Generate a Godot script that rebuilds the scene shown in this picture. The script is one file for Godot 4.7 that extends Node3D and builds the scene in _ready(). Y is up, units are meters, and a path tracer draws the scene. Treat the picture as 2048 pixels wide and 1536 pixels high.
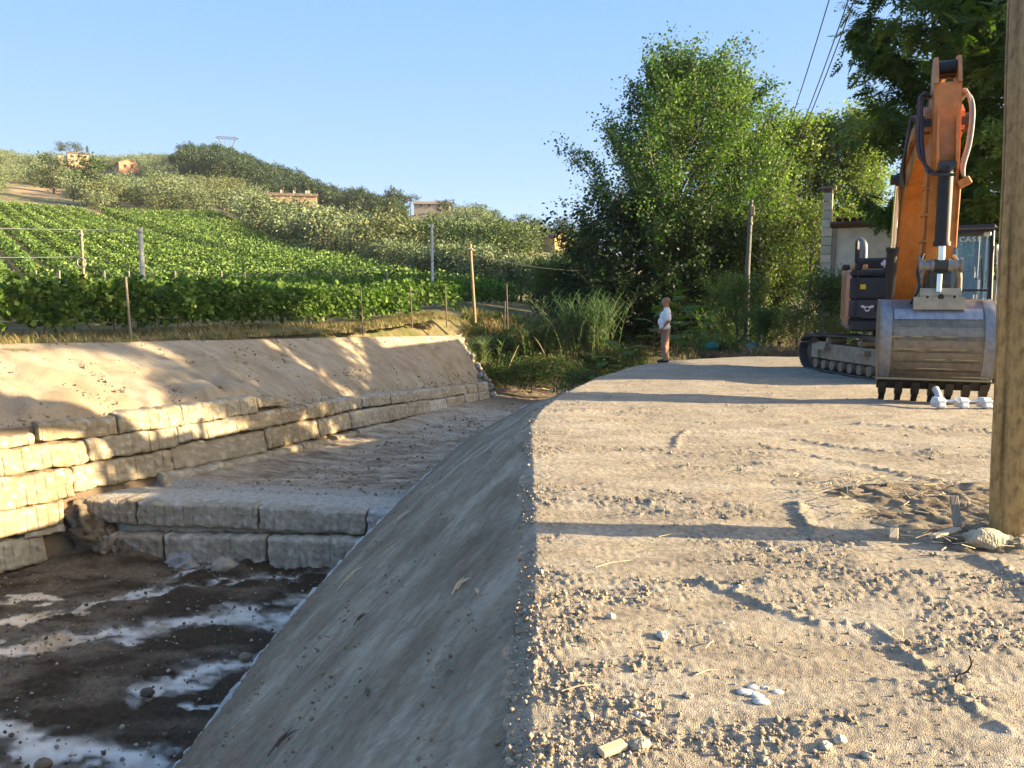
extends Node3D

var R := RandomNumberGenerator.new()
var M := {}
var NA := FastNoiseLite.new()
var NB := FastNoiseLite.new()
var NR := FastNoiseLite.new()
var NC := FastNoiseLite.new()

func _ready() -> void:
	R.seed = 4711
	# ---- camera, sky, sun, exposure
	var cam := Camera3D.new()
	cam.name = "camera"
	cam.fov = 53.1
	cam.near = 0.05
	cam.far = 4000.0
	cam.position = Vector3(0, 1.6, 0)
	cam.rotation_degrees = Vector3(-6.0, 0, 0)
	add_child(cam)
	cam.current = true
	var env := Environment.new()
	env.background_mode = Environment.BG_SKY
	var sky := Sky.new()
	var sm := ProceduralSkyMaterial.new()
	sm.sky_top_color = Color(0.40, 0.615, 0.87)
	sm.sky_horizon_color = Color(0.75, 0.85, 0.92)
	sm.sky_curve = 0.16
	sm.ground_bottom_color = Color(0.34, 0.31, 0.25)
	sm.ground_horizon_color = Color(0.50, 0.52, 0.48)
	sm.sun_angle_max = 100.0
	sm.sun_curve = 0.34
	sm.sky_energy_multiplier = 0.60
	sm.ground_energy_multiplier = 0.5
	sky.sky_material = sm
	env.sky = sky
	env.tonemap_mode = Environment.TONE_MAPPER_LINEAR
	env.tonemap_exposure = 4.6
	env.sdfgi_enabled = true
	env.ssao_enabled = true
	env.ssil_enabled = true
	env.fog_enabled = true
	env.fog_density = 0.00010
	env.fog_light_color = Color(0.93, 0.95, 1.0)
	var we := WorldEnvironment.new()
	we.name = "world_environment"
	we.environment = env
	add_child(we)
	var sun := DirectionalLight3D.new()
	sun.name = "sun"
	sun.light_energy = 1.6
	sun.light_color = Color(1.0, 0.90, 0.73)
	sun.light_angular_distance = 0.55
	sun.shadow_enabled = true
	add_child(sun)
	sun.look_at_from_position(Vector3.ZERO, Vector3(-0.96, -0.262, -0.085), Vector3.UP)

	noises()
	materials()
	build_ground()
	build_banks()
	build_channel()
	build_wall()
	build_weir()
	build_hill_things()
	build_vines()
	build_trees()
	build_house()
	build_poles()
	build_excavator()
	build_person()
	build_plants()
	build_debris()

# ------------------------------------------------------------------ helpers
class MB:
	var v := PackedVector3Array()
	var c := PackedColorArray()
	var uv := PackedVector2Array()
	var ix := PackedInt32Array()
	var col := Color.WHITE
	func p(a: Vector3, t := Vector2.ZERO) -> int:
		v.append(a)
		c.append(col)
		uv.append(t)
		return v.size() - 1
	func tri(a: int, b: int, d: int) -> void:
		ix.append(a)
		ix.append(b)
		ix.append(d)
	func quad(a: int, b: int, d: int, e: int) -> void:
		tri(a, b, d)
		tri(a, d, e)
	func face(q: Array) -> void:   # corners clockwise seen from the front
		var k := []
		for a in q:
			k.append(p(a, Vector2(a.x + a.z, a.y)))
		for i in range(1, k.size() - 1):
			tri(k[0], k[i], k[i + 1])
	func box(tf: Transform3D, s: Vector3, bev := 0.01) -> void:
		var h := s * 0.5
		var b := minf(bev, minf(h.x, minf(h.y, h.z)) * 0.8)
		var i := h - Vector3(b, b, b)
		var ax := [Vector3.RIGHT, Vector3.UP, Vector3.BACK]
		var mid := tf.origin
		var add := func(q: Array) -> void:
			var w := []
			for a in q:
				w.append(tf * (a as Vector3))
			var n: Vector3 = (w[2] - w[0]).cross(w[1] - w[0])
			var cen: Vector3 = (w[0] + w[1] + w[2]) / 3.0
			if n.dot(cen - mid) < 0:
				w.reverse()
			face(w)
		for a in 3:
			var b1 := (a + 1) % 3
			var b2 := (a + 2) % 3
			for sg in [-1.0, 1.0]:
				var o: Vector3 = ax[a] * h[a] * sg
				var e1: Vector3 = ax[b1] * i[b1]
				var e2: Vector3 = ax[b2] * i[b2]
				add.call([o - e1 - e2, o + e1 - e2, o + e1 + e2, o - e1 + e2])
				if b > 0.0005:
					for sg2 in [-1.0, 1.0]:
						var f1: Vector3 = ax[a] * h[a] * sg + ax[b1] * i[b1] * sg2
						var f2: Vector3 = ax[a] * i[a] * sg + ax[b1] * h[b1] * sg2
						add.call([f1 - e2, f1 + e2, f2 + e2, f2 - e2])
		if b > 0.0005:
			for sx in [-1.0, 1.0]:
				for sy in [-1.0, 1.0]:
					for sz in [-1.0, 1.0]:
						add.call([Vector3(h.x * sx, i.y * sy, i.z * sz), Vector3(i.x * sx, h.y * sy, i.z * sz), Vector3(i.x * sx, i.y * sy, h.z * sz)])
	func tube(pts: Array, rad: Array, sides := 8, caps := true) -> void:
		var n := pts.size()
		var prev := Vector3.ZERO
		var first := v.size()
		var side := Vector3.ZERO
		for i in n:
			var d: Vector3 = (pts[mini(i + 1, n - 1)] - pts[maxi(i - 1, 0)])
			d = d.normalized() if d.length() > 1e-9 else Vector3.UP
			if i == 0:
				side = d.cross(Vector3.UP if absf(d.y) < 0.9 else Vector3.RIGHT).normalized()
			else:
				side = (side - d * side.dot(d))
				side = side.normalized() if side.length() > 1e-6 else d.cross(Vector3.RIGHT).normalized()
			var up := side.cross(d)
			var r: float = rad[mini(i, rad.size() - 1)]
			for k in sides:
				var a := TAU * k / sides
				p(pts[i] + (side * cos(a) + up * sin(a)) * r, Vector2(float(k) / sides, float(i)))
		for i in n - 1:
			for k in sides:
				var a := first + i * sides + k
				var b := first + i * sides + (k + 1) % sides
				quad(a, b, b + sides, a + sides)
		if caps:
			for e in [0, n - 1]:
				var q := []
				for k in sides:
					q.append(v[first + e * sides + k])
				if e == 0:
					q.reverse()
				face(q)
	func cyl(a: Vector3, b: Vector3, r: float, sides := 14) -> void:
		tube([a, b], [r], sides)
	func prism(tf: Transform3D, poly: PackedVector2Array, depth: float) -> void:   # outline in local XY, thick along local Z
		var pl := poly
		if Geometry2D.is_polygon_clockwise(pl):
			pl = pl.duplicate()
			pl.reverse()
		var t := Geometry2D.triangulate_polygon(pl)
		var h := Vector3(0, 0, depth * 0.5)
		for k in range(0, t.size(), 3):
			var a := Vector3(pl[t[k]].x, pl[t[k]].y, 0)
			var b := Vector3(pl[t[k + 1]].x, pl[t[k + 1]].y, 0)
			var d := Vector3(pl[t[k + 2]].x, pl[t[k + 2]].y, 0)
			if (b - a).cross(d - a).z < 0:
				var x := b
				b = d
				d = x
			face([tf * (a + h), tf * (d + h), tf * (b + h)])
			face([tf * (a - h), tf * (b - h), tf * (d - h)])
		for i in pl.size():
			var a := Vector3(pl[i].x, pl[i].y, 0)
			var b := Vector3(pl[(i + 1) % pl.size()].x, pl[(i + 1) % pl.size()].y, 0)
			face([tf * (a + h), tf * (b + h), tf * (b - h), tf * (a - h)])
	func ball(tf: Transform3D, rough := 0.0, seed_ := 0, nu := 10, nv := 7, freq := 1.6) -> void:
		var nz := FastNoiseLite.new()
		nz.seed = seed_
		nz.frequency = freq
		var f := v.size()
		for j in nv + 1:
			var th := PI * j / nv
			for i in nu:
				var ph := TAU * i / nu
				var d := Vector3(sin(th) * cos(ph), cos(th), sin(th) * sin(ph))
				p(tf * (d * (1.0 + rough * nz.get_noise_3dv(d))))
		for j in nv:
			for i in nu:
				var a := f + j * nu + i
				var b := f + j * nu + (i + 1) % nu
				quad(a, b, b + nu, a + nu)
	func leaf(o: Vector3, d: Vector3, up: Vector3, l: float, w: float) -> void:
		var s := d.cross(up)
		s = s.normalized() * w * 0.5 if s.length() > 1e-5 else Vector3(w * 0.5, 0, 0)
		var m := o + d * l * 0.45
		var lift := s.cross(d).normalized() * w * 0.12
		var a := p(o)
		p(m + s + lift)
		p(o + d * l)
		p(m - s + lift)
		ix.append_array(PackedInt32Array([a, a + 1, a + 2, a, a + 2, a + 3]))
	func blade(o: Vector3, d: Vector3, bend: Vector3, l: float, w: float, n := 4) -> void:
		var q := o
		var dir := d
		var f := v.size()
		for i in n + 1:
			var t := float(i) / n
			var s := dir.cross(Vector3.UP)
			s = s.normalized() if s.length() > 1e-4 else Vector3.RIGHT
			var ww := w * 0.5 * (1.0 - t * t) + 0.0008
			p(q + s * ww)
			p(q - s * ww)
			q += dir * l / n
			dir = (dir + bend * (1.0 / n)).normalized()
		for i in n:
			quad(f + i * 2, f + i * 2 + 1, f + i * 2 + 3, f + i * 2 + 2)
	func mesh() -> ArrayMesh:
		var n := PackedVector3Array()
		n.resize(v.size())
		for k in range(0, ix.size(), 3):
			var a := ix[k]
			var b := ix[k + 1]
			var d := ix[k + 2]
			var x := (v[d] - v[a]).cross(v[b] - v[a])
			n[a] += x
			n[b] += x
			n[d] += x
		for i in n.size():
			n[i] = n[i].normalized() if n[i].length_squared() > 1e-24 else Vector3.UP
		var arr := []
		arr.resize(Mesh.ARRAY_MAX)
		arr[Mesh.ARRAY_VERTEX] = v
		arr[Mesh.ARRAY_NORMAL] = n
		arr[Mesh.ARRAY_COLOR] = c
		arr[Mesh.ARRAY_TEX_UV] = uv
		arr[Mesh.ARRAY_INDEX] = ix
		var m := ArrayMesh.new()
		m.add_surface_from_arrays(Mesh.PRIMITIVE_TRIANGLES, arr)
		return m

func P(x: float, y: float, d: float) -> Vector3:
	return Vector3(x, y, -d)

func mark(o: Node, label := "", cat := "", group := "", kind := "") -> void:
	if label: o.set_meta("label", label)
	if cat: o.set_meta("category", cat)
	if group: o.set_meta("group", group)
	if kind: o.set_meta("kind", kind)

func put(called: String, m: Mesh, mat: Material, parent: Node = self) -> MeshInstance3D:
	var o := MeshInstance3D.new()
	o.name = called
	o.mesh = m
	o.material_override = null
	for k in m.get_surface_count():
		o.set_surface_override_material(k, mat)
	parent.add_child(o, true)
	return o

func thing(called: String, label: String, cat: String, at := Vector3.ZERO, turn := 0.0, group := "") -> Node3D:
	var o := Node3D.new()
	o.name = called
	add_child(o, true)
	o.position = at
	o.rotation.y = turn
	mark(o, label, cat, group)
	return o

func scatter(called: String, m: Mesh, mat: Material, xf: Array, cols: Array, parent: Node = self) -> MultiMeshInstance3D:
	var mm := MultiMesh.new()
	mm.transform_format = MultiMesh.TRANSFORM_3D
	mm.use_colors = true
	mm.mesh = m
	mm.instance_count = xf.size()
	for i in xf.size():
		mm.set_instance_transform(i, xf[i])
		mm.set_instance_color(i, cols[i % cols.size()])
	var o := MultiMeshInstance3D.new()
	o.name = called
	o.multimesh = mm
	o.material_override = mat
	parent.add_child(o, true)
	return o

func grid(pos: PackedVector3Array, col: PackedColorArray, nr: int, nc: int) -> ArrayMesh:
	var mb := MB.new()
	mb.v = pos
	mb.c = col
	var uv := PackedVector2Array()
	uv.resize(pos.size())
	for i in pos.size():
		uv[i] = Vector2(pos[i].x, pos[i].z)
	mb.uv = uv
	var ix := PackedInt32Array()
	ix.resize((nr - 1) * (nc - 1) * 6)
	var k := 0
	var m := (nr / 2) * nc + nc / 2
	var up := (pos[m + 1] - pos[m]).cross(pos[m + nc] - pos[m]).y > 0.0
	for r in nr - 1:
		for q in nc - 1:
			var a := r * nc + q
			var b := a + 1
			var d := a + nc
			if up:
				ix[k] = a; ix[k + 1] = d; ix[k + 2] = b; ix[k + 3] = b; ix[k + 4] = d; ix[k + 5] = d + 1
			else:
				ix[k] = a; ix[k + 1] = b; ix[k + 2] = d; ix[k + 3] = b; ix[k + 4] = d + 1; ix[k + 5] = d
			k += 6
	mb.ix = ix
	return mb.mesh()

func lerpt(tab: Array, x: float) -> float:   # [[x, y], ...] linear
	if x <= tab[0][0]: return tab[0][1]
	for i in range(1, tab.size()):
		if x <= tab[i][0]:
			return lerpf(tab[i - 1][1], tab[i][1], (x - tab[i - 1][0]) / (tab[i][0] - tab[i - 1][0]))
	return tab[-1][1]

func poly_dist(pts: PackedVector2Array, q: Vector2) -> float:   # signed: positive on the port side of the direction of travel
	var best := 1e9
	var sg := 1.0
	for i in pts.size() - 1:
		var a := pts[i]
		var ab := pts[i + 1] - a
		var t := clampf((q - a).dot(ab) / ab.length_squared(), 0.0, 1.0)
		var dd := q.distance_squared_to(a + ab * t)
		if dd < best:
			best = dd
			sg = 1.0 if ab.cross(q - a) > 0.0 else -1.0
	return sqrt(best) * sg

func inside(poly: PackedVector2Array, x: float, d: float) -> bool:
	return Geometry2D.is_point_in_polygon(Vector2(x, d), poly)

func vary(c: Color, k: float) -> Color:
	var f := 1.0 + R.randf_range(-k, k)
	return Color(c.r * f * (1.0 + R.randf_range(-k, k) * 0.4), c.g * f, c.b * f * (1.0 + R.randf_range(-k, k) * 0.4))

func frame(o: Vector3, z: Vector3, up := Vector3.UP) -> Transform3D:   # local Z along z
	var zz := z.normalized()
	var xx := up.cross(zz)
	xx = xx.normalized() if xx.length() > 1e-4 else Vector3.RIGHT
	return Transform3D(Basis(xx, zz.cross(xx), zz), o)

func rnd_basis(s: Vector3) -> Basis:
	return Basis.from_euler(Vector3(R.randf_range(-PI, PI), R.randf_range(-PI, PI), R.randf_range(-PI, PI))) * Basis.from_scale(s)

# ------------------------------------------------------------------ materials
func noises() -> void:
	NA.seed = 3
	NA.frequency = 1.0
	NA.noise_type = FastNoiseLite.TYPE_SIMPLEX_SMOOTH
	NA.fractal_octaves = 4
	NB.seed = 21
	NB.frequency = 1.0
	NB.noise_type = FastNoiseLite.TYPE_SIMPLEX
	NB.fractal_octaves = 2
	NR.seed = 8
	NR.frequency = 1.0
	NR.fractal_type = FastNoiseLite.FRACTAL_RIDGED
	NR.fractal_octaves = 3
	NC.seed = 5
	NC.frequency = 1.0
	NC.noise_type = FastNoiseLite.TYPE_CELLULAR
	NC.fractal_octaves = 1

func noise_img(n: int, freq: float, oct: int, seed_: int, cell := false, nh := 0) -> Image:
	var z := FastNoiseLite.new()
	z.seed = seed_
	z.frequency = freq
	z.fractal_octaves = oct
	z.noise_type = FastNoiseLite.TYPE_CELLULAR if cell else FastNoiseLite.TYPE_SIMPLEX_SMOOTH
	if cell:
		z.cellular_return_type = FastNoiseLite.RETURN_DISTANCE2_SUB
	return z.get_seamless_image(n, nh if nh else n)

func blend_tex(parts: Array, lo: float, hi: float, tint := Color.WHITE) -> ImageTexture:   # [[image, weight], ...] -> grey ramp lo..hi times tint, linear
	var n: int = parts[0][0].get_width()
	var h: int = parts[0][0].get_height()
	var sum := PackedFloat32Array()
	sum.resize(n * h)
	var tot := 0.0
	for q in parts:
		var im: Image = q[0]
		im.convert(Image.FORMAT_L8)
		var by := im.get_data()
		var w: float = q[1] / 255.0
		for i in n * h:
			sum[i] += by[i] * w
		tot += absf(q[1])
	var lut := PackedByteArray()
	lut.resize(256 * 3)
	for i in 256:
		var g := lerpf(lo, hi, i / 255.0)
		var c := Color(minf(g * tint.r, 1), minf(g * tint.g, 1), minf(g * tint.b, 1)).linear_to_srgb()
		lut[i * 3] = int(c.r * 255)
		lut[i * 3 + 1] = int(c.g * 255)
		lut[i * 3 + 2] = int(c.b * 255)
	var out := PackedByteArray()
	out.resize(n * h * 3)
	for i in n * h:
		var k := clampi(int(sum[i] / tot * 255.0), 0, 255) * 3
		out[i * 3] = lut[k]
		out[i * 3 + 1] = lut[k + 1]
		out[i * 3 + 2] = lut[k + 2]
	return ImageTexture.create_from_image(Image.create_from_data(n, h, false, Image.FORMAT_RGB8, out))

func grey_tex(parts: Array) -> ImageTexture:
	var n: int = parts[0][0].get_width()
	var h: int = parts[0][0].get_height()
	var sum := PackedFloat32Array()
	sum.resize(n * h)
	var tot := 0.0
	for q in parts:
		var im: Image = q[0]
		im.convert(Image.FORMAT_L8)
		var by := im.get_data()
		var w: float = q[1]
		for i in n * h:
			sum[i] += by[i] * w
		tot += absf(q[1])
	var out := PackedByteArray()
	out.resize(n * h)
	for i in n * h:
		out[i] = clampi(int(sum[i] / tot), 0, 255)
	return ImageTexture.create_from_image(Image.create_from_data(n, h, false, Image.FORMAT_L8, out))

func mat(c: Color, rough := 0.9, metal := 0.0, vc := true) -> StandardMaterial3D:   # c is linear
	var m := StandardMaterial3D.new()
	m.albedo_color = c.linear_to_srgb()
	m.roughness = rough
	m.metallic = metal
	m.vertex_color_use_as_albedo = vc
	m.metallic_specular = 0.4
	return m

func textured(m: StandardMaterial3D, alb: Texture2D, hgt: Texture2D, relief: float, scale: float, tri := false) -> StandardMaterial3D:
	m.albedo_texture = alb
	if hgt:
		m.heightmap_enabled = true
		m.heightmap_texture = hgt
		m.heightmap_scale = relief
	m.uv1_scale = Vector3(scale, scale, scale)
	if tri:
		m.uv1_triplanar = true
		m.uv1_world_triplanar = true
	return m

func leafy(c: Color, back: float) -> StandardMaterial3D:
	var m := mat(c, 0.55)
	m.backlight_enabled = true
	m.backlight = Color(back * 0.86, back, back * 0.5)
	m.metallic_specular = 0.35
	return m

func materials() -> void:
	var f5 := noise_img(1024, 0.012, 5, 1)
	var g1 := noise_img(1024, 0.09, 2, 2, true)
	var g2 := noise_img(1024, 0.20, 2, 4)
	var soil_a := blend_tex([[f5, 0.6], [g1, 0.25], [g2, 0.35]], 0.35, 1.25)
	var soil_h := grey_tex([[f5, 0.5], [g1, 0.45], [g2, 0.35]])
	M.soil = textured(mat(Color(1, 1, 1), 0.95), soil_a, soil_h, 3.0, 1.1)
	var soil_b := blend_tex([[f5, 0.7], [g2, 0.5]], 0.66, 1.18)
	M.slope = textured(mat(Color(1, 1, 1), 0.95), soil_b, soil_h, 3.2, 1.1, true)
	M.field = textured(mat(Color(1, 1, 1), 0.95), soil_a, soil_h, 6.0, 0.2)
	M.mud = textured(mat(Color(1, 1, 1), 0.7), soil_a, soil_h, 3.0, 0.6)
	M.mud.metallic_specular = 0.25
	M.water = mat(Color(0.66, 0.63, 0.57), 0.26)
	M.water.transparency = BaseMaterial3D.TRANSPARENCY_ALPHA
	M.water.metallic_specular = 0.6
	M.water.heightmap_enabled = true
	M.water.heightmap_texture = soil_h
	M.water.heightmap_scale = 0.5
	M.water.uv1_scale = Vector3(0.5, 0.5, 0.5)
	M.water.vertex_color_use_as_albedo = true
	M.stone = textured(mat(Color(1, 1, 1), 0.92), blend_tex([[noise_img(512, 0.015, 5, 9), 0.7], [noise_img(512, 0.1, 3, 10), 0.3]], 0.45, 1.3), grey_tex([[noise_img(512, 0.02, 5, 11), 0.6], [noise_img(512, 0.14, 3, 12), 0.4]]), 4.0, 0.8, true)
	M.clod = mat(Color(1, 1, 1), 0.95)
	# wood of the poles: long streaks
	var w1 := noise_img(512, 0.03, 4, 31, false, 64)
	w1.resize(512, 1024, Image.INTERPOLATE_CUBIC)
	var w2 := noise_img(512, 0.10, 3, 32, false, 128)
	w2.resize(512, 1024, Image.INTERPOLATE_CUBIC)
	var w3 := noise_img(512, 0.008, 3, 33)
	w3.resize(512, 1024)
	M.wood = textured(mat(Color(1, 1, 1), 0.85), blend_tex([[w1, 0.5], [w2, 0.3], [w3, 0.4]], 0.15, 1.6), grey_tex([[w1, 0.5], [w2, 0.5]]), 0.8, 1.0)
	M.wood.uv1_scale = Vector3(2, 0.35, 1)
	M.bark = mat(Color(1, 1, 1), 0.95)
	M.concrete = textured(mat(Color(1, 1, 1), 0.9), blend_tex([[noise_img(256, 0.03, 4, 41), 1.0]], 0.6, 1.2), null, 0, 0.7, true)
	M.plaster = textured(mat(Color(1, 1, 1), 0.9), blend_tex([[noise_img(256, 0.02, 5, 42), 1.0]], 0.75, 1.1), null, 0, 0.35, true)
	var dirt := blend_tex([[noise_img(512, 0.012, 5, 51), 0.7], [noise_img(512, 0.09, 3, 52), 0.3]], 0.45, 1.25)
	M.paint = textured(mat(Color(1, 1, 1), 0.42), dirt, null, 0, 0.8, true)
	M.paint.metallic_specular = 0.5
	M.black = textured(mat(Color(1, 1, 1), 0.5), dirt, null, 0, 0.8, true)
	M.rubber = mat(Color(1, 1, 1), 0.6)
	M.steel = textured(mat(Color(1, 1, 1), 0.45, 0.5), dirt, null, 0, 1.3, true)
	M.chrome = mat(Color(0.75, 0.74, 0.72), 0.16, 1.0, false)
	M.glass = StandardMaterial3D.new()
	M.glass.albedo_color = Color(0.35, 0.55, 0.62, 0.18)
	M.glass.transparency = BaseMaterial3D.TRANSPARENCY_ALPHA
	M.glass.roughness = 0.05
	M.glass.metallic_specular = 0.7
	M.print = mat(Color(1, 1, 1), 0.6)
	M.leaf = leafy(Color(1, 1, 1), 0.9)
	M.leaf_far = leafy(Color(1, 1, 1), 0.5)
	M.dry = leafy(Color(1, 1, 1), 0.5)
	M.skin = mat(Color(1, 1, 1), 0.55)
	M.skin.subsurf_scatter_enabled = true
	M.skin.subsurf_scatter_strength = 0.1
	M.cloth = mat(Color(1, 1, 1), 0.9)
	M.cloth.rim_enabled = true
	M.cloth.rim = 0.3
# ------------------------------------------------------------------ terrain
# heights of the land by bearing (sideways / ahead), each a list of [ahead, height]
var LAND := [
	[-1.3, [[20, 0.6], [60, 2.5], [140, 20], [300, 55], [400, 74], [520, 76], [900, 40]]],
	[-0.67, [[20, 0.55], [32, 0.85], [60, 2.35], [140, 18.6], [210, 31], [300, 50.5], [400, 73], [470, 77], [900, 50]]],
	[-0.54, [[20, 0.5], [32, 0.8], [60, 2.35], [145, 17.6], [220, 30], [300, 46.6], [380, 65.5], [440, 77], [520, 76], [900, 45]]],
	[-0.373, [[20, 0.5], [35, 0.8], [60, 2.3], [150, 16.8], [220, 29], [300, 45], [420, 74], [520, 70], [900, 40]]],
	[-0.28, [[20, 0.45], [35, 0.7], [60, 2.3], [100, 7.2], [150, 13.7], [200, 17.5], [245, 23.5], [277, 31.9], [330, 43], [390, 55], [480, 57], [900, 40]]],
	[-0.2, [[20, 0.4], [35, 0.6], [60, 2.3], [85, 5.2], [150, 10.5], [215, 17.5], [250, 26], [300, 35], [400, 37], [900, 30]]],
	[-0.1, [[20, 0.2], [40, 1.2], [65, 2.4], [100, 4.2], [150, 8.2], [220, 15.5], [250, 23], [330, 40.2], [420, 40], [900, 30]]],
	[-0.05, [[20, 0.1], [40, 0.9], [60, 2.1], [100, 4.5], [150, 10], [300, 31], [400, 31], [900, 25]]],
	[0.05, [[20, 0.0], [40, 0.4], [60, 1.2], [100, 3], [220, 15.6], [260, 22], [400, 22], [900, 20]]],
	[0.18, [[20, -0.1], [40, 0.0], [60, 0.5], [150, 4], [250, 14], [400, 16], [900, 14]]],
	[0.4, [[20, -0.1], [40, 0.0], [80, 0.5], [200, 4], [400, 10], [900, 10]]],
	[1.0, [[20, -0.1], [40, 0.0], [80, 0.5], [200, 4], [400, 8], [900, 8]]]]
var WALL_PATH := PackedVector2Array([Vector2(-23.0, -2.5), Vector2(-18.0, 4.6), Vector2(-13.2, 11.5), Vector2(-11.8, 13.5), Vector2(-10.4, 15.4), Vector2(-9.0, 17.0), Vector2(-7.4, 19.2), Vector2(-5.9, 22.0), Vector2(-4.7, 25.8), Vector2(-3.4, 29.4), Vector2(-1.65, 33.5), Vector2(0.3, 37.0), Vector2(2.8, 38.6), Vector2(6.5, 40.0), Vector2(12.0, 41.5), Vector2(30.0, 43.0)])
var WALL_S := PackedFloat32Array()   # distance along the wall; zero at its third point
var CREST := [[-6.0, -0.1], [2.5, -0.04], [5.0, 0.06], [10.0, 0.14], [12.0, 0.42], [15.0, 1.23], [17.0, 1.95], [19.2, 2.83], [21.35, 4.25], [22.7, 6.2], [23.5, 9.0]]
var EDGE := [[-6.0, -2.45], [5.2, -2.42], [8.0, -2.35], [10.5, -2.13], [13.0, -1.85], [17.1, -1.38], [20.5, -0.6], [24.8, 0.45], [29.0, 2.4]]
var CREEK_SIDE := PackedVector2Array([Vector2(-0.1, -10), Vector2(-0.04, 2.5), Vector2(0.14, 10), Vector2(1.23, 15), Vector2(2.83, 19.2), Vector2(4.25, 21.35), Vector2(6.2, 23.2), Vector2(9.0, 25.5), Vector2(14.0, 29.0), Vector2(30.0, 33.0)])

func crest_x(d: float) -> float:
	return lerpt(CREST, d)

func land(x: float, d: float) -> float:
	var t := x / maxf(d, 4.0)
	var l := log(maxf(d, 5.0))
	var i := 0
	while i < LAND.size() - 2 and t > LAND[i + 1][0]:
		i += 1
	var k := clampf((t - LAND[i][0]) / (LAND[i + 1][0] - LAND[i][0]), 0.0, 1.0)
	var h := [0.0, 0.0]
	for q in 2:
		var tab: Array = LAND[i + q][1]
		h[q] = tab[0][1]
		if d >= tab[-1][0]:
			h[q] = tab[-1][1]
		elif d > tab[0][0]:
			for j in range(1, tab.size()):
				if d <= tab[j][0]:
					h[q] = lerpf(tab[j - 1][1], tab[j][1], (d - tab[j - 1][0]) / (tab[j][0] - tab[j - 1][0]))
					break
	var y: float = lerpf(h[0], h[1], k)
	if d > 180.0:
		for h2 in [[-78.0, 279.0, 15.0, 2.7], [-208.0, 378.0, 15.0, 2.4], [-172.0, 352.0, 12.0, 1.7], [-34.0, 335.0, 16.0, 0.3], [12.2, 208.0, 9.0, 1.5]]:
			y += h2[3] * exp(-(pow(x - h2[0], 2.0) + pow(d - h2[1], 2.0)) / (h2[2] * h2[2]))
	if d > 70.0:
		y += NA.get_noise_2d(x * 0.012, d * 0.012) * minf((d - 70.0) * 0.02, 2.2)
	return y

func ground_y(x: float, d: float) -> float:
	var y := land(x, d)
	if d < 55.0 and x > -26.0 and x < 32.0:
		var q := Vector2(x, d)
		var out := poly_dist(WALL_PATH, q)          # positive: on the field side of the wall
		var road := -poly_dist(CREEK_SIDE, q)       # positive: on the road side
		if road > 0.0:
			return minf(y, -0.25 + smoothstep(23.0, 25.5, d) * 0.2)
		if out > 0.0:
			var steep := smoothstep(32.0, 36.0, d)
			return minf(y - 0.05, lerpf(-4.5 + out * 1.45, -2.95 + out * 0.98, steep))
		var natural := smoothstep(33.0, 36.0, d) if x > -2.0 else 0.0
		return maxf(lerpf(-5.0, -2.95, natural), -0.3 + road * 1.2 if d > 24.0 else -6.0)
	return y

var BARE := [PackedVector2Array([Vector2(-146, 225), Vector2(-159, 250), Vector2(-163, 272), Vector2(-149, 268), Vector2(-132, 240), Vector2(-119, 212), Vector2(-120, 196), Vector2(-132, 205)]),
	PackedVector2Array([Vector2(-66, 154), Vector2(-110, 160), Vector2(-110, 166), Vector2(-66, 161), Vector2(-48, 158), Vector2(-48, 154)]),
	PackedVector2Array([Vector2(-178, 366), Vector2(-160, 366), Vector2(-150, 352), Vector2(-186, 352)])]

func build_ground() -> void:
	WALL_S.resize(WALL_PATH.size())
	for i in range(1, WALL_PATH.size()):
		WALL_S[i] = WALL_S[i - 1] + WALL_PATH[i].distance_to(WALL_PATH[i - 1])
	var zero := WALL_S[2]
	for i in WALL_S.size():
		WALL_S[i] -= zero
	var pos := PackedVector3Array()
	var col := PackedColorArray()
	var na := 360
	var ds := []
	var d := 5.0
	while d < 1500.0:
		ds.append(d)
		d *= 1.021 if d < 60.0 else 1.026
	for dd in ds:
		for i in na + 1:
			var a := deg_to_rad(-82.0 + 164.0 * i / na)
			var x: float = dd * sin(a)
			var z: float = dd * cos(a)
			var y := ground_y(x, z)
			if dd < 60.0:
				y += NA.get_noise_2d(x * 0.6, z * 0.6) * 0.05
			pos.append(P(x, y, z))
			var n := NA.get_noise_2d(x * 0.03, z * 0.03)
			var n2 := NB.get_noise_2d(x * 0.3, z * 0.3)
			var c := Color(0.20, 0.175, 0.085)
			if dd < 62.0:
				c = Color(0.23, 0.19, 0.10).lerp(Color(0.13, 0.135, 0.05), clampf(0.5 + n2, 0, 1))
				if y < -0.4: c = Color(0.13, 0.10, 0.065).lerp(Color(0.075, 0.07, 0.03), clampf(0.4 + n2, 0, 1))
			else:
				c = c.lerp(Color(0.16, 0.165, 0.07), clampf(0.5 + n * 1.5, 0, 1)).lerp(Color(0.33, 0.27, 0.14), clampf(n2 * 0.9 - n * 0.6, 0, 0.7))
				for b in BARE:
					if inside(b, x + n2 * 3.0, z + n * 6.0):
						c = Color(0.40, 0.285, 0.15)
			col.append(c)
	var o := put("ground", grid(pos, col, ds.size(), na + 1), M.field)
	mark(o, "grassy fields and hillside of dry olive groves rising beyond the channel", "terrain", "", "structure")

# ------------------------------------------------------------------ road, banks
var RIDGES := []

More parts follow.
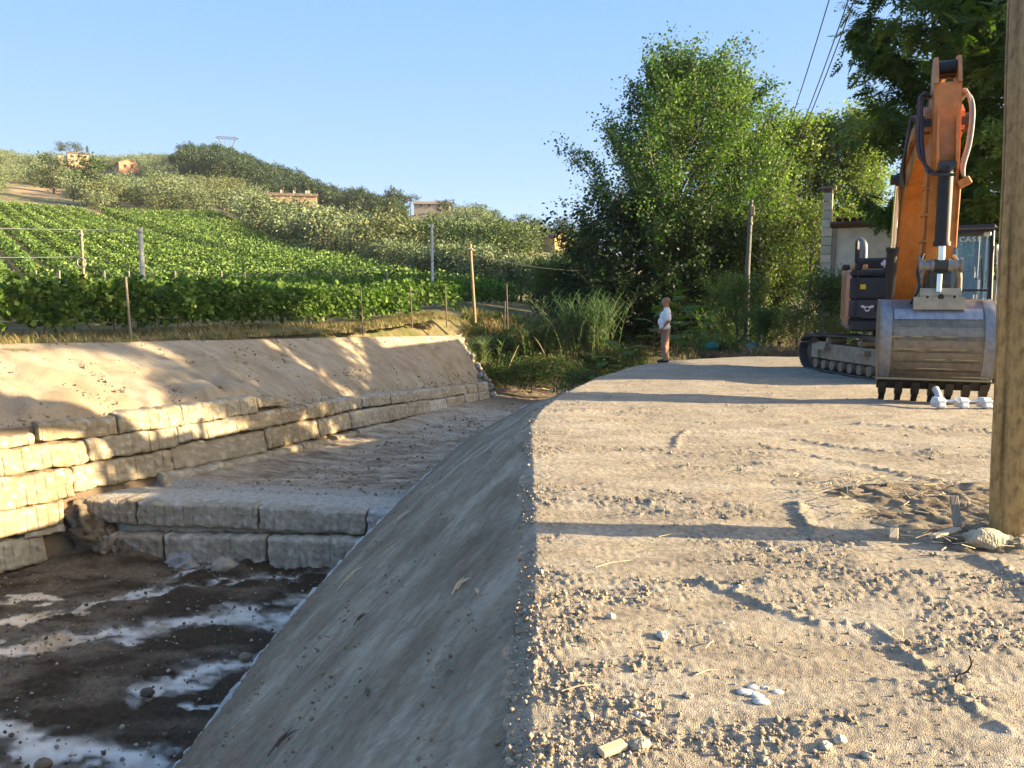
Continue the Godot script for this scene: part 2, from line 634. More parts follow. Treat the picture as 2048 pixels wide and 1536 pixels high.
func ridge_set() -> void:
	for q in [[[1.10, 4.32, 1.14, 4.24, 1.26, 4.09, 1.39, 3.85, 1.54, 3.70, 1.78, 3.67, 1.83, 3.52], 0.038, 0.045], [[1.79, 3.42, 1.84, 3.24], 0.03, 0.04], [[3.39, 8.92, 3.77, 8.45, 4.13, 8.16, 4.57, 8.08], 0.042, 0.10],
		[[2.88, 8.45, 3.21, 7.89, 3.56, 7.4, 3.84, 6.77, 4.17, 6.58], 0.036, 0.11], [[4.6, 10.04, 4.98, 9.76, 5.95, 9.45], 0.05, 0.12], [[1.81, 3.05, 1.83, 2.85, 1.84, 2.71], 0.025, 0.04],
		[[1.95, 3.10, 1.71, 3.08, 1.57, 3.13], 0.018, 0.045], [[2.93, 4.67, 2.97, 4.58, 2.97, 4.28, 2.9, 4.0], 0.05, 0.08], [[1.82, 8.45, 2.0, 9.1, 2.21, 9.56], 0.03, 0.05], [[2.26, 5.99, 2.17, 5.57, 2.12, 5.25], 0.045, 0.08],
		[[1.0, 9.6, 2.0, 9.4, 3.1, 9.7], 0.025, 0.12], [[1.2, 7.6, 2.0, 7.4, 2.6, 7.55], 0.02, 0.10], [[0.3, 4.3, 0.9, 4.2, 1.5, 4.3], 0.015, 0.12], [[0.3, 11.4, 0.9, 11.3, 1.6, 11.6], 0.03, 0.12], [[0.5, 6.1, 0.8, 6.2, 1.1, 6.05], 0.02, 0.12]]:
		var pts := PackedVector2Array()
		for i in range(0, q[0].size(), 2):
			pts.append(Vector2(q[0][i], q[0][i + 1]))
		RIDGES.append([pts, q[1], q[2]])

func rough_mask(x: float, d: float) -> float:   # 1 where loose clods lie
	var n := NA.get_noise_2d(x * 0.45 + 7.0, d * 0.95) + 0.55 * NB.get_noise_2d(x * 1.3, d * 2.6)
	n += 0.28 * smoothstep(6.5, 3.0, d) + 0.5 * smoothstep(0.55, 0.0, x - crest_x(d)) * smoothstep(14.0, 8.0, d)
	return clampf(n * 1.7 - 0.02, 0.0, 1.0)

func road_y(x: float, d: float) -> float:
	var rm := rough_mask(x, d)
	var y := NA.get_noise_2d(x * 0.35, d * 0.5) * 0.035 + NA.get_noise_2d(x * 1.1, d * 3.2) * 0.014
	y += rm * (NB.get_noise_2d(x * 9.0, d * 9.0) * 0.006 + maxf(0.0, NB.get_noise_2d(x * 4.0, d * 5.0)) * 0.009)
	if d < 13.0:
		y += rm * NB.get_noise_2d(x * 24.0, d * 24.0) * 0.009 + NB.get_noise_2d(x * 16.0 + 9.0, d * 21.0) * 0.0025
		for r in RIDGES:
			var q := Vector2(x, d)
			if absf(q.x - r[0][0].x) < 2.6 and absf(q.y - r[0][0].y) < 2.4:
				var k: float = absf(poly_dist(r[0], q)) / r[2]
				if k < 1.6:
					y += r[1] * 0.75 * exp(-k * k * 2.2) * (0.75 + 0.6 * NB.get_noise_2d(x * 14.0, d * 14.0))
	# grader marks: faint furrows across the track
	y += NR.get_noise_2d(x * 0.25, d * 5.5) * 0.005
	# cleat prints of the crawler
	var tp := smoothstep(1.0, 0.7, absf(x - 2.5) / 0.38) * smoothstep(1.0, 0.6, absf(d - 5.58) / 0.42)
	if tp > 0.0:
		y += tp * sin((d + 0.06 * sin(x * 5.0)) * TAU / 0.085) * 0.011
	return y

func build_banks() -> void:
	ridge_set()
	var ds := []
	var d := -5.0
	while d < 2.0:
		ds.append(d)
		d += 0.35
	d = 2.0
	while d < 23.9:
		ds.append(d)
		d += d * 0.0062
	var ks := []
	for i in 330:
		ks.append(pow(i / 329.0, 1.15) * 1.05)
	for k in [1.15, 1.3, 1.6, 2.0, 3.0, 5.0]:
		ks.append(k)
	var pos := PackedVector3Array()
	var col := PackedColorArray()
	for dd in ds:
		for k in ks:
			var x: float = crest_x(dd) + maxf(dd, 2.5) * k
			var cx := x
			if k == 0.0:
				x += NB.get_noise_2d(dd * 2.2, 3.0) * 0.06
			var y := road_y(cx, dd)
			y -= 0.05 * smoothstep(0.12, 0.0, cx - crest_x(dd))
			y -= 0.35 * smoothstep(23.2, 23.9, dd)
			pos.append(P(x, y, dd))
			var n := NA.get_noise_2d(cx * 0.5, dd * 1.6)
			var n2 := NB.get_noise_2d(cx * 2.0, dd * 5.0)
			var c := Color(0.45, 0.385, 0.29).lerp(Color(0.53, 0.475, 0.385), clampf(n * 1.2 + n2 * 0.5, 0, 1)).lerp(Color(0.33, 0.27, 0.195), clampf(-n * 0.9 - n2 * 0.5, 0, 0.8))
			c = c.lerp(Color(0.39, 0.33, 0.245), rough_mask(cx, dd) * 0.6)
			if dd > 19.0: c = c.lerp(Color(0.33, 0.30, 0.25), clampf((dd - 19.0) / 3.0, 0, 1) * 0.7)  # greyer towards its end: tree shade painted into the track colour
			col.append(c)
	var o := put("dirt_road", grid(pos, col, ds.size(), ks.size()), M.soil)
	mark(o, "wide graded dirt track of pale clay with loose clods and furrows", "road", "", "structure")
	# the near slope down into the channel
	pos = PackedVector3Array()
	col = PackedColorArray()
	var rows := ds.filter(func(q): return q >= 2.0 or true)
	var nv := 92
	for dd in rows:
		var cx := crest_x(dd)
		var de: float = lerpt([[-6, -6], [2.5, 2.6], [10, 10.6], [15, 17.1], [19.2, 22.5], [21.35, 25.5], [23.5, 29.0]], dd)
		var ex := lerpt(EDGE, de)
		for j in nv + 1:
			var t := float(j) / nv
			var x := lerpf(cx, ex, t)
			var z := lerpf(dd, de, t)
			var y := -1.72 * t - 0.05 * smoothstep(0.25, 0.0, t)
			if j == 0:
				x = cx + NB.get_noise_2d(dd * 2.2, 3.0) * 0.06
				y = road_y(cx, dd) - 0.05
				y -= 0.35 * smoothstep(23.2, 23.9, dd)
			else:
				var s: float = dd + t * 0.9
				var band := smoothstep(0.0, 0.12, t)
				x += NB.get_noise_2d(dd * 2.2, 3.0) * 0.06 * (1.0 - band)
				y += road_y(cx, dd) * (1.0 - band) if t < 0.12 else 0.0
				y += band * (NA.get_noise_2d(s * 0.35, t * 3.0) * 0.04 + NB.get_noise_2d((t * 3.2 + s * 0.4) * 5.0, s * 0.9) * 0.007 + NB.get_noise_2d((t * 3.2 + s * 0.4) * 13.0, s * 2.4) * 0.004 + NB.get_noise_2d(x * 11.0, z * 11.0) * 0.007 + maxf(0.0, NB.get_noise_2d(x * 3.0, z * 3.0) - 0.3) * NB.get_noise_2d(x * 22.0, z * 22.0) * 0.03)
				if t > 0.84: y += (NB.get_noise_2d(x * 7.0, z * 7.0)) * 0.025 + 0.03 * sin((t - 0.84) / 0.16 * PI)
			pos.append(P(x, y, z))
			var s2: float = dd + t * 1.1
			var pc: float = t * 3.2 + dd * 0.4
			var n := NA.get_noise_2d(pc * 1.3, dd * 0.55) * 0.9 + NA.get_noise_2d(x * 1.1, z * 0.9) * 0.6
			var n2 := NB.get_noise_2d(pc * 6.0, dd * 1.3 + 4.0) * 0.5 + NB.get_noise_2d(pc * 15.0, dd * 3.5) * 0.35 + NB.get_noise_2d(x * 15.0, z * 15.0) * 0.4
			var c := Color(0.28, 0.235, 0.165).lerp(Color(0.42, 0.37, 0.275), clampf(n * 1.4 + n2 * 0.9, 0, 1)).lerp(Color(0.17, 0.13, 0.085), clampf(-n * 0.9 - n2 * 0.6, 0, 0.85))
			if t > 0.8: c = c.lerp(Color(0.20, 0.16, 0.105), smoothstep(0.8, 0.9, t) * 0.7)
			col.append(c)
		# down behind the edge stones
		pos.append(P(ex - 0.02, -1.85, de))
		col.append(Color(0.3, 0.27, 0.22))
		pos.append(P(ex - 0.05, -4.4, de))
		col.append(Color(0.25, 0.22, 0.18))
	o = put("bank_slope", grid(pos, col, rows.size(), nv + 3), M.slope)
	mark(o, "smoothed shaded clay slope falling from the dirt track into the channel", "bank", "", "structure")
	# the far bank above the stone wall
	pos = PackedVector3Array()
	col = PackedColorArray()
	var ns := 330
	for i in ns + 1:
		var s := -24.0 + 50.6 * i / ns
		var f := wall_at(s)
		var w := lerpt([[-20, 3.6], [5, 3.4], [11.5, 2.9], [18, 2.4], [25, 1.5], [27, 1.3]], s)
		var yt := lerpt([[11.0, -1.0], [13.0, -1.45], [15.0, -1.48], [18.0, -1.66], [21, -1.82], [26, -2.0]], s)
		var yc := lerpt([[-20, 0.7], [5, 0.62], [11.5, 0.52], [18, 0.35], [25.5, 0.14]], s)
		for j in 78:
			var off := 0.0
			var y := 0.0
			var t := 0.0
			if j < 14:      # soil behind the blocks
				y = lerpf(-4.4, yt - 0.03, j / 13.0)
				off = 0.21 + (y + 2.7) * 0.2 + 0.03 * NB.get_noise_2d(s * 3.0, y * 3.0)
			elif j < 66:
				t = (j - 14) / 51.0
				var o0 := 0.2 + (yt + 2.7) * 0.2
				off = lerpf(o0 + 0.12, o0 + w, t)
				y = lerpf(yt, yc, t) + sin(t * PI) * 0.07
				y += sin(t * PI) * (NA.get_noise_2d(s * 1.2 + t * 1.0, t * 1.4) * 0.12 + NR.get_noise_2d(s * 2.2 + t * 2.0, t * 0.8) * 0.05) + NB.get_noise_2d(s * 5.0, t * 9.0) * 0.016
				if s > 2.0 and s < 12.0: y += 0.22 * smoothstep(0.0, 0.08, t) * smoothstep(0.4, 0.08, t) * (0.6 + NB.get_noise_2d(s * 1.1, 2.0))
			else:
				var q := (j - 65) / 12.0
				off = 0.2 + (yt + 2.7) * 0.2 + w + q * 2.0
				y = yc - q * q * 0.12 + NB.get_noise_2d(s * 2.0, q * 3.0) * 0.02
				if j == 77: y -= 0.8
			var pt: Vector2 = f[0] + f[1] * off
			pos.append(P(pt.x, y, pt.y))
			var n := NA.get_noise_2d(s * 0.8 + t * 1.2, t * 1.5)
			var n2 := NB.get_noise_2d(s * 2.4 + t * 3.0, t * 3.0)
			var c := Color(0.36, 0.295, 0.205).lerp(Color(0.43, 0.375, 0.285), clampf(n + n2 * 0.6, 0, 1)).lerp(Color(0.27, 0.20, 0.13), clampf(-n * 0.8 - n2 * 0.7, 0, 0.8))
			if s < 8.0: c = c.lerp(Color(0.44, 0.31, 0.18), 0.4 * smoothstep(0.75, 0.2, t))
			if j < 14: c = Color(0.19, 0.145, 0.095)
			if j > 66: c = Color(0.28, 0.225, 0.12)
			col.append(c)
	o = put("far_bank", grid(pos, col, ns + 1, 78), M.slope)
	mark(o, "smooth sunlit earth bank above the stone block wall", "bank", "", "structure")

func wall_at(s: float) -> Array:   # [point, outward normal]
	var i := 0
	while i < WALL_S.size() - 2 and s > WALL_S[i + 1]:
		i += 1
	var a := WALL_PATH[i]
	var b := WALL_PATH[i + 1]
	var k := (s - WALL_S[i]) / (WALL_S[i + 1] - WALL_S[i])
	var t := (b - a).normalized()
	# soften the direction between segments
	var i2 := mini(i + 1, WALL_PATH.size() - 2) if k > 0.5 else maxi(i - 1, 0)
	var t2 := (WALL_PATH[i2 + 1] - WALL_PATH[i2]).normalized()
	t = t.lerp((t + t2).normalized(), absf(k - 0.5) * 2.0 if k >= 0.0 and k <= 1.0 else 0.0).normalized()
	return [a + (b - a) * k, Vector2(-t.y, t.x)]

# ------------------------------------------------------------------ channel bed
func build_channel() -> void:
	var streams := [[[-6.74, 15.62, -6.95, 14.9, -7.2, 14.05, -8.1, 13.3, -9.6, 12.6], 0.17], [[-3.2, 15.3, -4.72, 15.15, -6.0, 14.85, -7.1, 14.3], 0.13], [[-2.6, 13.35, -4.05, 12.95, -5.1, 13.25, -6.2, 12.65, -7.3, 12.2, -8.6, 11.6, -10.5, 10.9], 0.36],
		[[-3.0, 11.6, -4.4, 11.3, -5.2, 10.6], 0.32], [[-3.2, 10.2, -4.3, 10.1], 0.16], [[-4.4, 8.75, -5.2, 9.0, -5.9, 9.15, -6.9, 9.6, -8.5, 10.0], 0.28], [[-5.6, 8.9, -6.2, 8.2, -7.4, 7.2], 0.30], [[-4.2, 14.0, -3.0, 13.9], 0.22], [[-8.6, 13.9, -9.6, 14.0], 0.12]]
	var lines := []
	for q in streams:
		var pts := PackedVector2Array()
		for i in range(0, q[0].size(), 2):
			pts.append(Vector2(q[0][i], q[0][i + 1]))
		lines.append([pts, q[1]])
	var pos := PackedVector3Array()
	var col := PackedColorArray()
	var wcol := PackedColorArray()
	var wpos := PackedVector3Array()
	var nx := 270
	var nd := 300
	for j in nd + 1:
		var d := 2.0 + 15.2 * j / nd
		for i in nx + 1:
			var x := -14.5 + 12.9 * i / nx
			var q := Vector2(x, d)
			var wet := 0.0
			var warp := Vector2(NB.get_noise_2d(x * 1.2, d * 1.2), NB.get_noise_2d(x * 1.2 + 50.0, d * 1.2)) * 0.28
			for l in lines:
				var k: float = absf(poly_dist(l[0], q + warp)) / l[1]
				wet = maxf(wet, exp(-k * k * 0.8))
			var y := 0.045 + NA.get_noise_2d(x * 0.8, d * 1.6) * 0.055 + NB.get_noise_2d(x * 4.0, d * 6.0) * 0.02 + NB.get_noise_2d(x * 9.0, d * 14.0) * 0.014 + NB.get_noise_2d(x * 24.0, d * 30.0) * 0.007
			y -= wet * 0.115
			# mud heaped against the foot of the walls
			y += 0.22 * smoothstep(1.2, 0.1, 16.55 - d - (x + 9.6) * 0.16) * smoothstep(-6.9, -8.5, x)
			y += 0.10 * smoothstep(0.7, 0.0, 15.6 - d) * smoothstep(-6.3, -6.0, x) * (0.5 + NB.get_noise_2d(x * 2.0, 1.0))
			pos.append(P(x, -3.95 + y, d))
			var n := NA.get_noise_2d(x * 0.5 + 3.0, d * 1.1)
			var c := Color(0.064, 0.044, 0.026).lerp(Color(0.20, 0.15, 0.098), clampf(n * 1.6 - 0.15 + 0.75 * smoothstep(-5.0, -8.0, x), 0, 1))
			c = c.lerp(Color(0.30, 0.27, 0.225), clampf(wet * 2.0 - 0.35 + NB.get_noise_2d(x * 1.5, d * 4.0) * 0.4, 0, 1) * 0.75)
			col.append(c)
			if j % 2 == 0 and i % 2 == 0:
				wpos.append(P(x, -3.945, d))
				var m := clampf(0.55 + NA.get_noise_2d(x * 0.7, d * 1.3) * 1.5 + NB.get_noise_2d(x * 2.0, d * 6.0) * 0.5, 0, 1)
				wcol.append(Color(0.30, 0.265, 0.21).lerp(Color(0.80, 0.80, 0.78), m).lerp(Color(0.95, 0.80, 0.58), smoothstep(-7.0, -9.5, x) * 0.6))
				wcol[-1].a = smoothstep(-0.004, 0.045, -0.005 - y) * 0.97
	var o := put("muddy_channel_bed", grid(pos, col, nd + 1, nx + 1), M.mud)
	mark(o, "dark wet mud of the channel bed below the stone step", "channel bed", "", "structure")
	o = put("water", grid(wpos, wcol, nd / 2 + 1, nx / 2 + 1), M.water)
	mark(o, "milky shallow water winding through the mud below the step", "water", "", "structure")
	# upper bed
	pos = PackedVector3Array()
	col = PackedColorArray()
	nx = 190
	nd = 250
	for j in nd + 1:
		var d := 15.7 + 23.5 * pow(j / float(nd), 1.15)
		for i in nx + 1:
			var x := -10.5 + 16.5 * i / nx
			var q := Vector2(x, d)
			var y := -2.72 - 0.006 * (d - 16.0) + NA.get_noise_2d(x * 0.8, d * 2.4) * 0.05 + NB.get_noise_2d(x * 3.0, d * 8.0) * 0.028 + NB.get_noise_2d(x * 9.0, d * 12.0) * 0.014
			var fw := -poly_dist(WALL_PATH, q)
			if d > 18.0: y += 0.16 * smoothstep(1.3, 0.0, fw)
			if d < 16.6 - (x + 9.7) * 0.162 + 0.35: y = -4.7
			if d > 34.5: y += smoothstep(34.5, 38.0, d) * 0.5
			pos.append(P(x, y, d))
			var n := NA.get_noise_2d(x * 0.45, d * 1.4)
			var n2 := NB.get_noise_2d(x * 1.4, d * 4.5)
			var c := Color(0.44, 0.34, 0.23).lerp(Color(0.62, 0.53, 0.40), clampf(n * 1.3 + n2 * 0.8 + smoothstep(22.0, 29.0, d) * 0.5, 0, 1)).lerp(Color(0.14, 0.105, 0.07), clampf(-n - n2 * 0.6 - smoothstep(24.0, 28.0, d) * 0.5, 0, 0.8))
			c = c.lerp(Color(0.50, 0.465, 0.39), smoothstep(1.9, 1.1, d - 15.9 - (-2.5 - x) * 0.16))
			if d > 31.0: c = c.lerp(Color(0.22, 0.165, 0.11), smoothstep(31.0, 34.0, d) * 0.8)  # far end darkened: shade painted into the floor colour
			col.append(c)
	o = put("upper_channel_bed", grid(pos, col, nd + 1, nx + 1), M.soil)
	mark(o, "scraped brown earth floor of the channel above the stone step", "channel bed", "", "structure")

# ------------------------------------------------------------------ stone blocks
func block_mesh(corners: Array, seed_: int, grooves: bool, tone: Color) -> ArrayMesh:
	# corners: front face tl, tr, br, bl and the inward direction's depth vector as last entry
	var tl: Vector3 = corners[0]
	var tr: Vector3 = corners[1]
	var br: Vector3 = corners[2]
	var bl: Vector3 = corners[3]
	var dep: Vector3 = corners[4]
	var nv := 10
	var lw := tl.distance_to(tr)
	var step := 0.20 + 0.035 * sin(seed_ * 7.1)
	var us := [0.0, 0.008, 0.02, 0.05, 0.10, 0.9, 0.95, 0.98, 0.992, 1.0]
	for i in range(1, 14):
		us.append(0.1 + 0.8 * i / 14.0)
	if grooves:
		var g0 := (0.5 * step - fposmod(0.05 * seed_, step))
		while g0 < lw:
			for e in [-0.026, -0.011, 0.0, 0.011, 0.026]:
				if g0 + e > 0.05 and g0 + e < lw - 0.05: us.append((g0 + e) / lw)
			g0 += step
	us.sort()
	var nu := us.size() - 1
	var mb := MB.new()
	var out := -dep.normalized()
	var l := tl.distance_to(tr)
	var h := (tl.distance_to(bl) + tr.distance_to(br)) * 0.5
	var first := mb.v.size()
	# a closed box: rows run from the back of the top, over the front, to the back of the bottom
	var rows := nv + 3 + 4
	for j in rows + 1:
		var back := 0.0
		var v := 0.0
		if j < 3:
			back = (3 - j) / 3.0
		elif j > nv + 3:
			back = (j - nv - 3) / 4.0
			v = 1.0
		else:
			v = (j - 3) / float(nv)
		for i in nu + 1:
			var u: float = us[i]
			var q := tl.lerp(tr, u).lerp(bl.lerp(br, u), v)
			var eu := minf(u, 1.0 - u) * l
			var ev := minf(v, 1.0 - v) * h
			var round_ := 0.0
			var groove := 0.0
			var rr := 0.045
			if back == 0.0:
				var e := minf(eu, rr) / rr
				var f := minf(ev, rr) / rr
				round_ = (1.0 - sqrt(maxf(0.0, 1.0 - (1.0 - e) * (1.0 - e)))) + (1.0 - sqrt(maxf(0.0, 1.0 - (1.0 - f) * (1.0 - f))))
			var n := NA.get_noise_3d(q.x * 1.3 + seed_, q.y * 1.3, q.z * 1.3)
			var n2 := NB.get_noise_3d(q.x * 5.0 + seed_, q.y * 5.0, q.z * 5.0)
			var disp := n * 0.028 + n2 * 0.014 - round_ * 0.035
			if grooves and back == 0.0:
				var g := fposmod(u * l + 0.05 * seed_, step) / step
				groove = exp(-pow((g - 0.5) * step / 0.014, 2.0)) * smoothstep(-0.35, 0.3, NA.get_noise_2d(floorf(u * l / step) * 3.3 + seed_, v * 0.8))
				disp -= 0.026 * groove
			q += out * disp + dep * back
			# uneven outline
			var up := (tl - bl).normalized()
			var al := (tr - tl).normalized()
			q += up * NB.get_noise_2d(u * l * 2.2 + seed_ * 3.0, v * 2.0) * 0.035 * (1.0 if ev < 0.15 else 0.3)
			q += al * NB.get_noise_2d(v * h * 3.0 + seed_ * 5.0, u * 2.0) * 0.035 * (1.0 if eu < 0.15 else 0.2)
			mb.col = (tone * (1.0 + 0.25 * n + 0.2 * n2)).lerp(Color(0.22, 0.16, 0.10), clampf(0.22 * groove + 0.8 * NA.get_noise_3d(q.x * 0.9, q.y * 2.0 + 5.0, q.z * 0.9) - 0.15 + 0.35 * back, 0, 0.75))
			if n2 > 0.38: mb.col = mb.col.lerp(Color(0.55, 0.52, 0.46), 0.5)
			mb.col.a = 1.0
			mb.p(q)
	var w := nu + 1
	for j in rows:
		for i in nu:
			var a := first + j * w + i
			mb.quad(a, a + 1, a + w + 1, a + w)
	for e in [0, nu]:
		var cen := Vector3.ZERO
		for j in rows + 1:
			cen += mb.v[first + j * w + e]
		mb.col = tone * 0.9
		mb.col.a = 1.0
		var k := mb.p(cen / (rows + 1))
		for j in rows:
			var a: int = first + j * w + e
			if e == 0: mb.tri(k, a, a + w)
			else: mb.tri(k, a + w, a)
	return mb.mesh()

func wall_pt(s: float, y: float, off := 0.0) -> Vector3:
	var f := wall_at(s)
	var q: Vector2 = f[0] + f[1] * (off + (y + 2.7) * 0.2)
	return P(q.x, y, q.y)

func build_wall() -> void:
	# start and end along the wall, top at both, bottom at both
	var blocks := [
		[5.62, 7.24, -1.00, -1.05, -1.31, -1.38], [7.28, 8.82, -0.97, -0.93, -1.36, -1.38], [8.86, 11.16, -0.93, -0.94, -1.37, -1.34], [11.26, 12.28, -1.02, -1.06, -1.22, -1.26], [4.2, 5.50, -1.18, -1.20, -1.38, -1.37], [2.9, 4.15, -1.05, -1.12, -1.38, -1.38],
		[4.62, 6.50, -1.42, -1.50, -1.93, -1.91], [6.56, 8.62, -1.45, -1.42, -1.87, -1.85], [8.66, 10.33, -1.42, -1.40, -1.76, -1.78], [10.37, 11.96, -1.40, -1.38, -1.76, -1.77], [12.00, 13.16, -1.41, -1.45, -1.77, -1.77], [13.22, 14.71, -1.43, -1.46, -1.79, -1.86],
		[14.75, 16.42, -1.46, -1.53, -1.82, -1.87], [16.47, 18.32, -1.57, -1.63, -1.85, -1.98], [18.37, 19.48, -1.66, -1.72, -1.98, -2.05], [19.52, 20.60, -1.72, -1.77, -2.07, -2.10], [20.64, 22.32, -1.77, -1.84, -2.12, -2.22], [22.36, 23.56, -1.84, -1.90, -2.23, -2.25],
		[23.60, 24.64, -1.93, -1.97, -2.26, -2.30], [24.68, 25.52, -2.00, -2.02, -2.31, -2.35], [25.57, 26.44, -2.00, -1.98, -2.36, -2.30], [2.4, 4.58, -1.42, -1.44, -1.92, -1.92],
		[4.10, 6.13, -2.00, -2.03, -2.62, -2.59], [6.18, 8.45, -2.00, -1.95, -2.50, -2.45], [8.49, 11.34, -1.87, -1.88, -2.42, -2.45], [11.41, 13.60, -1.83, -1.90, -2.36, -2.40], [13.64, 15.42, -1.92, -1.95, -2.36, -2.41], [15.49, 17.40, -1.94, -2.02, -2.43, -2.52],
		[17.44, 19.33, -2.05, -2.10, -2.54, -2.57], [19.38, 21.26, -2.09, -2.20, -2.57, -2.70], [21.30, 22.68, -2.24, -2.30, -2.71, -2.75], [22.74, 24.28, -2.30, -2.37, -2.75, -2.83], [24.33, 25.49, -2.34, -2.35, -2.77, -2.80], [25.53, 26.40, -2.37, -2.35, -2.80, -2.80], [2.0, 4.05, -1.98, -2.00, -2.60, -2.60],
		[8.08, 9.52, -2.46, -2.50, -2.92, -2.95], [9.56, 10.02, -2.47, -2.50, -2.92, -2.92], [10.06, 12.55, -2.50, -2.48, -2.95, -2.95], [12.60, 13.96, -2.44, -2.55, -2.90, -2.90], [14.30, 15.40, -2.50, -2.55, -2.90, -2.90], [15.66, 17.68, -2.52, -2.60, -2.95, -3.0],
		[3.6, 5.86, -2.66, -2.66, -3.20, -3.10], [1.6, 3.55, -2.66, -2.66, -3.20, -3.20], [4.0, 5.45, -3.24, -3.28, -3.86, -3.80], [1.9, 3.95, -3.26, -3.26, -3.86, -3.86], [5.1, 5.85, -3.14, -3.13, -3.24, -3.26]]
	for q in [[2.85, -1.02, -1.37], [2.35, -1.43, -1.92], [1.95, -2.0, -2.60], [1.55, -2.66, -3.20], [1.85, -3.26, -3.86]]:
		var s0: float = q[0]
		var kk := 0
		while s0 > -7.0:
			var l := 1.7 + 0.5 * sin(kk * 2.3 + q[1] * 5.0)
			blocks.append([s0 - l, s0 - 0.05, q[1], q[1], q[2], q[2]])
			s0 -= l
			kk += 1
	var wall := thing("stone_retaining_wall", "stepped wall of big rough sandstone blocks along the far side of the channel", "wall")
	wall.set_meta("kind", "structure")
	for i in blocks.size():
		var b: Array = blocks[i]
		var f := wall_at((b[0] + b[1]) * 0.5)
		var dep := P(f[1].x, 0.05, f[1].y) * 0.5
		var jog := 0.05 * sin(i * 5.3)
		b = [b[0] - 0.02, b[1] + 0.02, b[2] + 0.025, b[3] + 0.025, b[4] - 0.025, b[5] - 0.025]
		if i >= 35 and i < 41: jog -= 0.12
		var tone := Color(0.37, 0.285, 0.165).lerp(Color(0.40, 0.345, 0.245), fposmod(i * 0.37, 1.0))
		if i == 10: tone = Color(0.36, 0.27, 0.17)
		if b[1] > 16.0: tone = tone.lerp(Color(0.42, 0.395, 0.33), 0.5)
		if i == 30: tone = Color(0.56, 0.54, 0.49)
		var cs := [wall_pt(b[0], b[2], jog), wall_pt(b[1], b[3], jog), wall_pt(b[1], b[5], jog), wall_pt(b[0], b[4], jog), dep]
		put("stone_block", block_mesh(cs, i + 1, b[1] - b[0] > 1.1 and i % 7 != 3 and i < 46, tone), M.stone, wall)
	# the row of stones that holds the foot of the near slope
	var near := thing("stone_edging", "row of pale stones peeping out along the foot of the shaded clay slope", "stone edging")
	near.set_meta("kind", "structure")
	var d := 4.3
	var k := 0
	while d < 27.0:
		var l := R.randf_range(0.9, 1.7)
		var p0 := P(lerpt(EDGE, d) - 0.06, -1.70 + R.randf_range(-0.05, 0.0), d)
		var p1 := P(lerpt(EDGE, d + l) - 0.06, -1.70 + R.randf_range(-0.05, 0.0), d + l)
		var dn := Vector3(0, -0.55, 0)
		# seen from the channel: far end first
		put("stone_block", block_mesh([p1, p0, p0 + dn, p1 + dn, Vector3(0.45, 0, 0)], 60 + k, false, Color(0.44, 0.43, 0.40)), M.stone, near)
		for row in 3:
			var dy := Vector3(0, -0.6 * (row + 1), 0)
			put("stone_block", block_mesh([p1 + dy, p0 + dy, p0 + dn + dy, p1 + dn + dy, Vector3(0.45, 0, 0)], 80 + k * 3 + row, true, Color(0.42, 0.39, 0.32)), M.stone, near)
		d += l + 0.05
		k += 1
	# broken rubble line where the smoothed bank ends
	var rub := thing("rubble_edge", "crooked line of broken rocks climbing the end of the earth bank", "rocks")
	for i in 34:
		var t := i / 33.0
		var f := wall_at(26.7 + 0.25 * sin(i * 2.1))
		var q: Vector2 = f[0] + f[1] * lerpf(0.0, 1.9, t)
		var y := lerpf(-2.75, 0.02, pow(t, 0.85)) + R.randf_range(-0.05, 0.08)
		var mb := MB.new()
		mb.col = vary(Color(0.40, 0.37, 0.32), 0.3)
		mb.ball(Transform3D(rnd_basis(Vector3(0.19, 0.13, 0.16) * R.randf_range(0.6, 1.25)), P(q.x + R.randf_range(-0.15, 0.15), y, q.y + R.randf_range(-0.15, 0.15))), 0.6, i, 9, 6, 1.4)
		put("rock", mb.mesh(), M.stone, rub)

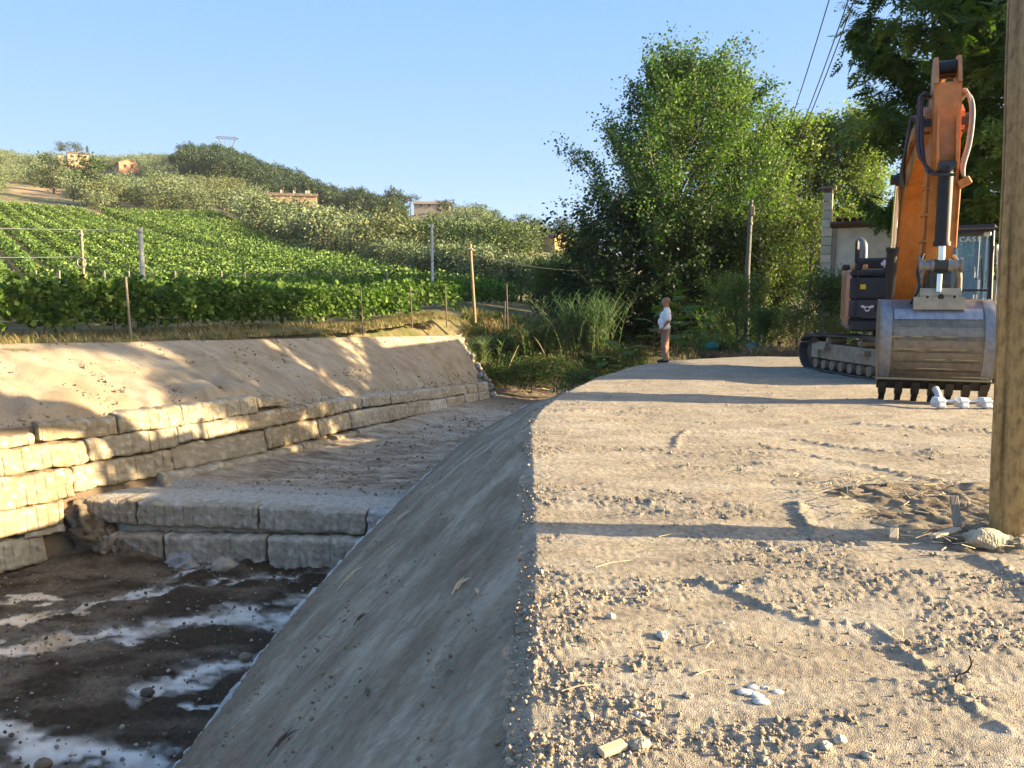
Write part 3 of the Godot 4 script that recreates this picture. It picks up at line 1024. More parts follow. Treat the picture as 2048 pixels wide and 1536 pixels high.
func build_weir() -> void:
	var w := thing("stone_step", "two courses of rough stone blocks forming a step across the channel", "weir")
	w.set_meta("kind", "structure")
	var a := Vector2(-9.7, 16.6)
	var t := Vector2(7.4, -1.2).normalized()
	var nrm := Vector2(-t.y, t.x)
	var rows := [[-0.4, 1.50, -2.71, -2.67, -3.24, -3.22], [1.54, 4.34, -2.71, -2.69, -3.23, -3.19], [4.39, 6.74, -2.70, -2.70, -3.22, -3.17], [6.79, 8.4, -2.68, -2.66, -3.14, -3.12],
		[-0.3, 2.25, -3.42, -3.36, -3.95, -3.90], [2.31, 4.62, -3.36, -3.28, -4.0, -4.02], [4.68, 7.10, -3.28, -3.20, -4.02, -3.92], [7.15, 8.6, -3.2, -3.2, -3.95, -3.95]]
	var tones := [Color(0.33, 0.27, 0.19), Color(0.35, 0.305, 0.225), Color(0.37, 0.335, 0.265), Color(0.40, 0.39, 0.36), Color(0.34, 0.28, 0.20), Color(0.36, 0.31, 0.23), Color(0.38, 0.345, 0.27), Color(0.36, 0.33, 0.26)]
	for i in rows.size():
		var b: Array = rows[i]
		var off := 0.0 if i < 4 else -0.22
		var f := func(s: float, y: float) -> Vector3:
			var q: Vector2 = a + t * s + nrm * off
			return P(q.x, y, q.y)
		put("stone_block", block_mesh([f.call(b[0], b[2]), f.call(b[1], b[3]), f.call(b[1], b[5]), f.call(b[0], b[4]), P(nrm.x, 0, nrm.y) * 0.75], 200 + i, true, tones[i]), M.stone, w)
	# grey slurry that fills the joints and covers the top
	var mb := MB.new()
	mb.col = Color(0.42, 0.39, 0.325)
	var n0 := 46
	var first := 0
	var prof := [[0.12, -4.2], [0.16, -3.45], [0.18, -3.36], [0.2, -3.1], [0.22, -2.80], [0.30, -2.675], [0.7, -2.66], [1.15, -2.68], [1.5, -2.80]]
	for i in n0 + 1:
		var s := -0.5 + 9.2 * i / n0
		for j in prof.size():
			var q: Vector2 = a + t * s + nrm * (prof[j][0] + 0.04 * NB.get_noise_2d(s * 2.0, j))
			mb.p(P(q.x, prof[j][1] + 0.03 * NB.get_noise_2d(s * 3.0, j * 2.0), q.y))
	for i in n0:
		for j in prof.size() - 1:
			var k := first + i * prof.size() + j
			mb.quad(k, k + 1, k + prof.size() + 1, k + prof.size())
	put("mortar_bed", mb.mesh(), M.stone, w)
	# soil slumped in the corner between wall and step
	mb = MB.new()
	mb.col = Color(0.24, 0.185, 0.125)
	for i in 26:
		var t2 := i / 25.0
		mb.col = vary(Color(0.20, 0.15, 0.10), 0.25)
		var rr := lerpf(0.36, 0.24, t2) * R.randf_range(0.6, 1.2)
		mb.ball(Transform3D(rnd_basis(Vector3(rr * 1.3, rr * 0.8, rr)), P(-9.55 + t2 * 1.5 + R.randfn(0, 0.12), lerpf(-2.95, -3.92, pow(t2, 0.5)) + R.randf_range(-0.1, 0.1), 16.62 - t2 * 0.35 + R.randfn(0, 0.1))), 1.1, 77 + i, 12, 9, 2.2)
	var o := put("soil_heap", mb.mesh(), M.slope)
	mark(o, "slumped brown soil in the corner between the block wall and the stone step", "soil heap", "", "structure")
	mb = MB.new()
	mb.col = Color(0.30, 0.295, 0.28)
	mb.ball(Transform3D(Basis.from_scale(Vector3(0.34, 0.24, 0.30)), P(-7.0, -3.92, 15.85)), 0.9, 79, 16, 10, 1.8)
	mb.ball(Transform3D(Basis.from_scale(Vector3(0.45, 0.12, 0.22)), P(-5.9, -3.92, 15.5)), 0.9, 80, 16, 10, 1.8)
	o = put("concrete_spill", mb.mesh(), M.stone)
	mark(o, "small grey heaps of spilled concrete at the foot of the stone step", "concrete spill")
# ------------------------------------------------------------------ trees
# spec: h height, r spread, trunk radius, t0 lowest limb, n limbs, subs, leaves per sub, l/w leaf size, rise (limb elevation in degrees), prof [[t, reach]], pal colours, droop, puff cluster radius
func branchy(wood: MB, lv: MB, s: Dictionary, rg: RandomNumberGenerator) -> void:
	var h: float = s.h
	var trunk := []
	var rads := []
	var lean: Vector3 = Vector3(rg.randf_range(-1, 1), 0, rg.randf_range(-1, 1)) * h * s.get("lean", 0.03)
	for i in 9:
		var t := i / 8.0
		trunk.append(Vector3(0, -0.15, 0) + lean * t * t + Vector3(sin(t * 5.0 + h), 0, cos(t * 4.0)) * 0.012 * h * t + Vector3(0, h * 0.93 * t, 0))
		rads.append(lerpf(s.trunk, s.trunk * 0.12, pow(t, 0.8)))
	var tc: Color = s.get("bark", Color(0.11, 0.09, 0.065))
	wood.col = tc
	wood.tube(trunk, rads, s.get("sides", 8))
	var n: int = s.n
	var side := 3 if s.get("sides", 8) < 7 else 4
	for i in n:
		var t := lerpf(s.t0, 0.99, pow((i + rg.randf() * 0.6) / n, s.get("dist", 0.9)))
		var k := t * 8.0
		var o: Vector3 = trunk[int(k)].lerp(trunk[mini(int(k) + 1, 8)], k - int(k))
		var az := i * 2.39996 + rg.randf_range(-0.5, 0.5)
		var el := deg_to_rad(lerpf(s.rise, s.get("rise_top", s.rise + 15.0), t) + rg.randf_range(-10, 10))
		var reach: float = lerpt(s.prof, t) * s.r * rg.randf_range(0.72, 1.12)
		var d := Vector3(cos(az) * cos(el), sin(el), sin(az) * cos(el))
		var len := minf(reach / maxf(cos(el), 0.35), maxf(h * 1.0 - o.y, 0.12 * h) / maxf(sin(el), 0.3))
		var curve: float = s.get("curve", 0.25)
		var pts := []
		var rr := []
		var q := o
		for j in 6:
			pts.append(q)
			rr.append(maxf(0.006, s.trunk * 0.30 * lerpf(1.0, 0.15, j / 5.0) * clampf(len / (s.r * 1.2), 0.35, 1.0)))
			q += d * len / 5.0
			d = (d + Vector3(0, curve, 0) * 0.2 + Vector3(rg.randf_range(-1, 1), rg.randf_range(-1, 1), rg.randf_range(-1, 1)) * 0.09).normalized()
		wood.col = tc
		wood.tube(pts, rr, side, false)
		var subs: int = maxi(2, int(s.subs * clampf(len / s.r, 0.4, 1.2)))
		for j in subs:
			var u := lerpf(s.get("bare", 0.25), 1.02, (j + rg.randf()) / subs)
			var kk := clampf(u, 0, 0.999) * 5.0
			var so: Vector3 = pts[int(kk)].lerp(pts[int(kk) + 1], kk - int(kk))
			var sd: Vector3 = ((pts[int(kk) + 1] - pts[int(kk)]).normalized() + Vector3(rg.randf_range(-1, 1), rg.randf_range(-0.6, 0.9), rg.randf_range(-1, 1)) * 1.1).normalized()
			var sl: float = s.puff * rg.randf_range(0.6, 1.5)
			if s.get("twigs", true):
				wood.col = tc
				wood.tube([so, so + sd * sl], [s.trunk * 0.035 + 0.004, 0.003], 3, false)
			puff(lv, so, sd, sl, int(s.leaves * rg.randf_range(0.6, 1.3)), s, rg)

func puff(lv: MB, so: Vector3, sd: Vector3, sl: float, n: int, s: Dictionary, rg: RandomNumberGenerator) -> void:
	var pal: Array = s.pal
	var base: Color = pal[rg.randi() % pal.size()]
	base = base * rg.randf_range(0.8, 1.2)
	var spread: float = s.get("spread", 0.45) * sl
	var droop: float = s.get("droop", 0.3)
	if s.has("collect"):
		for k in n:
			var o := so + sd * sl * rg.randf_range(0.1, 1.1)
			var d := (sd * 0.3 + Vector3(rg.randf_range(-1, 1), rg.randf_range(-0.9, 0.6) - droop, rg.randf_range(-1, 1))).normalized()
			var sc: float = s.l * rg.randf_range(0.7, 1.25)
			s.collect.append(Transform3D(frame(o, d, Vector3(rg.randf_range(-0.9, 0.9), 1, rg.randf_range(-0.9, 0.9))).basis * Basis.from_scale(Vector3(sc, sc, sc)), o))
			s.tint.append(base * rg.randf_range(0.8, 1.2))
		return
	for k in n:
		var t := rg.randf()
		var o := so + sd * sl * t * 1.1 + Vector3(rg.randfn(0, 1), rg.randfn(0, 0.8), rg.randfn(0, 1)) * spread * 0.6
		var d := (sd * 0.5 + Vector3(rg.randf_range(-1, 1), rg.randf_range(-1, 0.8) - droop, rg.randf_range(-1, 1))).normalized()
		lv.col = base * rg.randf_range(0.82, 1.2)
		lv.col.a = 1.0
		var l: float = s.l * rg.randf_range(0.65, 1.25)
		lv.leaf(o, d, Vector3(rg.randf_range(-1, 1), rg.randf_range(-0.2, 1.4), rg.randf_range(-1, 1)), l, l * s.w)

func tree_meshes(s: Dictionary, seed_: int) -> Array:
	var rg := RandomNumberGenerator.new()
	rg.seed = seed_
	var wood := MB.new()
	var lv := MB.new()
	branchy(wood, lv, s, rg)
	return [wood.mesh(), lv.mesh()]

func joined(s: Dictionary, seed_: int) -> ArrayMesh:   # trunk and crown in one mesh of two surfaces, for trees that are a few pixels tall
	var m := tree_meshes(s, seed_)
	var a: ArrayMesh = m[1]
	a.add_surface_from_arrays(Mesh.PRIMITIVE_TRIANGLES, (m[0] as ArrayMesh).surface_get_arrays(0))
	a.surface_set_material(0, M.leaf_far)
	a.surface_set_material(1, M.bark)
	return a

func tree(called: String, m: Array, at: Vector3, turn: float, label: String, cat: String, group := "", scale := Vector3.ONE, lm: Material = null) -> Node3D:
	var t := thing(called, label, cat, at, turn, group)
	t.scale = scale
	put("trunk", m[0], M.bark, t)
	put("crown", m[1], lm if lm else M.leaf, t)
	return t

func far_tree(called: String, m: ArrayMesh, x: float, d: float, s: float, label: String, cat: String, group: String, wide := 1.0, sink := 0.0) -> MeshInstance3D:
	var o := MeshInstance3D.new()
	o.name = called
	o.mesh = m
	add_child(o, true)
	o.position = P(x, land(x, d) - sink, d)
	o.rotation.y = R.randf() * TAU
	o.scale = Vector3(s * wide, s, s * wide)
	mark(o, label, cat, group)
	return o

func where_on_hill(x: float, d: float) -> String:
	var t := x / d
	var mark_ := ""
	for q in [[-0.62, "below the hilltop skyline trees"], [-0.56, "below the brick villa"], [-0.50, "below the pink house"], [-0.43, "below the high terraces"], [-0.36, "below the dark wood"], [-0.30, "towards the farmhouse's near gable"], [-0.25, "straight below the farmhouse"], [-0.19, "past the farmhouse"], [-0.12, "below the small vineyard"], [-0.07, "above the white pole"], [-0.02, "above the leaning pole"], [0.04, "before the yellow house"], [0.5, "beside the yellow house"]]:
		if t < q[0]:
			mark_ = q[1]
			break
	return ", %s, %s tier up" % [mark_, ordinal(clampi(int((d - 90.0) / 14.0) + 1, 1, 19))]

func blocks_house(x: float, d: float) -> bool:
	for h in [[-78.0, 277.0, 11.0, 75.0], [-208.0, 378.0, 10.0, 90.0], [-172.0, 352.0, 9.0, 90.0], [-34.0, 335.0, 11.0, 70.0], [-46.0, 265.0, 19.0, 40.0], [12.2, 208.0, 7.0, 60.0]]:
		if d > h[1] - h[3] and d < h[1] + 8.0 and absf(x - h[0] * d / h[1]) < h[2]:
			return true
	return false

func free_of(list: Array, x: float, d: float, r: float) -> bool:
	for q in list:
		if absf(q.x - x) < r and absf(q.y - d) < r and Vector2(x, d).distance_to(q) < r:
			return false
	return true

# ------------------------------------------------------------------ hillside: groves, woods, houses, pylon
func build_hill_things() -> void:
	var olive_pal := [Color(0.12, 0.165, 0.075), Color(0.145, 0.185, 0.095), Color(0.095, 0.13, 0.055), Color(0.165, 0.20, 0.11)]
	var olives := []
	for i in 5:
		olives.append(joined({"h": 4.6, "r": 2.7, "trunk": 0.22, "t0": 0.06, "n": 22, "subs": 6, "leaves": 19, "l": 0.36, "w": 0.42, "rise": 30.0, "prof": [[0.05, 0.8], [0.3, 1.0], [0.7, 0.9], [1.0, 0.45]], "pal": [olive_pal, [Color(0.10, 0.135, 0.06), Color(0.12, 0.15, 0.07)], [Color(0.16, 0.195, 0.10), Color(0.135, 0.17, 0.085)], [Color(0.145, 0.16, 0.065), Color(0.115, 0.135, 0.055)], [Color(0.125, 0.165, 0.075), Color(0.16, 0.20, 0.10)]][i], "puff": 0.9, "spread": 0.6, "sides": 5, "twigs": false}, 300 + i))
	var dark_pal := [Color(0.045, 0.075, 0.026), Color(0.06, 0.095, 0.03), Color(0.075, 0.11, 0.035), Color(0.035, 0.06, 0.022)]
	var oaks := []
	for i in 4:
		oaks.append(joined({"h": 11.0, "r": 4.6, "trunk": 0.35, "t0": 0.08, "n": 24, "subs": 7, "leaves": 15, "l": 0.62, "w": 0.6, "rise": 22.0, "prof": [[0.2, 0.85], [0.5, 1.0], [0.8, 0.75], [1.0, 0.35]], "pal": dark_pal, "puff": 1.25, "spread": 0.6, "sides": 5, "twigs": false}, 320 + i))
	var green_pal := [Color(0.075, 0.115, 0.03), Color(0.10, 0.14, 0.035), Color(0.06, 0.095, 0.028), Color(0.12, 0.15, 0.05)]
	var bushes := []
	for i in 3:
		bushes.append(joined({"h": 6.0, "r": 3.3, "trunk": 0.2, "t0": 0.08, "n": 20, "subs": 6, "leaves": 13, "l": 0.5, "w": 0.6, "rise": 25.0, "prof": [[0.1, 0.9], [0.5, 1.0], [0.8, 0.7], [1.0, 0.3]], "pal": green_pal, "puff": 1.0, "spread": 0.6, "sides": 5, "twigs": false}, 340 + i))
	var cyp := joined({"h": 10.0, "r": 0.9, "trunk": 0.2, "t0": 0.05, "n": 40, "subs": 3, "leaves": 12, "l": 0.35, "w": 0.4, "rise": 65.0, "prof": [[0.0, 0.8], [0.3, 1.0], [0.8, 0.6], [1.0, 0.1]], "pal": [Color(0.03, 0.05, 0.022), Color(0.04, 0.06, 0.025)], "puff": 0.5, "sides": 5, "twigs": false}, 350)
	var pine := joined({"h": 9.5, "r": 5.6, "trunk": 0.32, "t0": 0.72, "n": 22, "subs": 7, "leaves": 16, "l": 0.5, "w": 0.45, "rise": 8.0, "rise_top": 20.0, "prof": [[0.7, 1.0], [0.9, 0.95], [1.0, 0.7]], "pal": [Color(0.04, 0.065, 0.025), Color(0.055, 0.08, 0.03)], "puff": 1.1, "bare": 0.5, "spread": 0.5, "sides": 5, "curve": 0.1}, 351)
	var bare_keep: Array = BARE
	# olive groves: [outline, share, label, group, row spacing]
	var zones := [
		[PackedVector2Array([Vector2(-190, 175), Vector2(-70, 163), Vector2(-62, 200), Vector2(-72, 250), Vector2(-105, 262), Vector2(-130, 295), Vector2(-240, 300), Vector2(-225, 240)]), 150, "silvery olive tree above the vineyard", "olive trees above the vineyard", 6.2],
		[PackedVector2Array([Vector2(-290, 352), Vector2(-205, 385), Vector2(-175, 395), Vector2(-195, 450), Vector2(-330, 450)]), 80, "", "olive trees on the hilltop", 6.5],
		[PackedVector2Array([Vector2(-137, 300), Vector2(-146, 335), Vector2(-176, 410), Vector2(-190, 440), Vector2(-205, 420), Vector2(-165, 340)]), 80, "", "olive trees on the high terraces", 6.0],
		[PackedVector2Array([Vector2(-70, 212), Vector2(-52, 150), Vector2(-17, 92), Vector2(-8, 115), Vector2(-26, 165), Vector2(-38, 250), Vector2(-72, 262)]), 95, "grey-green olive tree on the farmhouse slope", "olive trees below the farmhouse", 5.8],
		[PackedVector2Array([Vector2(-190, 190), Vector2(-70, 175), Vector2(-62, 200), Vector2(-72, 250), Vector2(-105, 264), Vector2(-150, 345), Vector2(-260, 350), Vector2(-240, 240)]), 90, "", "", 7.0],
		[PackedVector2Array([Vector2(-62, 190), Vector2(-45, 150), Vector2(-8, 120), Vector2(-12, 180), Vector2(-10, 265), Vector2(-72, 262)]), 60, "", "", 6.5],
		[PackedVector2Array([Vector2(-30, 265), Vector2(-12, 265), Vector2(-8, 330), Vector2(-40, 330)]), 24, "round olive tree under the ridge villa", "olive trees below the ridge villa", 7.5]]
	var taken := []
	var grove := []
	for z in zones:
		var done := 0
		var tries := 0
		var box := Rect2(z[0][0], Vector2.ZERO)
		for q in z[0]:
			box = box.expand(q)
		while done < z[1] and tries < 6000:
			tries += 1
			var x := R.randf_range(box.position.x, box.end.x)
			var d := R.randf_range(box.position.y, box.end.y)
			if not inside(z[0], x, d) or not free_of(taken, x, d, z[4] * 0.72): continue
			if inside(BARE[0], x, d) or inside(BARE[1], x, d) or inside(BARE[2], x, d): continue
			if blocks_house(x, d): continue
			if x / d > -0.655 and x / d < -0.56 and d > 150.0 and d < 266.0: continue
			taken.append(Vector2(x, d))
			var big_ := R.randf_range(0.95, 1.5)
			if z[3] == "olive trees on the hilltop" or z[3] == "olive trees on the high terraces" or z[3] == "":
				grove.append(Transform3D(Basis(Vector3.UP, R.randf() * TAU) * Basis.from_scale(Vector3(big_ * 1.15, big_, big_ * 1.15)), P(x, land(x, d) - 0.5, d)))
			else:
				far_tree("olive_tree", olives[R.randi() % 5], x, d, big_, z[2] + where_on_hill(x, d), "olive tree", z[3], 1.15, 0.5)
			done += 1
	var gm := MultiMesh.new()
	gm.transform_format = MultiMesh.TRANSFORM_3D
	gm.mesh = olives[2]
	gm.instance_count = grove.size()
	for i in grove.size():
		gm.set_instance_transform(i, grove[i])
	var go := MultiMeshInstance3D.new()
	go.name = "olive_grove"
	go.multimesh = gm
	add_child(go, true)
	mark(go, "distant silvery olive groves covering the upper slopes round the villas", "olive grove", "", "stuff")
	# the olive hedge-row along the low end of the vineyard
	for i in 26:
		var t := i / 25.0
		var x := lerpf(-15.0, 5.5, t) + R.randf_range(-0.8, 0.8)
		var d := lerpf(88.0, 58.0, pow(t, 0.8)) + R.randf_range(-1.0, 2.5)
		far_tree("olive_tree", olives[i % 5], x, d, R.randf_range(0.62, 0.85), ordinal(i + 1) + " pale olive tree of the bushy row along the vineyard's low end, counted downhill", "olive tree", "olive trees along the vineyard end", 0.95)
	# dark wood over the crest: one mass
	var xf := []
	var wood_zone := PackedVector2Array([Vector2(-128, 302), Vector2(-105, 274), Vector2(-88, 296), Vector2(-70, 304), Vector2(-58, 300), Vector2(-48, 320), Vector2(-56, 400), Vector2(-100, 440), Vector2(-150, 485), Vector2(-186, 482), Vector2(-172, 420), Vector2(-144, 345)])
	var tries2 := 0
	var spots := []
	while spots.size() < 700 and tries2 < 9000:
		tries2 += 1
		var x := R.randf_range(-187, -47)
		var d := R.randf_range(272, 487)
		if inside(wood_zone, x, d) and free_of(spots, x, d, 3.6):
			spots.append(Vector2(x, d))
			var s := R.randf_range(0.75, 1.15)
			xf.append(Transform3D(Basis(Vector3.UP, R.randf() * TAU) * Basis.from_scale(Vector3(s, s * R.randf_range(0.8, 1.15), s)), P(x, land(x, d) - 1.2, d)))
	var mm := MultiMesh.new()
	mm.transform_format = MultiMesh.TRANSFORM_3D
	mm.mesh = joined({"h": 11.0, "r": 4.4, "trunk": 0.35, "t0": 0.08, "n": 24, "subs": 7, "leaves": 17, "l": 0.6, "w": 0.6, "rise": 25.0, "prof": [[0.1, 0.85], [0.5, 1.0], [0.8, 0.75], [1.0, 0.35]], "pal": [Color(0.022, 0.046, 0.020), Color(0.029, 0.057, 0.023), Color(0.036, 0.064, 0.026)], "puff": 1.2, "spread": 0.6, "sides": 5, "twigs": false}, 371)
	mm.instance_count = xf.size()
	for i in xf.size():
		mm.set_instance_transform(i, xf[i])
	var wo := MultiMeshInstance3D.new()
	wo.name = "woods"
	wo.multimesh = mm
	add_child(wo, true)
	mark(wo, "dense dark green wood covering the crest and shoulder of the hill", "woods", "", "stuff")
	# single trees on the hill: [mesh, x, d, scale, wide, name, label]
	var singles := [
		[oaks[0], -139, 238, 0.98, 1.2, "oak_tree", "broad dark tree standing alone below the bare earth patch"], [oaks[2], -103, 190, 1.05, 0.95, "oak_tree", "darker round tree just above the top edge of the vineyard"],
		[bushes[0], -158, 262, 0.62, 1.0, "shrub", "small round shrub on the bare earth patch"],
		[oaks[3], -302, 462, 0.85, 1.6, "oak_tree", "wide low dark tree at the near end of the hilltop skyline"], [oaks[0], -283, 458, 0.8, 0.7, "oak_tree", "thin dark tree on the hilltop skyline beside the wide low one"], [bushes[0], -268, 456, 1.0, 1.1, "shrub", "dark bush on the skyline between two thin trees"],
		[bushes[1], -258, 454, 1.2, 1.3, "shrub", "rounded bushes on the skyline short of the umbrella pine"], [oaks[2], -206, 445, 0.9, 1.2, "oak_tree", "leafy tree on the skyline behind the pink house"], [oaks[1], -194, 448, 1.05, 0.9, "oak_tree", "tallest leafy tree of the hilltop clump"],
		[oaks[3], -182, 440, 0.85, 1.1, "oak_tree", "dark tree at the low end of the hilltop clump"], [bushes[2], -170, 430, 1.0, 1.6, "shrub", "wide scrub joining the hilltop clump to the dark wood"],
		[bushes[1], -168, 305, 0.6, 1.6, "shrub", "dark low bushes just below the brick villa"], [bushes[1], -189, 366, 0.8, 1.3, "shrub", "dark hedge beside the brick villa"], [bushes[0], -158, 318, 0.65, 1.7, "shrub", "dark bushes under the pink house"], [bushes[2], -140, 308, 0.6, 1.7, "shrub", "dark scrub lower down from the pink house"],
		[oaks[2], -72.5, 262, 0.36, 1.2, "oak_tree", "green tree in front of the stone farmhouse corner"], [bushes[0], -83, 262, 0.5, 1.2, "shrub", "bush beside the stone farmhouse"]]
	for q in singles:
		far_tree(q[5], q[0], q[1], q[2], q[3], q[6], "tree" if q[5] == "oak_tree" else "shrub", "", q[4], 0.4)
	far_tree("umbrella_pine", pine, -248, 442, 1.35, "umbrella pine with a flat spreading crown on the hilltop", "pine tree", "")
	far_tree("umbrella_pine", pine, -43, 332, 0.85, "small umbrella tree beside the hilltop villa on the ridge", "pine tree", "", 0.8)
	far_tree("cypress", cyp, -238, 442, 1.25, "tall thin cypress beside the umbrella pine", "cypress", "")
	far_tree("cypress", cyp, -264, 448, 0.85, "shorter cypress on the skyline short of the umbrella pine", "cypress", "")
	far_tree("cypress", cyp, -20, 325, 0.6, "little cypress on the ridge past the hilltop villa", "cypress", "")
	far_tree("cypress", cyp, 14.5, 222, 0.9, "dark cypress beside the yellow house", "cypress", "")
	# trees along the ridge
	for i in 34:
		var u := i / 33.0
		var x := lerpf(-56.0, 24.0, u) + R.randf_range(-1.5, 1.5)
		var d := lerpf(318.0, 262.0, u) + R.randf_range(-8, 8)
		if absf(x + 33.0) < 9.0: continue
		far_tree("ridge_tree", [oaks[i % 4], bushes[i % 3], bushes[(i + 1) % 3]][i % 3], x, d, R.randf_range(0.5, 0.85), ordinal(i + 1) + " green tree along the skyline of the low ridge, counted from the dark wood", "tree", "trees along the ridge skyline", 1.1, 0.5)
	far_tree("oak_tree", oaks[2], -27, 322, 0.72, "dark broad tree hiding one end of the hilltop villa", "tree", "", 1.5, 0.6)
	# scrub on the slope under the ridge
	var n := 0
	for tries3 in 4000:
		if n >= 85: break
		var t := R.randf_range(-0.085, 0.1)
		var d := R.randf_range(150, 275)
		if not free_of(taken, t * d, d, 5.5) or blocks_house(t * d, d): continue
		taken.append(Vector2(t * d, d))
		far_tree("hill_shrub", [bushes[n % 3], olives[n % 5], bushes[(n + 1) % 3]][n % 3], t * d, d, R.randf_range(0.7, 1.15), "tall scrub under the low ridge" + where_on_hill(t * d, d), "shrub", "scrub on the slope under the ridge", 1.15, 0.5)
		n += 1
	# the belt of big trees in the valley
	var big := []
	for i in 3:
		big.append(tree_meshes({"h": 13.0, "r": 4.9, "trunk": 0.32, "t0": 0.1, "n": 34, "subs": 8, "leaves": 26, "l": 0.42, "w": 0.6, "rise": 22.0, "prof": [[0.1, 0.7], [0.45, 1.0], [0.8, 0.75], [1.0, 0.3]], "pal": [dark_pal, [Color(0.07, 0.11, 0.032), Color(0.055, 0.09, 0.03), Color(0.09, 0.13, 0.04)], [Color(0.05, 0.085, 0.028), Color(0.08, 0.115, 0.03)]][i], "puff": 1.2, "spread": 0.55, "sides": 6, "twigs": false}, 360 + i))
	var belt := [[-17.5, 108, 0.72, 0, "slim pale-leaved tree at the uphill end of the valley tree belt"], [-12.5, 104, 0.95, 1, "dark broad tree in the valley belt beside the white pole"], [-8.5, 96, 1.0, 0, "tall dark tree just past the white pole in the valley belt"], [-5.2, 100, 0.95, 2, "full round tree between the white pole and the leaning wooden pole"],
		[-4.0, 84, 0.66, 1, "lower tree in front of the valley belt at the leaning wooden pole"], [-0.8, 98, 1.0, 1, "broad tree just past the leaning wooden pole in the valley belt"], [1.2, 78, 0.5, 0, "dark bushy tree in the valley low down under the yellow house"], [2.8, 92, 0.55, 2, "leafy tree in the valley below the yellow house"], [5.3, 84, 0.5, 1, "tree in the valley next to the big reed clump"],
		[7.0, 98, 0.6, 0, "tree in the valley behind the reed clump"], [4.4, 66, 0.62, 2, "yellowish tree low down behind the reed clump"], [7.6, 62, 0.6, 1, "tree half hidden by the big poplar"], [-15.0, 124, 0.85, 2, "tree behind the slim pale-leaved tree of the valley belt"], [-10.0, 126, 0.95, 1, "tree in the second line of the valley belt over the white pole"], [-1.5, 128, 0.9, 0, "tree in the second line of the valley belt"], [4.5, 130, 0.45, 2, "tree just under the yellow house"]]
	for q in belt:
		var at := P(q[0], land(q[0], q[1]) - 0.5, q[1])
		tree("valley_tree", big[q[3]], at, R.randf() * TAU, q[4], "tree", "trees of the valley belt", Vector3(q[2] * 0.78, q[2] * 0.62, q[2] * 0.78), M.leaf_far)
	# the little vineyard below the ridge villa
	var vrow := MB.new()
	for k in 260:
		var o := Vector3(R.randf_range(-12, 12), R.randf_range(0.3, 1.7), R.randf_range(-0.35, 0.35))
		vrow.col = vary(Color(0.085, 0.135, 0.03), 0.35)
		vrow.leaf(o, Vector3(R.randf_range(-1, 1), R.randf_range(-0.5, 1), R.randf_range(-1, 1)).normalized(), Vector3.UP, 0.9, 0.6)
	var vm := vrow.mesh()
	for i in 17:
		var x := -62.0 + i * 2.05
		var d := 258.0 + i * 0.6
		var o := put("far_vine_row", vm, M.leaf_far)
		o.position = P(x, land(x, d), d)
		var y1 := land(x - 3.0, d + 11.0) - land(x + 3.0, d - 11.0)
		o.basis = frame(Vector3.ZERO, Vector3(-0.26, y1 / 22.8, -0.966)).basis * Basis(Vector3.UP, PI / 2)
		mark(o, ordinal(i + 1) + " short vine row of the small vineyard under the ridge villa, counted from the farmhouse", "vine row", "vine rows of the small vineyard")
	build_far_houses()
	build_pylon()

func far_house(called: String, label: String, at: Vector3, turn: float, w: float, dp: float, h: float, wallc: Color, roofc: Color, rise: float, wins: Array, gable := false, chims := []) -> Node3D:
	var t := thing(called, label, "house", at, turn)
	var mb := MB.new()
	mb.col = wallc
	mb.box(Transform3D(Basis(), Vector3(0, h / 2 - 1.0, 0)), Vector3(w, h + 2.0, dp), 0.0)
	if gable:
		mb.prism(Transform3D(Basis(), Vector3(0, h, 0)), PackedVector2Array([Vector2(-w / 2, 0), Vector2(w / 2, 0), Vector2(0, rise)]), dp)
	put("wall", mb.mesh(), M.plaster, t)
	mb = MB.new()
	mb.col = roofc
	var e := 0.45
	if gable:
		for s in [-1.0, 1.0]:
			var a := Vector3(0, h + rise + 0.12, 0)
			var b := Vector3(s * (w / 2 + e), h - e * rise * 2.0 / w + 0.12, 0)
			var m := (a + b) / 2
			mb.box(Transform3D(Basis(Vector3(0, 0, 1), s * atan2(a.y - b.y, -(w / 2 + e)) + (PI if s < 0 else PI)), m), Vector3(a.distance_to(b), 0.22, dp + e * 2), 0.02)
	else:
		for s in [-1.0, 1.0]:
			var a := Vector3(0, h + rise + 0.1, 0)
			var b := Vector3(0, h + 0.1 - e * 0.3, s * (dp / 2 + e))
			mb.box(Transform3D(Basis(Vector3.RIGHT, s * atan2(rise, dp / 2)), (a + b) / 2), Vector3(w + e * 2, 0.22, a.distance_to(b)), 0.02)
		mb.prism(Transform3D(Basis(Vector3.UP, PI / 2), Vector3(0, h, 0)), PackedVector2Array([Vector2(-dp / 2, 0), Vector2(dp / 2, 0), Vector2(0, rise)]), w - 0.1)
	put("roof", mb.mesh(), M.plaster, t)
	for c in chims:
		mb = MB.new()
		mb.col = Color(0.5, 0.43, 0.34)
		mb.box(Transform3D(Basis(), Vector3(c, h + rise + 0.4, 0)), Vector3(0.7, 1.5, 0.7), 0.02)
		put("chimney", mb.mesh(), M.plaster, t)
	for q in wins:   # x, y, width, height on the front
		mb = MB.new()
		mb.col = Color(0.04, 0.035, 0.03)
		mb.box(Transform3D(Basis(), Vector3(q[0], q[1], dp / 2 + 0.02)), Vector3(q[2], q[3], 0.06), 0.0)
		var wn := put("window", mb.mesh(), M.black, t)
		mb = MB.new()
		mb.col = wallc * 1.15
		mb.box(Transform3D(Basis(), Vector3(q[0], q[1] - q[3] / 2 - 0.1, dp / 2 + 0.1)), Vector3(q[2] + 0.4, 0.16, 0.22), 0.0)
		put("sill", mb.mesh(), M.plaster, wn)
	return t

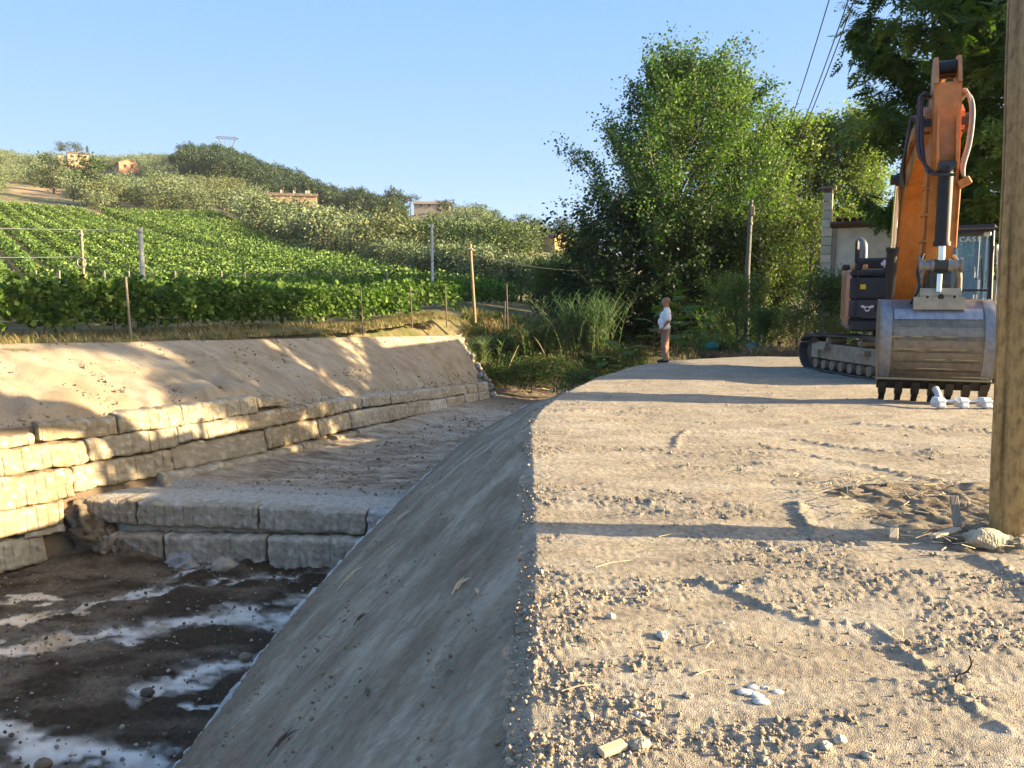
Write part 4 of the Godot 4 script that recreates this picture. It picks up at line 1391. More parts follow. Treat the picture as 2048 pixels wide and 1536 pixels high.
func build_far_houses() -> void:
	var brick := Color(0.33, 0.225, 0.135)
	var roof := Color(0.16, 0.10, 0.07)
	var t := far_house("stone_farmhouse", "long brown stone farmhouse with a low tiled roof above the olive slope", P(-78.0, land(-78, 277) - 0.4, 277), 0.22, 17.5, 8.0, 4.9, brick, roof, 1.3,
		[[-5.6, 3.4, 0.7, 0.9], [-2.0, 3.2, 0.7, 0.9], [2.0, 3.4, 0.7, 1.0], [5.0, 3.3, 0.7, 0.9], [6.2, 3.3, 0.5, 0.9], [-1.5, 1.0, 0.9, 1.6], [3.6, 1.2, 0.7, 0.9]], false, [-3.4, 1.0, 5.2, 6.1])
	for i in 2:
		var mb := MB.new()
		mb.col = Color(0.3, 0.3, 0.3)
		mb.cyl(Vector3(-2.6 + i * 4.0, 6.0, 0), Vector3(-2.6 + i * 4.0, 8.2, 0), 0.04, 5)
		mb.cyl(Vector3(-3.1 + i * 4.0, 8.0, 0), Vector3(-2.1 + i * 4.0, 8.0, 0), 0.03, 5)
		put("aerial", mb.mesh(), M.black, t)
	t = far_house("brick_villa", "square brick villa with small dark windows high on the hill", P(-208.0, land(-208, 378) - 0.4, 378), 0.5, 9.0, 9.0, 5.6, Color(0.40, 0.28, 0.185), Color(0.20, 0.12, 0.08), 1.2, [[-2.8, 4.2, 0.9, 1.1], [0.0, 4.2, 0.9, 1.1], [2.6, 4.2, 0.9, 1.1], [-2.6, 1.5, 0.9, 1.1], [2.4, 1.6, 0.9, 1.1]])
	var mb2 := MB.new()
	mb2.col = Color(0.40, 0.28, 0.185)
	mb2.box(Transform3D(Basis(), Vector3(-6.5, 1.6, 0.5)), Vector3(4.0, 5.0, 6.0), 0.0)
	put("lean_to", mb2.mesh(), M.plaster, t)
	far_house("pink_house", "pink gabled house with arched openings lower than the brick villa", P(-172.0, land(-172, 352) - 0.4, 352), 0.6, 8.0, 8.5, 3.6, Color(0.52, 0.27, 0.16), Color(0.34, 0.17, 0.10), 1.5, [[-1.6, 2.2, 0.9, 1.4], [1.2, 2.2, 0.9, 1.4]], true)
	far_house("low_shed", "low tiled shed on the terrace beside the pink house", P(-160.0, land(-160, 345) - 0.6, 345), 0.6, 8.0, 4.0, 1.3, Color(0.44, 0.27, 0.17), Color(0.24, 0.14, 0.09), 0.6, [])
	far_house("yellow_villa", "pale yellow villa on the hilltop behind the umbrella pine", P(-243.0, land(-243, 452) - 1.0, 452), 0.3, 12.0, 8.0, 6.0, Color(0.58, 0.44, 0.22), Color(0.30, 0.2, 0.13), 1.2, [[-3.5, 3.6, 0.9, 1.3], [0.0, 3.6, 0.9, 1.3], [3.5, 3.6, 0.9, 1.3]])
	far_house("yellow_villa", "flat yellow wing of the hilltop villas past the tall cypress", P(-222.0, land(-222, 452) - 1.0, 452), 0.3, 14.0, 7.0, 3.6, Color(0.58, 0.45, 0.25), Color(0.33, 0.22, 0.14), 0.7, [[-3.5, 2.2, 0.9, 1.2], [2.5, 2.2, 0.9, 1.2]])
	far_house("ridge_villa", "pale long villa on the ridge between an umbrella tree and a dark tree", P(-34.0, land(-34, 335) - 0.4, 335), 0.0, 15.0, 8.0, 3.0, Color(0.44, 0.36, 0.27), Color(0.25, 0.18, 0.13), 1.4, [[-4.5, 2.4, 0.9, 1.2], [-1.0, 2.4, 0.9, 1.2], [3.0, 2.4, 0.9, 1.2]], false, [2.0])
	far_house("yellow_house", "small yellow house with a gabled roof on the wooded slope", P(12.2, land(12.2, 208) + 0.4, 208), 0.45, 5.6, 7.0, 3.4, Color(0.60, 0.44, 0.18), Color(0.26, 0.14, 0.09), 1.1, [[-0.9, 1.6, 0.6, 1.1], [1.0, 1.6, 0.6, 1.1]], true)

func build_pylon() -> void:
	var x := -163.0
	var d := 452.0
	var t := thing("lattice_pylon", "steel lattice power pylon showing over the wooded hilltop", "pylon", P(x, land(x, d), d), 0.3)
	var mb := MB.new()
	mb.col = Color(0.10, 0.115, 0.13)
	var h := 24.5
	for sx in [-1.0, 1.0]:
		for sz in [-1.0, 1.0]:
			mb.tube([Vector3(sx * 1.6, 0, sz * 1.2), Vector3(sx * 0.6, h * 0.6, sz * 0.5), Vector3(sx * 4.4, h, sz * 0.4)], [0.30], 4)
	for k in 7:
		var y0 := h * 0.6 * k / 7.0
		var y1 := h * 0.6 * (k + 1) / 7.0
		for sz in [-1.0, 1.0]:
			var w0 := lerpf(1.6, 0.6, k / 7.0)
			var w1 := lerpf(1.6, 0.6, (k + 1) / 7.0)
			mb.tube([Vector3(-w0, y0, sz * 0.9), Vector3(w1, y1, sz * 0.8)], [0.07], 3)
			mb.tube([Vector3(w0, y0, sz * 0.9), Vector3(-w1, y1, sz * 0.8)], [0.07], 3)
	put("tower", mb.mesh(), M.black, t)
	mb = MB.new()
	mb.col = Color(0.10, 0.115, 0.13)
	for y in [h, h + 1.0]:
		mb.tube([Vector3(-6.2, h + 0.5, 0), Vector3(-4.4, y, 0.4), Vector3(4.4, y, 0.4), Vector3(6.2, h + 0.5, 0)], [0.2], 4)
	for k in 9:
		var xx := -4.4 + 8.8 * k / 9.0
		mb.tube([Vector3(xx, h, 0.4), Vector3(xx + 0.98, h + 1.0, 0.4)], [0.07], 3)
	for s in [-1.0, 1.0]:
		mb.tube([Vector3(s * 0.6, h * 0.6, 0.5), Vector3(s * 1.6, h, 0.4)], [0.1], 4)
		mb.tube([Vector3(s * 3.4, h + 1.0, 0.4), Vector3(s * 3.9, h + 2.2, 0.4), Vector3(s * 4.4, h + 1.0, 0.4)], [0.09], 3)
	put("crossarm", mb.mesh(), M.black, t)

# ------------------------------------------------------------------ vineyards
func vine_leafage(lv: MB, a: Vector2, b: Vector2, per_m: float, l: float, low: float, high: float, thick: float, pal: Array, near := false) -> void:
	var len := a.distance_to(b)
	var n := int(len * per_m)
	var t := (b - a).normalized()
	var nn := Vector2(-t.y, t.x)
	var ys := PackedFloat32Array()
	var m := int(len / 2.0) + 2
	for i in m + 1:
		var q := a.lerp(b, i / float(m))
		ys.append(land(q.x, q.y))
	for i in n:
		var u := R.randf()
		var k := u * m
		var g := lerpf(ys[int(k)], ys[mini(int(k) + 1, m)], k - int(k))
		var along := u * len
		var top := high + 0.28 * NB.get_noise_2d(along * 0.8 + a.x * 7.0, a.y) + 0.14 * NB.get_noise_2d(along * 3.0, a.x)
		var bot := low + 0.15 * NB.get_noise_2d(along * 1.3, a.x + 9.0)
		var v := pow(R.randf(), 0.8)
		var wob := NB.get_noise_2d(along * 1.1, v * 2.0 + a.x)
		if near and wob + 0.5 < R.randf() * 0.35: continue
		var w := thick * (0.55 + 0.45 * sin(v * PI)) * (1.0 + 0.7 * wob)
		var off := w * (1.0 if R.randf() < 0.5 else -1.0) * sqrt(R.randf())
		var q := a + t * along + nn * off
		lv.col = (pal[R.randi() % pal.size()] as Color) * (R.randf_range(0.75, 1.25) * (1.0 + 0.3 * NB.get_noise_2d(along * 0.5, a.x * 3.0)))
		lv.col.a = 1.0
		var ll := l * R.randf_range(0.6, 1.3)
		var dirv := Vector3(R.randf_range(-1, 1) + nn.x * off, R.randf_range(-1.0, 0.5) if v < 0.9 else R.randf_range(-0.3, 1.2), R.randf_range(-1, 1) - nn.y * off).normalized()
		var o := P(q.x, g + lerpf(bot, top, v), q.y)
		if near:
			vine_leaf(lv, o, dirv, Vector3(R.randf_range(-1, 1), R.randf_range(-0.2, 1.2), R.randf_range(-1, 1)), ll)
		else:
			lv.leaf(o, dirv, Vector3(R.randf_range(-1, 1), R.randf_range(-0.2, 1.2), R.randf_range(-1, 1)), ll, ll * 0.8)

func vine_leaf(lv: MB, o: Vector3, d: Vector3, up: Vector3, l: float) -> void:   # five-lobed
	var s := d.cross(up)
	s = s.normalized() if s.length() > 1e-5 else Vector3.RIGHT
	var nn := s.cross(d)
	var k := lv.p(o)
	lv.p(o + (s * 0.50 - d * 0.06 - nn * 0.06) * l)
	lv.p(o + (s * 0.27 + d * 0.30 + nn * 0.03) * l)
	lv.p(o + (s * 0.45 + d * 0.58 - nn * 0.08) * l)
	lv.p(o + d * l - nn * 0.1 * l)
	lv.p(o + (-s * 0.45 + d * 0.58 - nn * 0.08) * l)
	lv.p(o + (-s * 0.27 + d * 0.30 + nn * 0.03) * l)
	lv.p(o + (-s * 0.50 - d * 0.06 - nn * 0.06) * l)
	for i in range(1, 7):
		lv.tri(k, k + i, k + i + 1)

func ordinal(n: int) -> String:
	var ones := ["", "first", "second", "third", "fourth", "fifth", "sixth", "seventh", "eighth", "ninth", "tenth", "eleventh", "twelfth", "thirteenth", "fourteenth", "fifteenth", "sixteenth", "seventeenth", "eighteenth", "nineteenth"]
	if n < 20: return ones[n]
	var tens: String = ["", "", "twenty", "thirty", "forty"][n / 10]
	return (["", "", "twentieth", "thirtieth", "fortieth"][n / 10]) if n % 10 == 0 else tens + "-" + ones[n % 10]

func build_vines() -> void:
	var pal := [Color(0.085, 0.15, 0.028), Color(0.11, 0.18, 0.035), Color(0.065, 0.12, 0.024), Color(0.14, 0.20, 0.045)]
	# the first row, along the top of the far bank
	var t := thing("vine_row", "lush vine row on wires along the top of the far bank", "vine row", Vector3.ZERO, 0.0, "vine rows on the flat field")
	var lv := MB.new()
	var segs := []
	for i in 15:
		var f := wall_at(-8.0 + i * 2.62)
		var s := -8.0 + i * 2.62
		var w := lerpt([[-20, 3.6], [5, 3.4], [11.5, 2.9], [18, 2.4], [25, 1.5], [27, 1.3]], s) + 2.35
		segs.append(f[0] + f[1] * w)
	for i in 14:
		var far := i / 13.0
		vine_leafage(lv, segs[i], segs[i + 1], lerpf(760, 430, far) if i < 13 else 200.0, 0.15, 0.40, lerpf(1.75, 1.55, far), 0.33, pal, true)
	# a fuller wild bulge at the near end
	vine_leafage(lv, segs[1], segs[3], 500, 0.16, 0.3, 2.15, 0.5, [Color(0.13, 0.19, 0.04), Color(0.17, 0.23, 0.05), Color(0.09, 0.15, 0.03)], true)
	put("foliage", lv.mesh(), M.leaf, t)
	var mb := MB.new()
	mb.col = Color(0.10, 0.075, 0.05)
	for i in 11:
		for k in 3:
			var q: Vector2 = segs[i].lerp(segs[i + 1], (k + 0.3 * R.randf()) / 3.0)
			var g := land(q.x, q.y) + 0.05
			var b := P(q.x, g - 0.1, q.y)
			var hook := Vector3(R.randf_range(-0.3, 0.3), 0, R.randf_range(-0.1, 0.1))
			mb.tube([b, b + Vector3(0.02, 0.3, 0) + hook * 0.3, b + Vector3(0, 0.55, 0) + hook, b + Vector3(0, 0.6, 0) + hook * 1.8], [0.028, 0.024, 0.02, 0.012], 5)
	put("stem", mb.mesh(), M.bark, t)
	for lay in 2:
		mb = MB.new()
		mb.col = Color(0.05, 0.05, 0.05)
		var pts := []
		for q in segs:
			pts.append(P(q.x, land(q.x, q.y) + [0.52, 1.15][lay], q.y))
		mb.tube(pts, [0.012 if lay == 0 else 0.006], 4)
		put("wire", mb.mesh(), M.black, t)
	# rows further out on the flat field
	var a := Vector2(-15.6, 16.5)
	var dir := Vector2(0.5, 0.866)
	var nn := Vector2(-0.866, 0.5)
	var names := ["second vine row back from the bank, on the flat field", "third vine row back from the bank, on the flat field", "fourth vine row back from the bank", "fifth vine row back from the bank", "sixth vine row back from the bank", "seventh vine row back from the bank, before the bare path", "eighth vine row back, at the bare path below the hill"]
	for i in 7:
		var o := a + nn * (1.2 + 2.5 * (i + 1)) + dir * (3.0 + i * 1.5)
		var e := o + dir * (35.0 + i * 2.5 - (0.0 if i < 4 else 4.0))
		lv = MB.new()
		vine_leafage(lv, o, e, 150.0 - i * 8.0, 0.24, 0.5, 1.45, 0.33, pal)
		var r := thing("vine_row", names[i], "vine row", Vector3.ZERO, 0.0, "vine rows on the flat field")
		put("foliage", lv.mesh(), M.leaf, r)
	# the hillside vineyard: rows run down across the slope
	var field := PackedVector2Array([Vector2(-108, 137), Vector2(-94, 142), Vector2(-57, 151), Vector2(-34, 116), Vector2(-17.5, 86), Vector2(-3.0, 58), Vector2(-20, 57), Vector2(-42, 58), Vector2(-75, 64), Vector2(-120, 72)])
	var down := Vector2(0.61, -0.792)
	var acr := Vector2(0.792, 0.61)
	var count := 0
	for i in 46:
		var off := -52.0 + i * 2.3
		if i == 33: off += 0.0
		# clip the line to the field
		var lo := 1e9
		var hi := -1e9
		for k in 400:
			var s := -170.0 + k * 0.8
			var q := acr * off + down * s
			if field.size() and inside(field, q.x, q.y):
				lo = minf(lo, s)
				hi = maxf(hi, s)
		if hi - lo < 6.0: continue
		if i == 34: continue      # a missing row leaves the dark gap
		var p0 := acr * off + down * lo
		var p1 := acr * off + down * hi
		lv = MB.new()
		vine_leafage(lv, p0, p1, 122.0, 0.24, 0.35, 1.75, 0.42, pal)
		count += 1
		var o := put("vine_row", lv.mesh(), M.leaf_far)
		mark(o, ["vine row nearest the bare path at the foot of the hillside vineyard", "topmost vine row of the hillside vineyard, under the olive grove"][0 if count == 1 else 1] if count in [1, 41] else "%s vine row of the hillside vineyard, counted uphill from the bare path" % ordinal(count), "vine row", "vine rows of the hillside vineyard")
	# stakes at the low edge of the hillside rows
	var st := MB.new()
	st.col = Color(0.30, 0.27, 0.22)
	st.box(Transform3D(Basis(), Vector3(0, 0.9, 0)), Vector3(0.09, 2.0, 0.09), 0.01)
	var sm := st.mesh()
	for i in 22:
		var x := lerpf(-41.0, -4.0, i / 21.0)
		var d := 58.2 - 0.5 * i / 21.0
		var o := put("vine_stake", sm, M.wood)
		o.position = P(x, land(x, d) - 0.1, d)
		o.rotation = Vector3(R.randf_range(-0.06, 0.06), R.randf(), R.randf_range(-0.06, 0.06))
		mark(o, ordinal(i + 1) + " thin grey stake along the hillside vineyard's foot, counted from the concrete pole", "vine stake", "stakes along the lower vineyard edge")
# ------------------------------------------------------------------ near trees
func compound_leaf(n: int, lw: float, seed_: int) -> ArrayMesh:   # a frond along +Z, one long, with leaflets on both sides
	var rg := RandomNumberGenerator.new()
	rg.seed = seed_
	var mb := MB.new()
	mb.col = Color(1.3, 1.2, 0.8)
	var at := func(t: float) -> Vector3: return Vector3(0, -0.48 * t * t, t)
	mb.tube([at.call(0.0), at.call(0.4), at.call(0.8), at.call(1.0)], [0.008, 0.006, 0.004, 0.002], 3, false)
	for i in n:
		var t := lerpf(0.18, 0.97, i / float(n - 1))
		var l := 0.30 * (0.75 + 0.5 * sin(t * PI)) * rg.randf_range(0.85, 1.15)
		for s in [-1.0, 1.0]:
			mb.col = Color(1, 1, 1) * rg.randf_range(0.8, 1.2)
			mb.leaf(at.call(t), Vector3(s * 1.0, -0.35 + rg.randf_range(-0.2, 0.2), 0.55).normalized(), Vector3(s * 0.3, 1, 0), l, l * lw)
	mb.leaf(at.call(0.97), Vector3(0, -0.5, 1).normalized(), Vector3.UP, 0.28, 0.28 * lw)
	return mb.mesh()

func build_trees() -> void:
	var pop_pal := [Color(0.085, 0.15, 0.042), Color(0.112, 0.182, 0.05), Color(0.07, 0.122, 0.04), Color(0.145, 0.20, 0.066)]
	var spec := {"h": 15.6, "r": 6.5, "trunk": 0.30, "t0": 0.10, "n": 66, "subs": 19, "leaves": 58, "l": 0.17, "w": 0.85, "rise": 30.0, "rise_top": 68.0, "prof": [[0.1, 0.95], [0.3, 1.0], [0.5, 0.82], [0.75, 0.5], [1.0, 0.25]], "pal": pop_pal, "puff": 1.0, "spread": 0.42, "droop": 0.35, "bare": 0.3, "curve": 0.6, "bark": Color(0.17, 0.15, 0.12)}
	tree("poplar_tree", tree_meshes(spec, 401), P(9.9, -0.2, 47.0), 0.6, "big leafy poplar with rising limbs, the largest tree, behind the standing man", "tree", "", Vector3(1, 1, 1))
	var sp2: Dictionary = spec.duplicate()
	sp2.merge({"h": 15.0, "r": 3.9, "n": 48, "subs": 13, "leaves": 38, "rise": 52.0, "pal": [Color(0.13, 0.195, 0.052), Color(0.165, 0.225, 0.066), Color(0.10, 0.16, 0.048)]}, true)
	tree("poplar_tree", tree_meshes(sp2, 402), P(14.2, -0.2, 49.0), 1.9, "narrower poplar whose crown joins the big one, near the grey utility pole", "tree", "", Vector3(1, 1, 1))
	var sp3: Dictionary = spec.duplicate()
	sp3.merge({"h": 13.5, "r": 2.2, "n": 46, "subs": 9, "leaves": 26, "l": 0.2, "rise": 62.0, "rise_top": 80.0, "t0": 0.08, "puff": 0.8, "trunk": 0.2, "pal": [Color(0.23, 0.28, 0.085), Color(0.27, 0.31, 0.11), Color(0.19, 0.24, 0.07)], "prof": [[0.1, 0.7], [0.5, 1.0], [0.85, 0.7], [1.0, 0.3]]}, true)  # yellowish lighter palette: light through the leaves is put into the colour
	var pa := tree_meshes(sp3, 403)
	var pb := tree_meshes(sp3, 404)
	var rows := [[17.0, 53.0, 0.93, 0, "first poplar of the pale line behind, next to the big poplar's crown"], [19.2, 54.0, 0.99, 1, "second poplar of the pale line behind over the chimney top"], [21.2, 55.0, 1.02, 0, "third poplar of the pale line behind the chimney"], [23.0, 54.0, 1.04, 1, "fourth poplar of the pale line, behind the tiled roof"], [24.8, 55.0, 1.0, 0, "last poplar of the pale line, half hidden by the dark pinnate tree"], [14.6, 56.0, 0.72, 1, "shorter pale poplar low between the big trees and the line"]]
	for q in rows:
		tree("poplar_tree", [pa, pb][q[3]], P(q[0], 0.0, q[1]), R.randf() * TAU, q[4], "tree", "pale poplars in a line", Vector3(q[2] * 1.12, q[2], q[2] * 1.12))
	var oak := {"h": 7.4, "r": 3.9, "trunk": 0.2, "t0": 0.08, "n": 40, "subs": 12, "leaves": 34, "l": 0.2, "w": 0.7, "rise": 14.0, "rise_top": 50.0, "prof": [[0.1, 0.9], [0.4, 1.0], [0.8, 0.75], [1.0, 0.35]], "pal": [Color(0.036, 0.062, 0.024), Color(0.05, 0.08, 0.03), Color(0.03, 0.05, 0.02)], "puff": 0.9, "spread": 0.5, "bark": Color(0.05, 0.04, 0.03)}
	var oa := tree_meshes(oak, 411)
	var ob := tree_meshes(oak, 412)
	tree("oak_tree", oa, P(6.6, -0.5, 46.0), 0.0, "dark leafy oak under the big poplar, over the ravine", "tree", "", Vector3(1.2, 1.05, 1.2))
	tree("oak_tree", ob, P(10.4, -0.5, 45.0), 1.0, "very dark oak straight behind the standing man", "tree", "", Vector3(1.2, 1.0, 1.2))
	tree("oak_tree", oa, P(13.4, -0.4, 46.5), 2.2, "dark oak between the standing man and the grey utility pole", "tree", "", Vector3(1.05, 0.95, 1.05))
	tree("oak_tree", ob, P(4.0, -0.8, 47.5), 3.2, "low dark oak above the reed clump", "tree", "", Vector3(0.75, 0.6, 0.75))
	for q in [[6.2, 43.2, 0.75, "low dark thicket under the big poplar, over the ravine"], [8.8, 43.0, 0.7, "low dark thicket straight behind the man's head"], [11.4, 43.4, 0.75, "low dark thicket next to the utility pole"], [4.2, 45.0, 0.6, "low dark thicket above the reeds"], [14.0, 44.6, 0.7, "low dark thicket behind the sunlit reeds"]]:
		tree("thicket", [oa, ob][int(q[0]) % 2], P(q[0], -1.1, q[1]), q[0], q[3], "thicket", "dark thickets under the poplars", Vector3(q[2], q[2] * 0.72, q[2]))
	var yb := {"h": 5.0, "r": 2.5, "trunk": 0.12, "t0": 0.05, "n": 30, "subs": 9, "leaves": 30, "l": 0.14, "w": 0.7, "rise": 40.0, "rise_top": 70.0, "prof": [[0.05, 0.9], [0.4, 1.0], [0.8, 0.7], [1.0, 0.35]], "pal": [Color(0.14, 0.175, 0.045), Color(0.17, 0.20, 0.055), Color(0.11, 0.14, 0.035)], "puff": 0.6, "spread": 0.5}
	var ya := tree_meshes(yb, 421)
	var yc := tree_meshes(yb, 422)
	tree("shrub", ya, P(4.6, -0.2, 50.0), 0.0, "tall yellow-green tree-like shrub behind the reed clump", "shrub", "", Vector3(1.1, 1.25, 1.1))
	tree("shrub", yc, P(2.2, 0.0, 47.0), 1.0, "yellowish shrub at the field end of the reed clump", "shrub", "", Vector3(0.8, 0.75, 0.8))
	tree("shrub", ya, P(9.2, -0.3, 31.5), 2.0, "sunlit bright green shrub beyond the standing man", "shrub", "", Vector3(0.62, 0.56, 0.62))
	tree("shrub", yc, P(14.0, -0.2, 43.0), 0.4, "yellow-green shrub behind the grey utility pole", "shrub", "", Vector3(1.0, 1.2, 1.0))
	tree("shrub", ya, P(16.5, -0.2, 43.0), 1.4, "tall yellow-green shrub between the utility pole and the house", "shrub", "", Vector3(1.2, 1.35, 1.2))
	tree("shrub", yc, P(13.0, -0.2, 46.0), 2.4, "light shrub behind the utility pole", "shrub", "", Vector3(1.1, 1.1, 1.1))
	# the dark tree with pinnate leaves behind the excavator
	var ail := {"h": 13.2, "r": 5.5, "trunk": 0.22, "t0": 0.14, "n": 60, "subs": 20, "leaves": 23, "l": 0.48, "w": 1.0, "rise": 22.0, "rise_top": 62.0, "prof": [[0.1, 0.95], [0.35, 1.0], [0.7, 0.95], [0.9, 0.6], [1.0, 0.3]], "pal": [Color(0.085, 0.15, 0.034), Color(0.115, 0.185, 0.042), Color(0.065, 0.115, 0.03), Color(0.15, 0.21, 0.052)], "puff": 1.15, "droop": 0.35, "bare": 0.3, "bark": Color(0.14, 0.12, 0.09), "collect": [], "tint": []}
	var rg := RandomNumberGenerator.new()
	rg.seed = 77
	var wood := MB.new()
	branchy(wood, MB.new(), ail, rg)
	var t := thing("walnut_tree", "large dark tree with long pinnate leaves overhanging behind the excavator", "tree", P(15.9, -0.2, 22.8), 2.2)
	put("trunk", wood.mesh(), M.bark, t)
	mark(scatter("crown", compound_leaf(6, 0.46, 5), M.leaf, ail.collect, ail.tint, t), "", "", "", "stuff")

# ------------------------------------------------------------------ the house behind the tree
func build_house() -> void:
	var t := thing("plastered_house", "cream plastered house with a tiled roof and tall corner chimney behind the tree", "house", P(11.35, 0.0, 28.5), -0.42)
	var mb := MB.new()
	mb.col = Color(0.60, 0.58, 0.47)
	mb.box(Transform3D(Basis(), Vector3(4.6, 2.0, -3.0)), Vector3(8.6, 5.0, 6.0), 0.02)
	put("wall", mb.mesh(), M.plaster, t)
	# corner chimney of stone courses
	var y := -0.4
	for i in 19:
		var h := 0.315
		mb = MB.new()
		mb.col = vary(Color(0.52, 0.47, 0.35), 0.12)
		mb.box(Transform3D(Basis(), Vector3(0.14, y + h / 2 - 0.006, -0.1)), Vector3(0.36 if y < 4.4 else 0.31, h - 0.018, 0.46), 0.012)
		put("stone", mb.mesh(), M.plaster, t)
		y += h
	mb = MB.new()
	mb.col = Color(0.12, 0.10, 0.09)
	mb.box(Transform3D(Basis(), Vector3(0.14, y + 0.06, -0.1)), Vector3(0.26, 0.14, 0.34), 0.01)
	mb.col = Color(0.26, 0.22, 0.18)
	mb.box(Transform3D(Basis(), Vector3(0.14, y + 0.17, -0.1)), Vector3(0.52, 0.08, 0.6), 0.01)
	put("chimney_cap", mb.mesh(), M.plaster, t)
	mb = MB.new()
	mb.col = Color(0.12, 0.08, 0.06)
	var rt := Transform3D(Basis(Vector3.RIGHT, deg_to_rad(-16.0)), Vector3(0, 4.5, 0.35))
	mb.box(rt * Transform3D(Basis(), Vector3(4.7, -0.05, 0)).translated_local(Vector3(0, 0, -3.4)), Vector3(8.9, 0.1, 6.9), 0.01)
	mb.box(Transform3D(Basis(), Vector3(4.7, 4.42, 0.12)), Vector3(8.8, 0.16, 0.24), 0.02)
	var roof := put("roof", mb.mesh(), M.plaster, t)
	# curved cover tiles, course by course
	var vars := []
	for k in 4:
		mb = MB.new()
		mb.col = [Color(0.30, 0.185, 0.12), Color(0.24, 0.15, 0.10), Color(0.36, 0.25, 0.175), Color(0.20, 0.14, 0.11)][k]
		var f := 0
		for i in 2:
			for j in 7:
				var a := PI * j / 6.0
				var r := lerpf(0.085, 0.105, i)
				mb.p(Vector3(cos(a) * r, sin(a) * r * 0.85, i * 0.42))
		for j in 6:
			mb.quad(f + j, f + j + 1, f + 7 + j + 1, f + 7 + j)
		vars.append(mb.mesh())
	for i in 36:
		for j in 7:
			var o := put("tile", vars[R.randi() % 4], M.plaster, roof)
			o.transform = rt * Transform3D(Basis(Vector3.UP, R.randf_range(-0.06, 0.06)), Vector3(0.55 + i * 0.235, 0.02 + R.randf_range(0, 0.012), -0.36 - j * 0.36 + 0.05))
	mb = MB.new()
	mb.col = Color(0.30, 0.27, 0.23)
	mb.tube([Vector3(0.42, 4.3, 0.08), Vector3(0.42, 0.0, 0.08)], [0.045], 8)
	put("downpipe", mb.mesh(), M.plaster, t)

# ------------------------------------------------------------------ poles and wires
func wire(mb: MB, a: Vector3, b: Vector3, sag: float, r: float) -> void:
	var pts := []
	for i in 21:
		var t := i / 20.0
		pts.append(a.lerp(b, t) - Vector3(0, sag * 4.0 * t * (1.0 - t), 0))
	mb.tube(pts, [r], 5)

func wire_thing(label: String, list: Array, col: Color) -> void:
	var mb := MB.new()
	mb.col = col
	for q in list:
		wire(mb, q[0], q[1], q[2], q[3])
	var o := put("overhead_wire", mb.mesh(), M.black)
	mark(o, label, "wire")

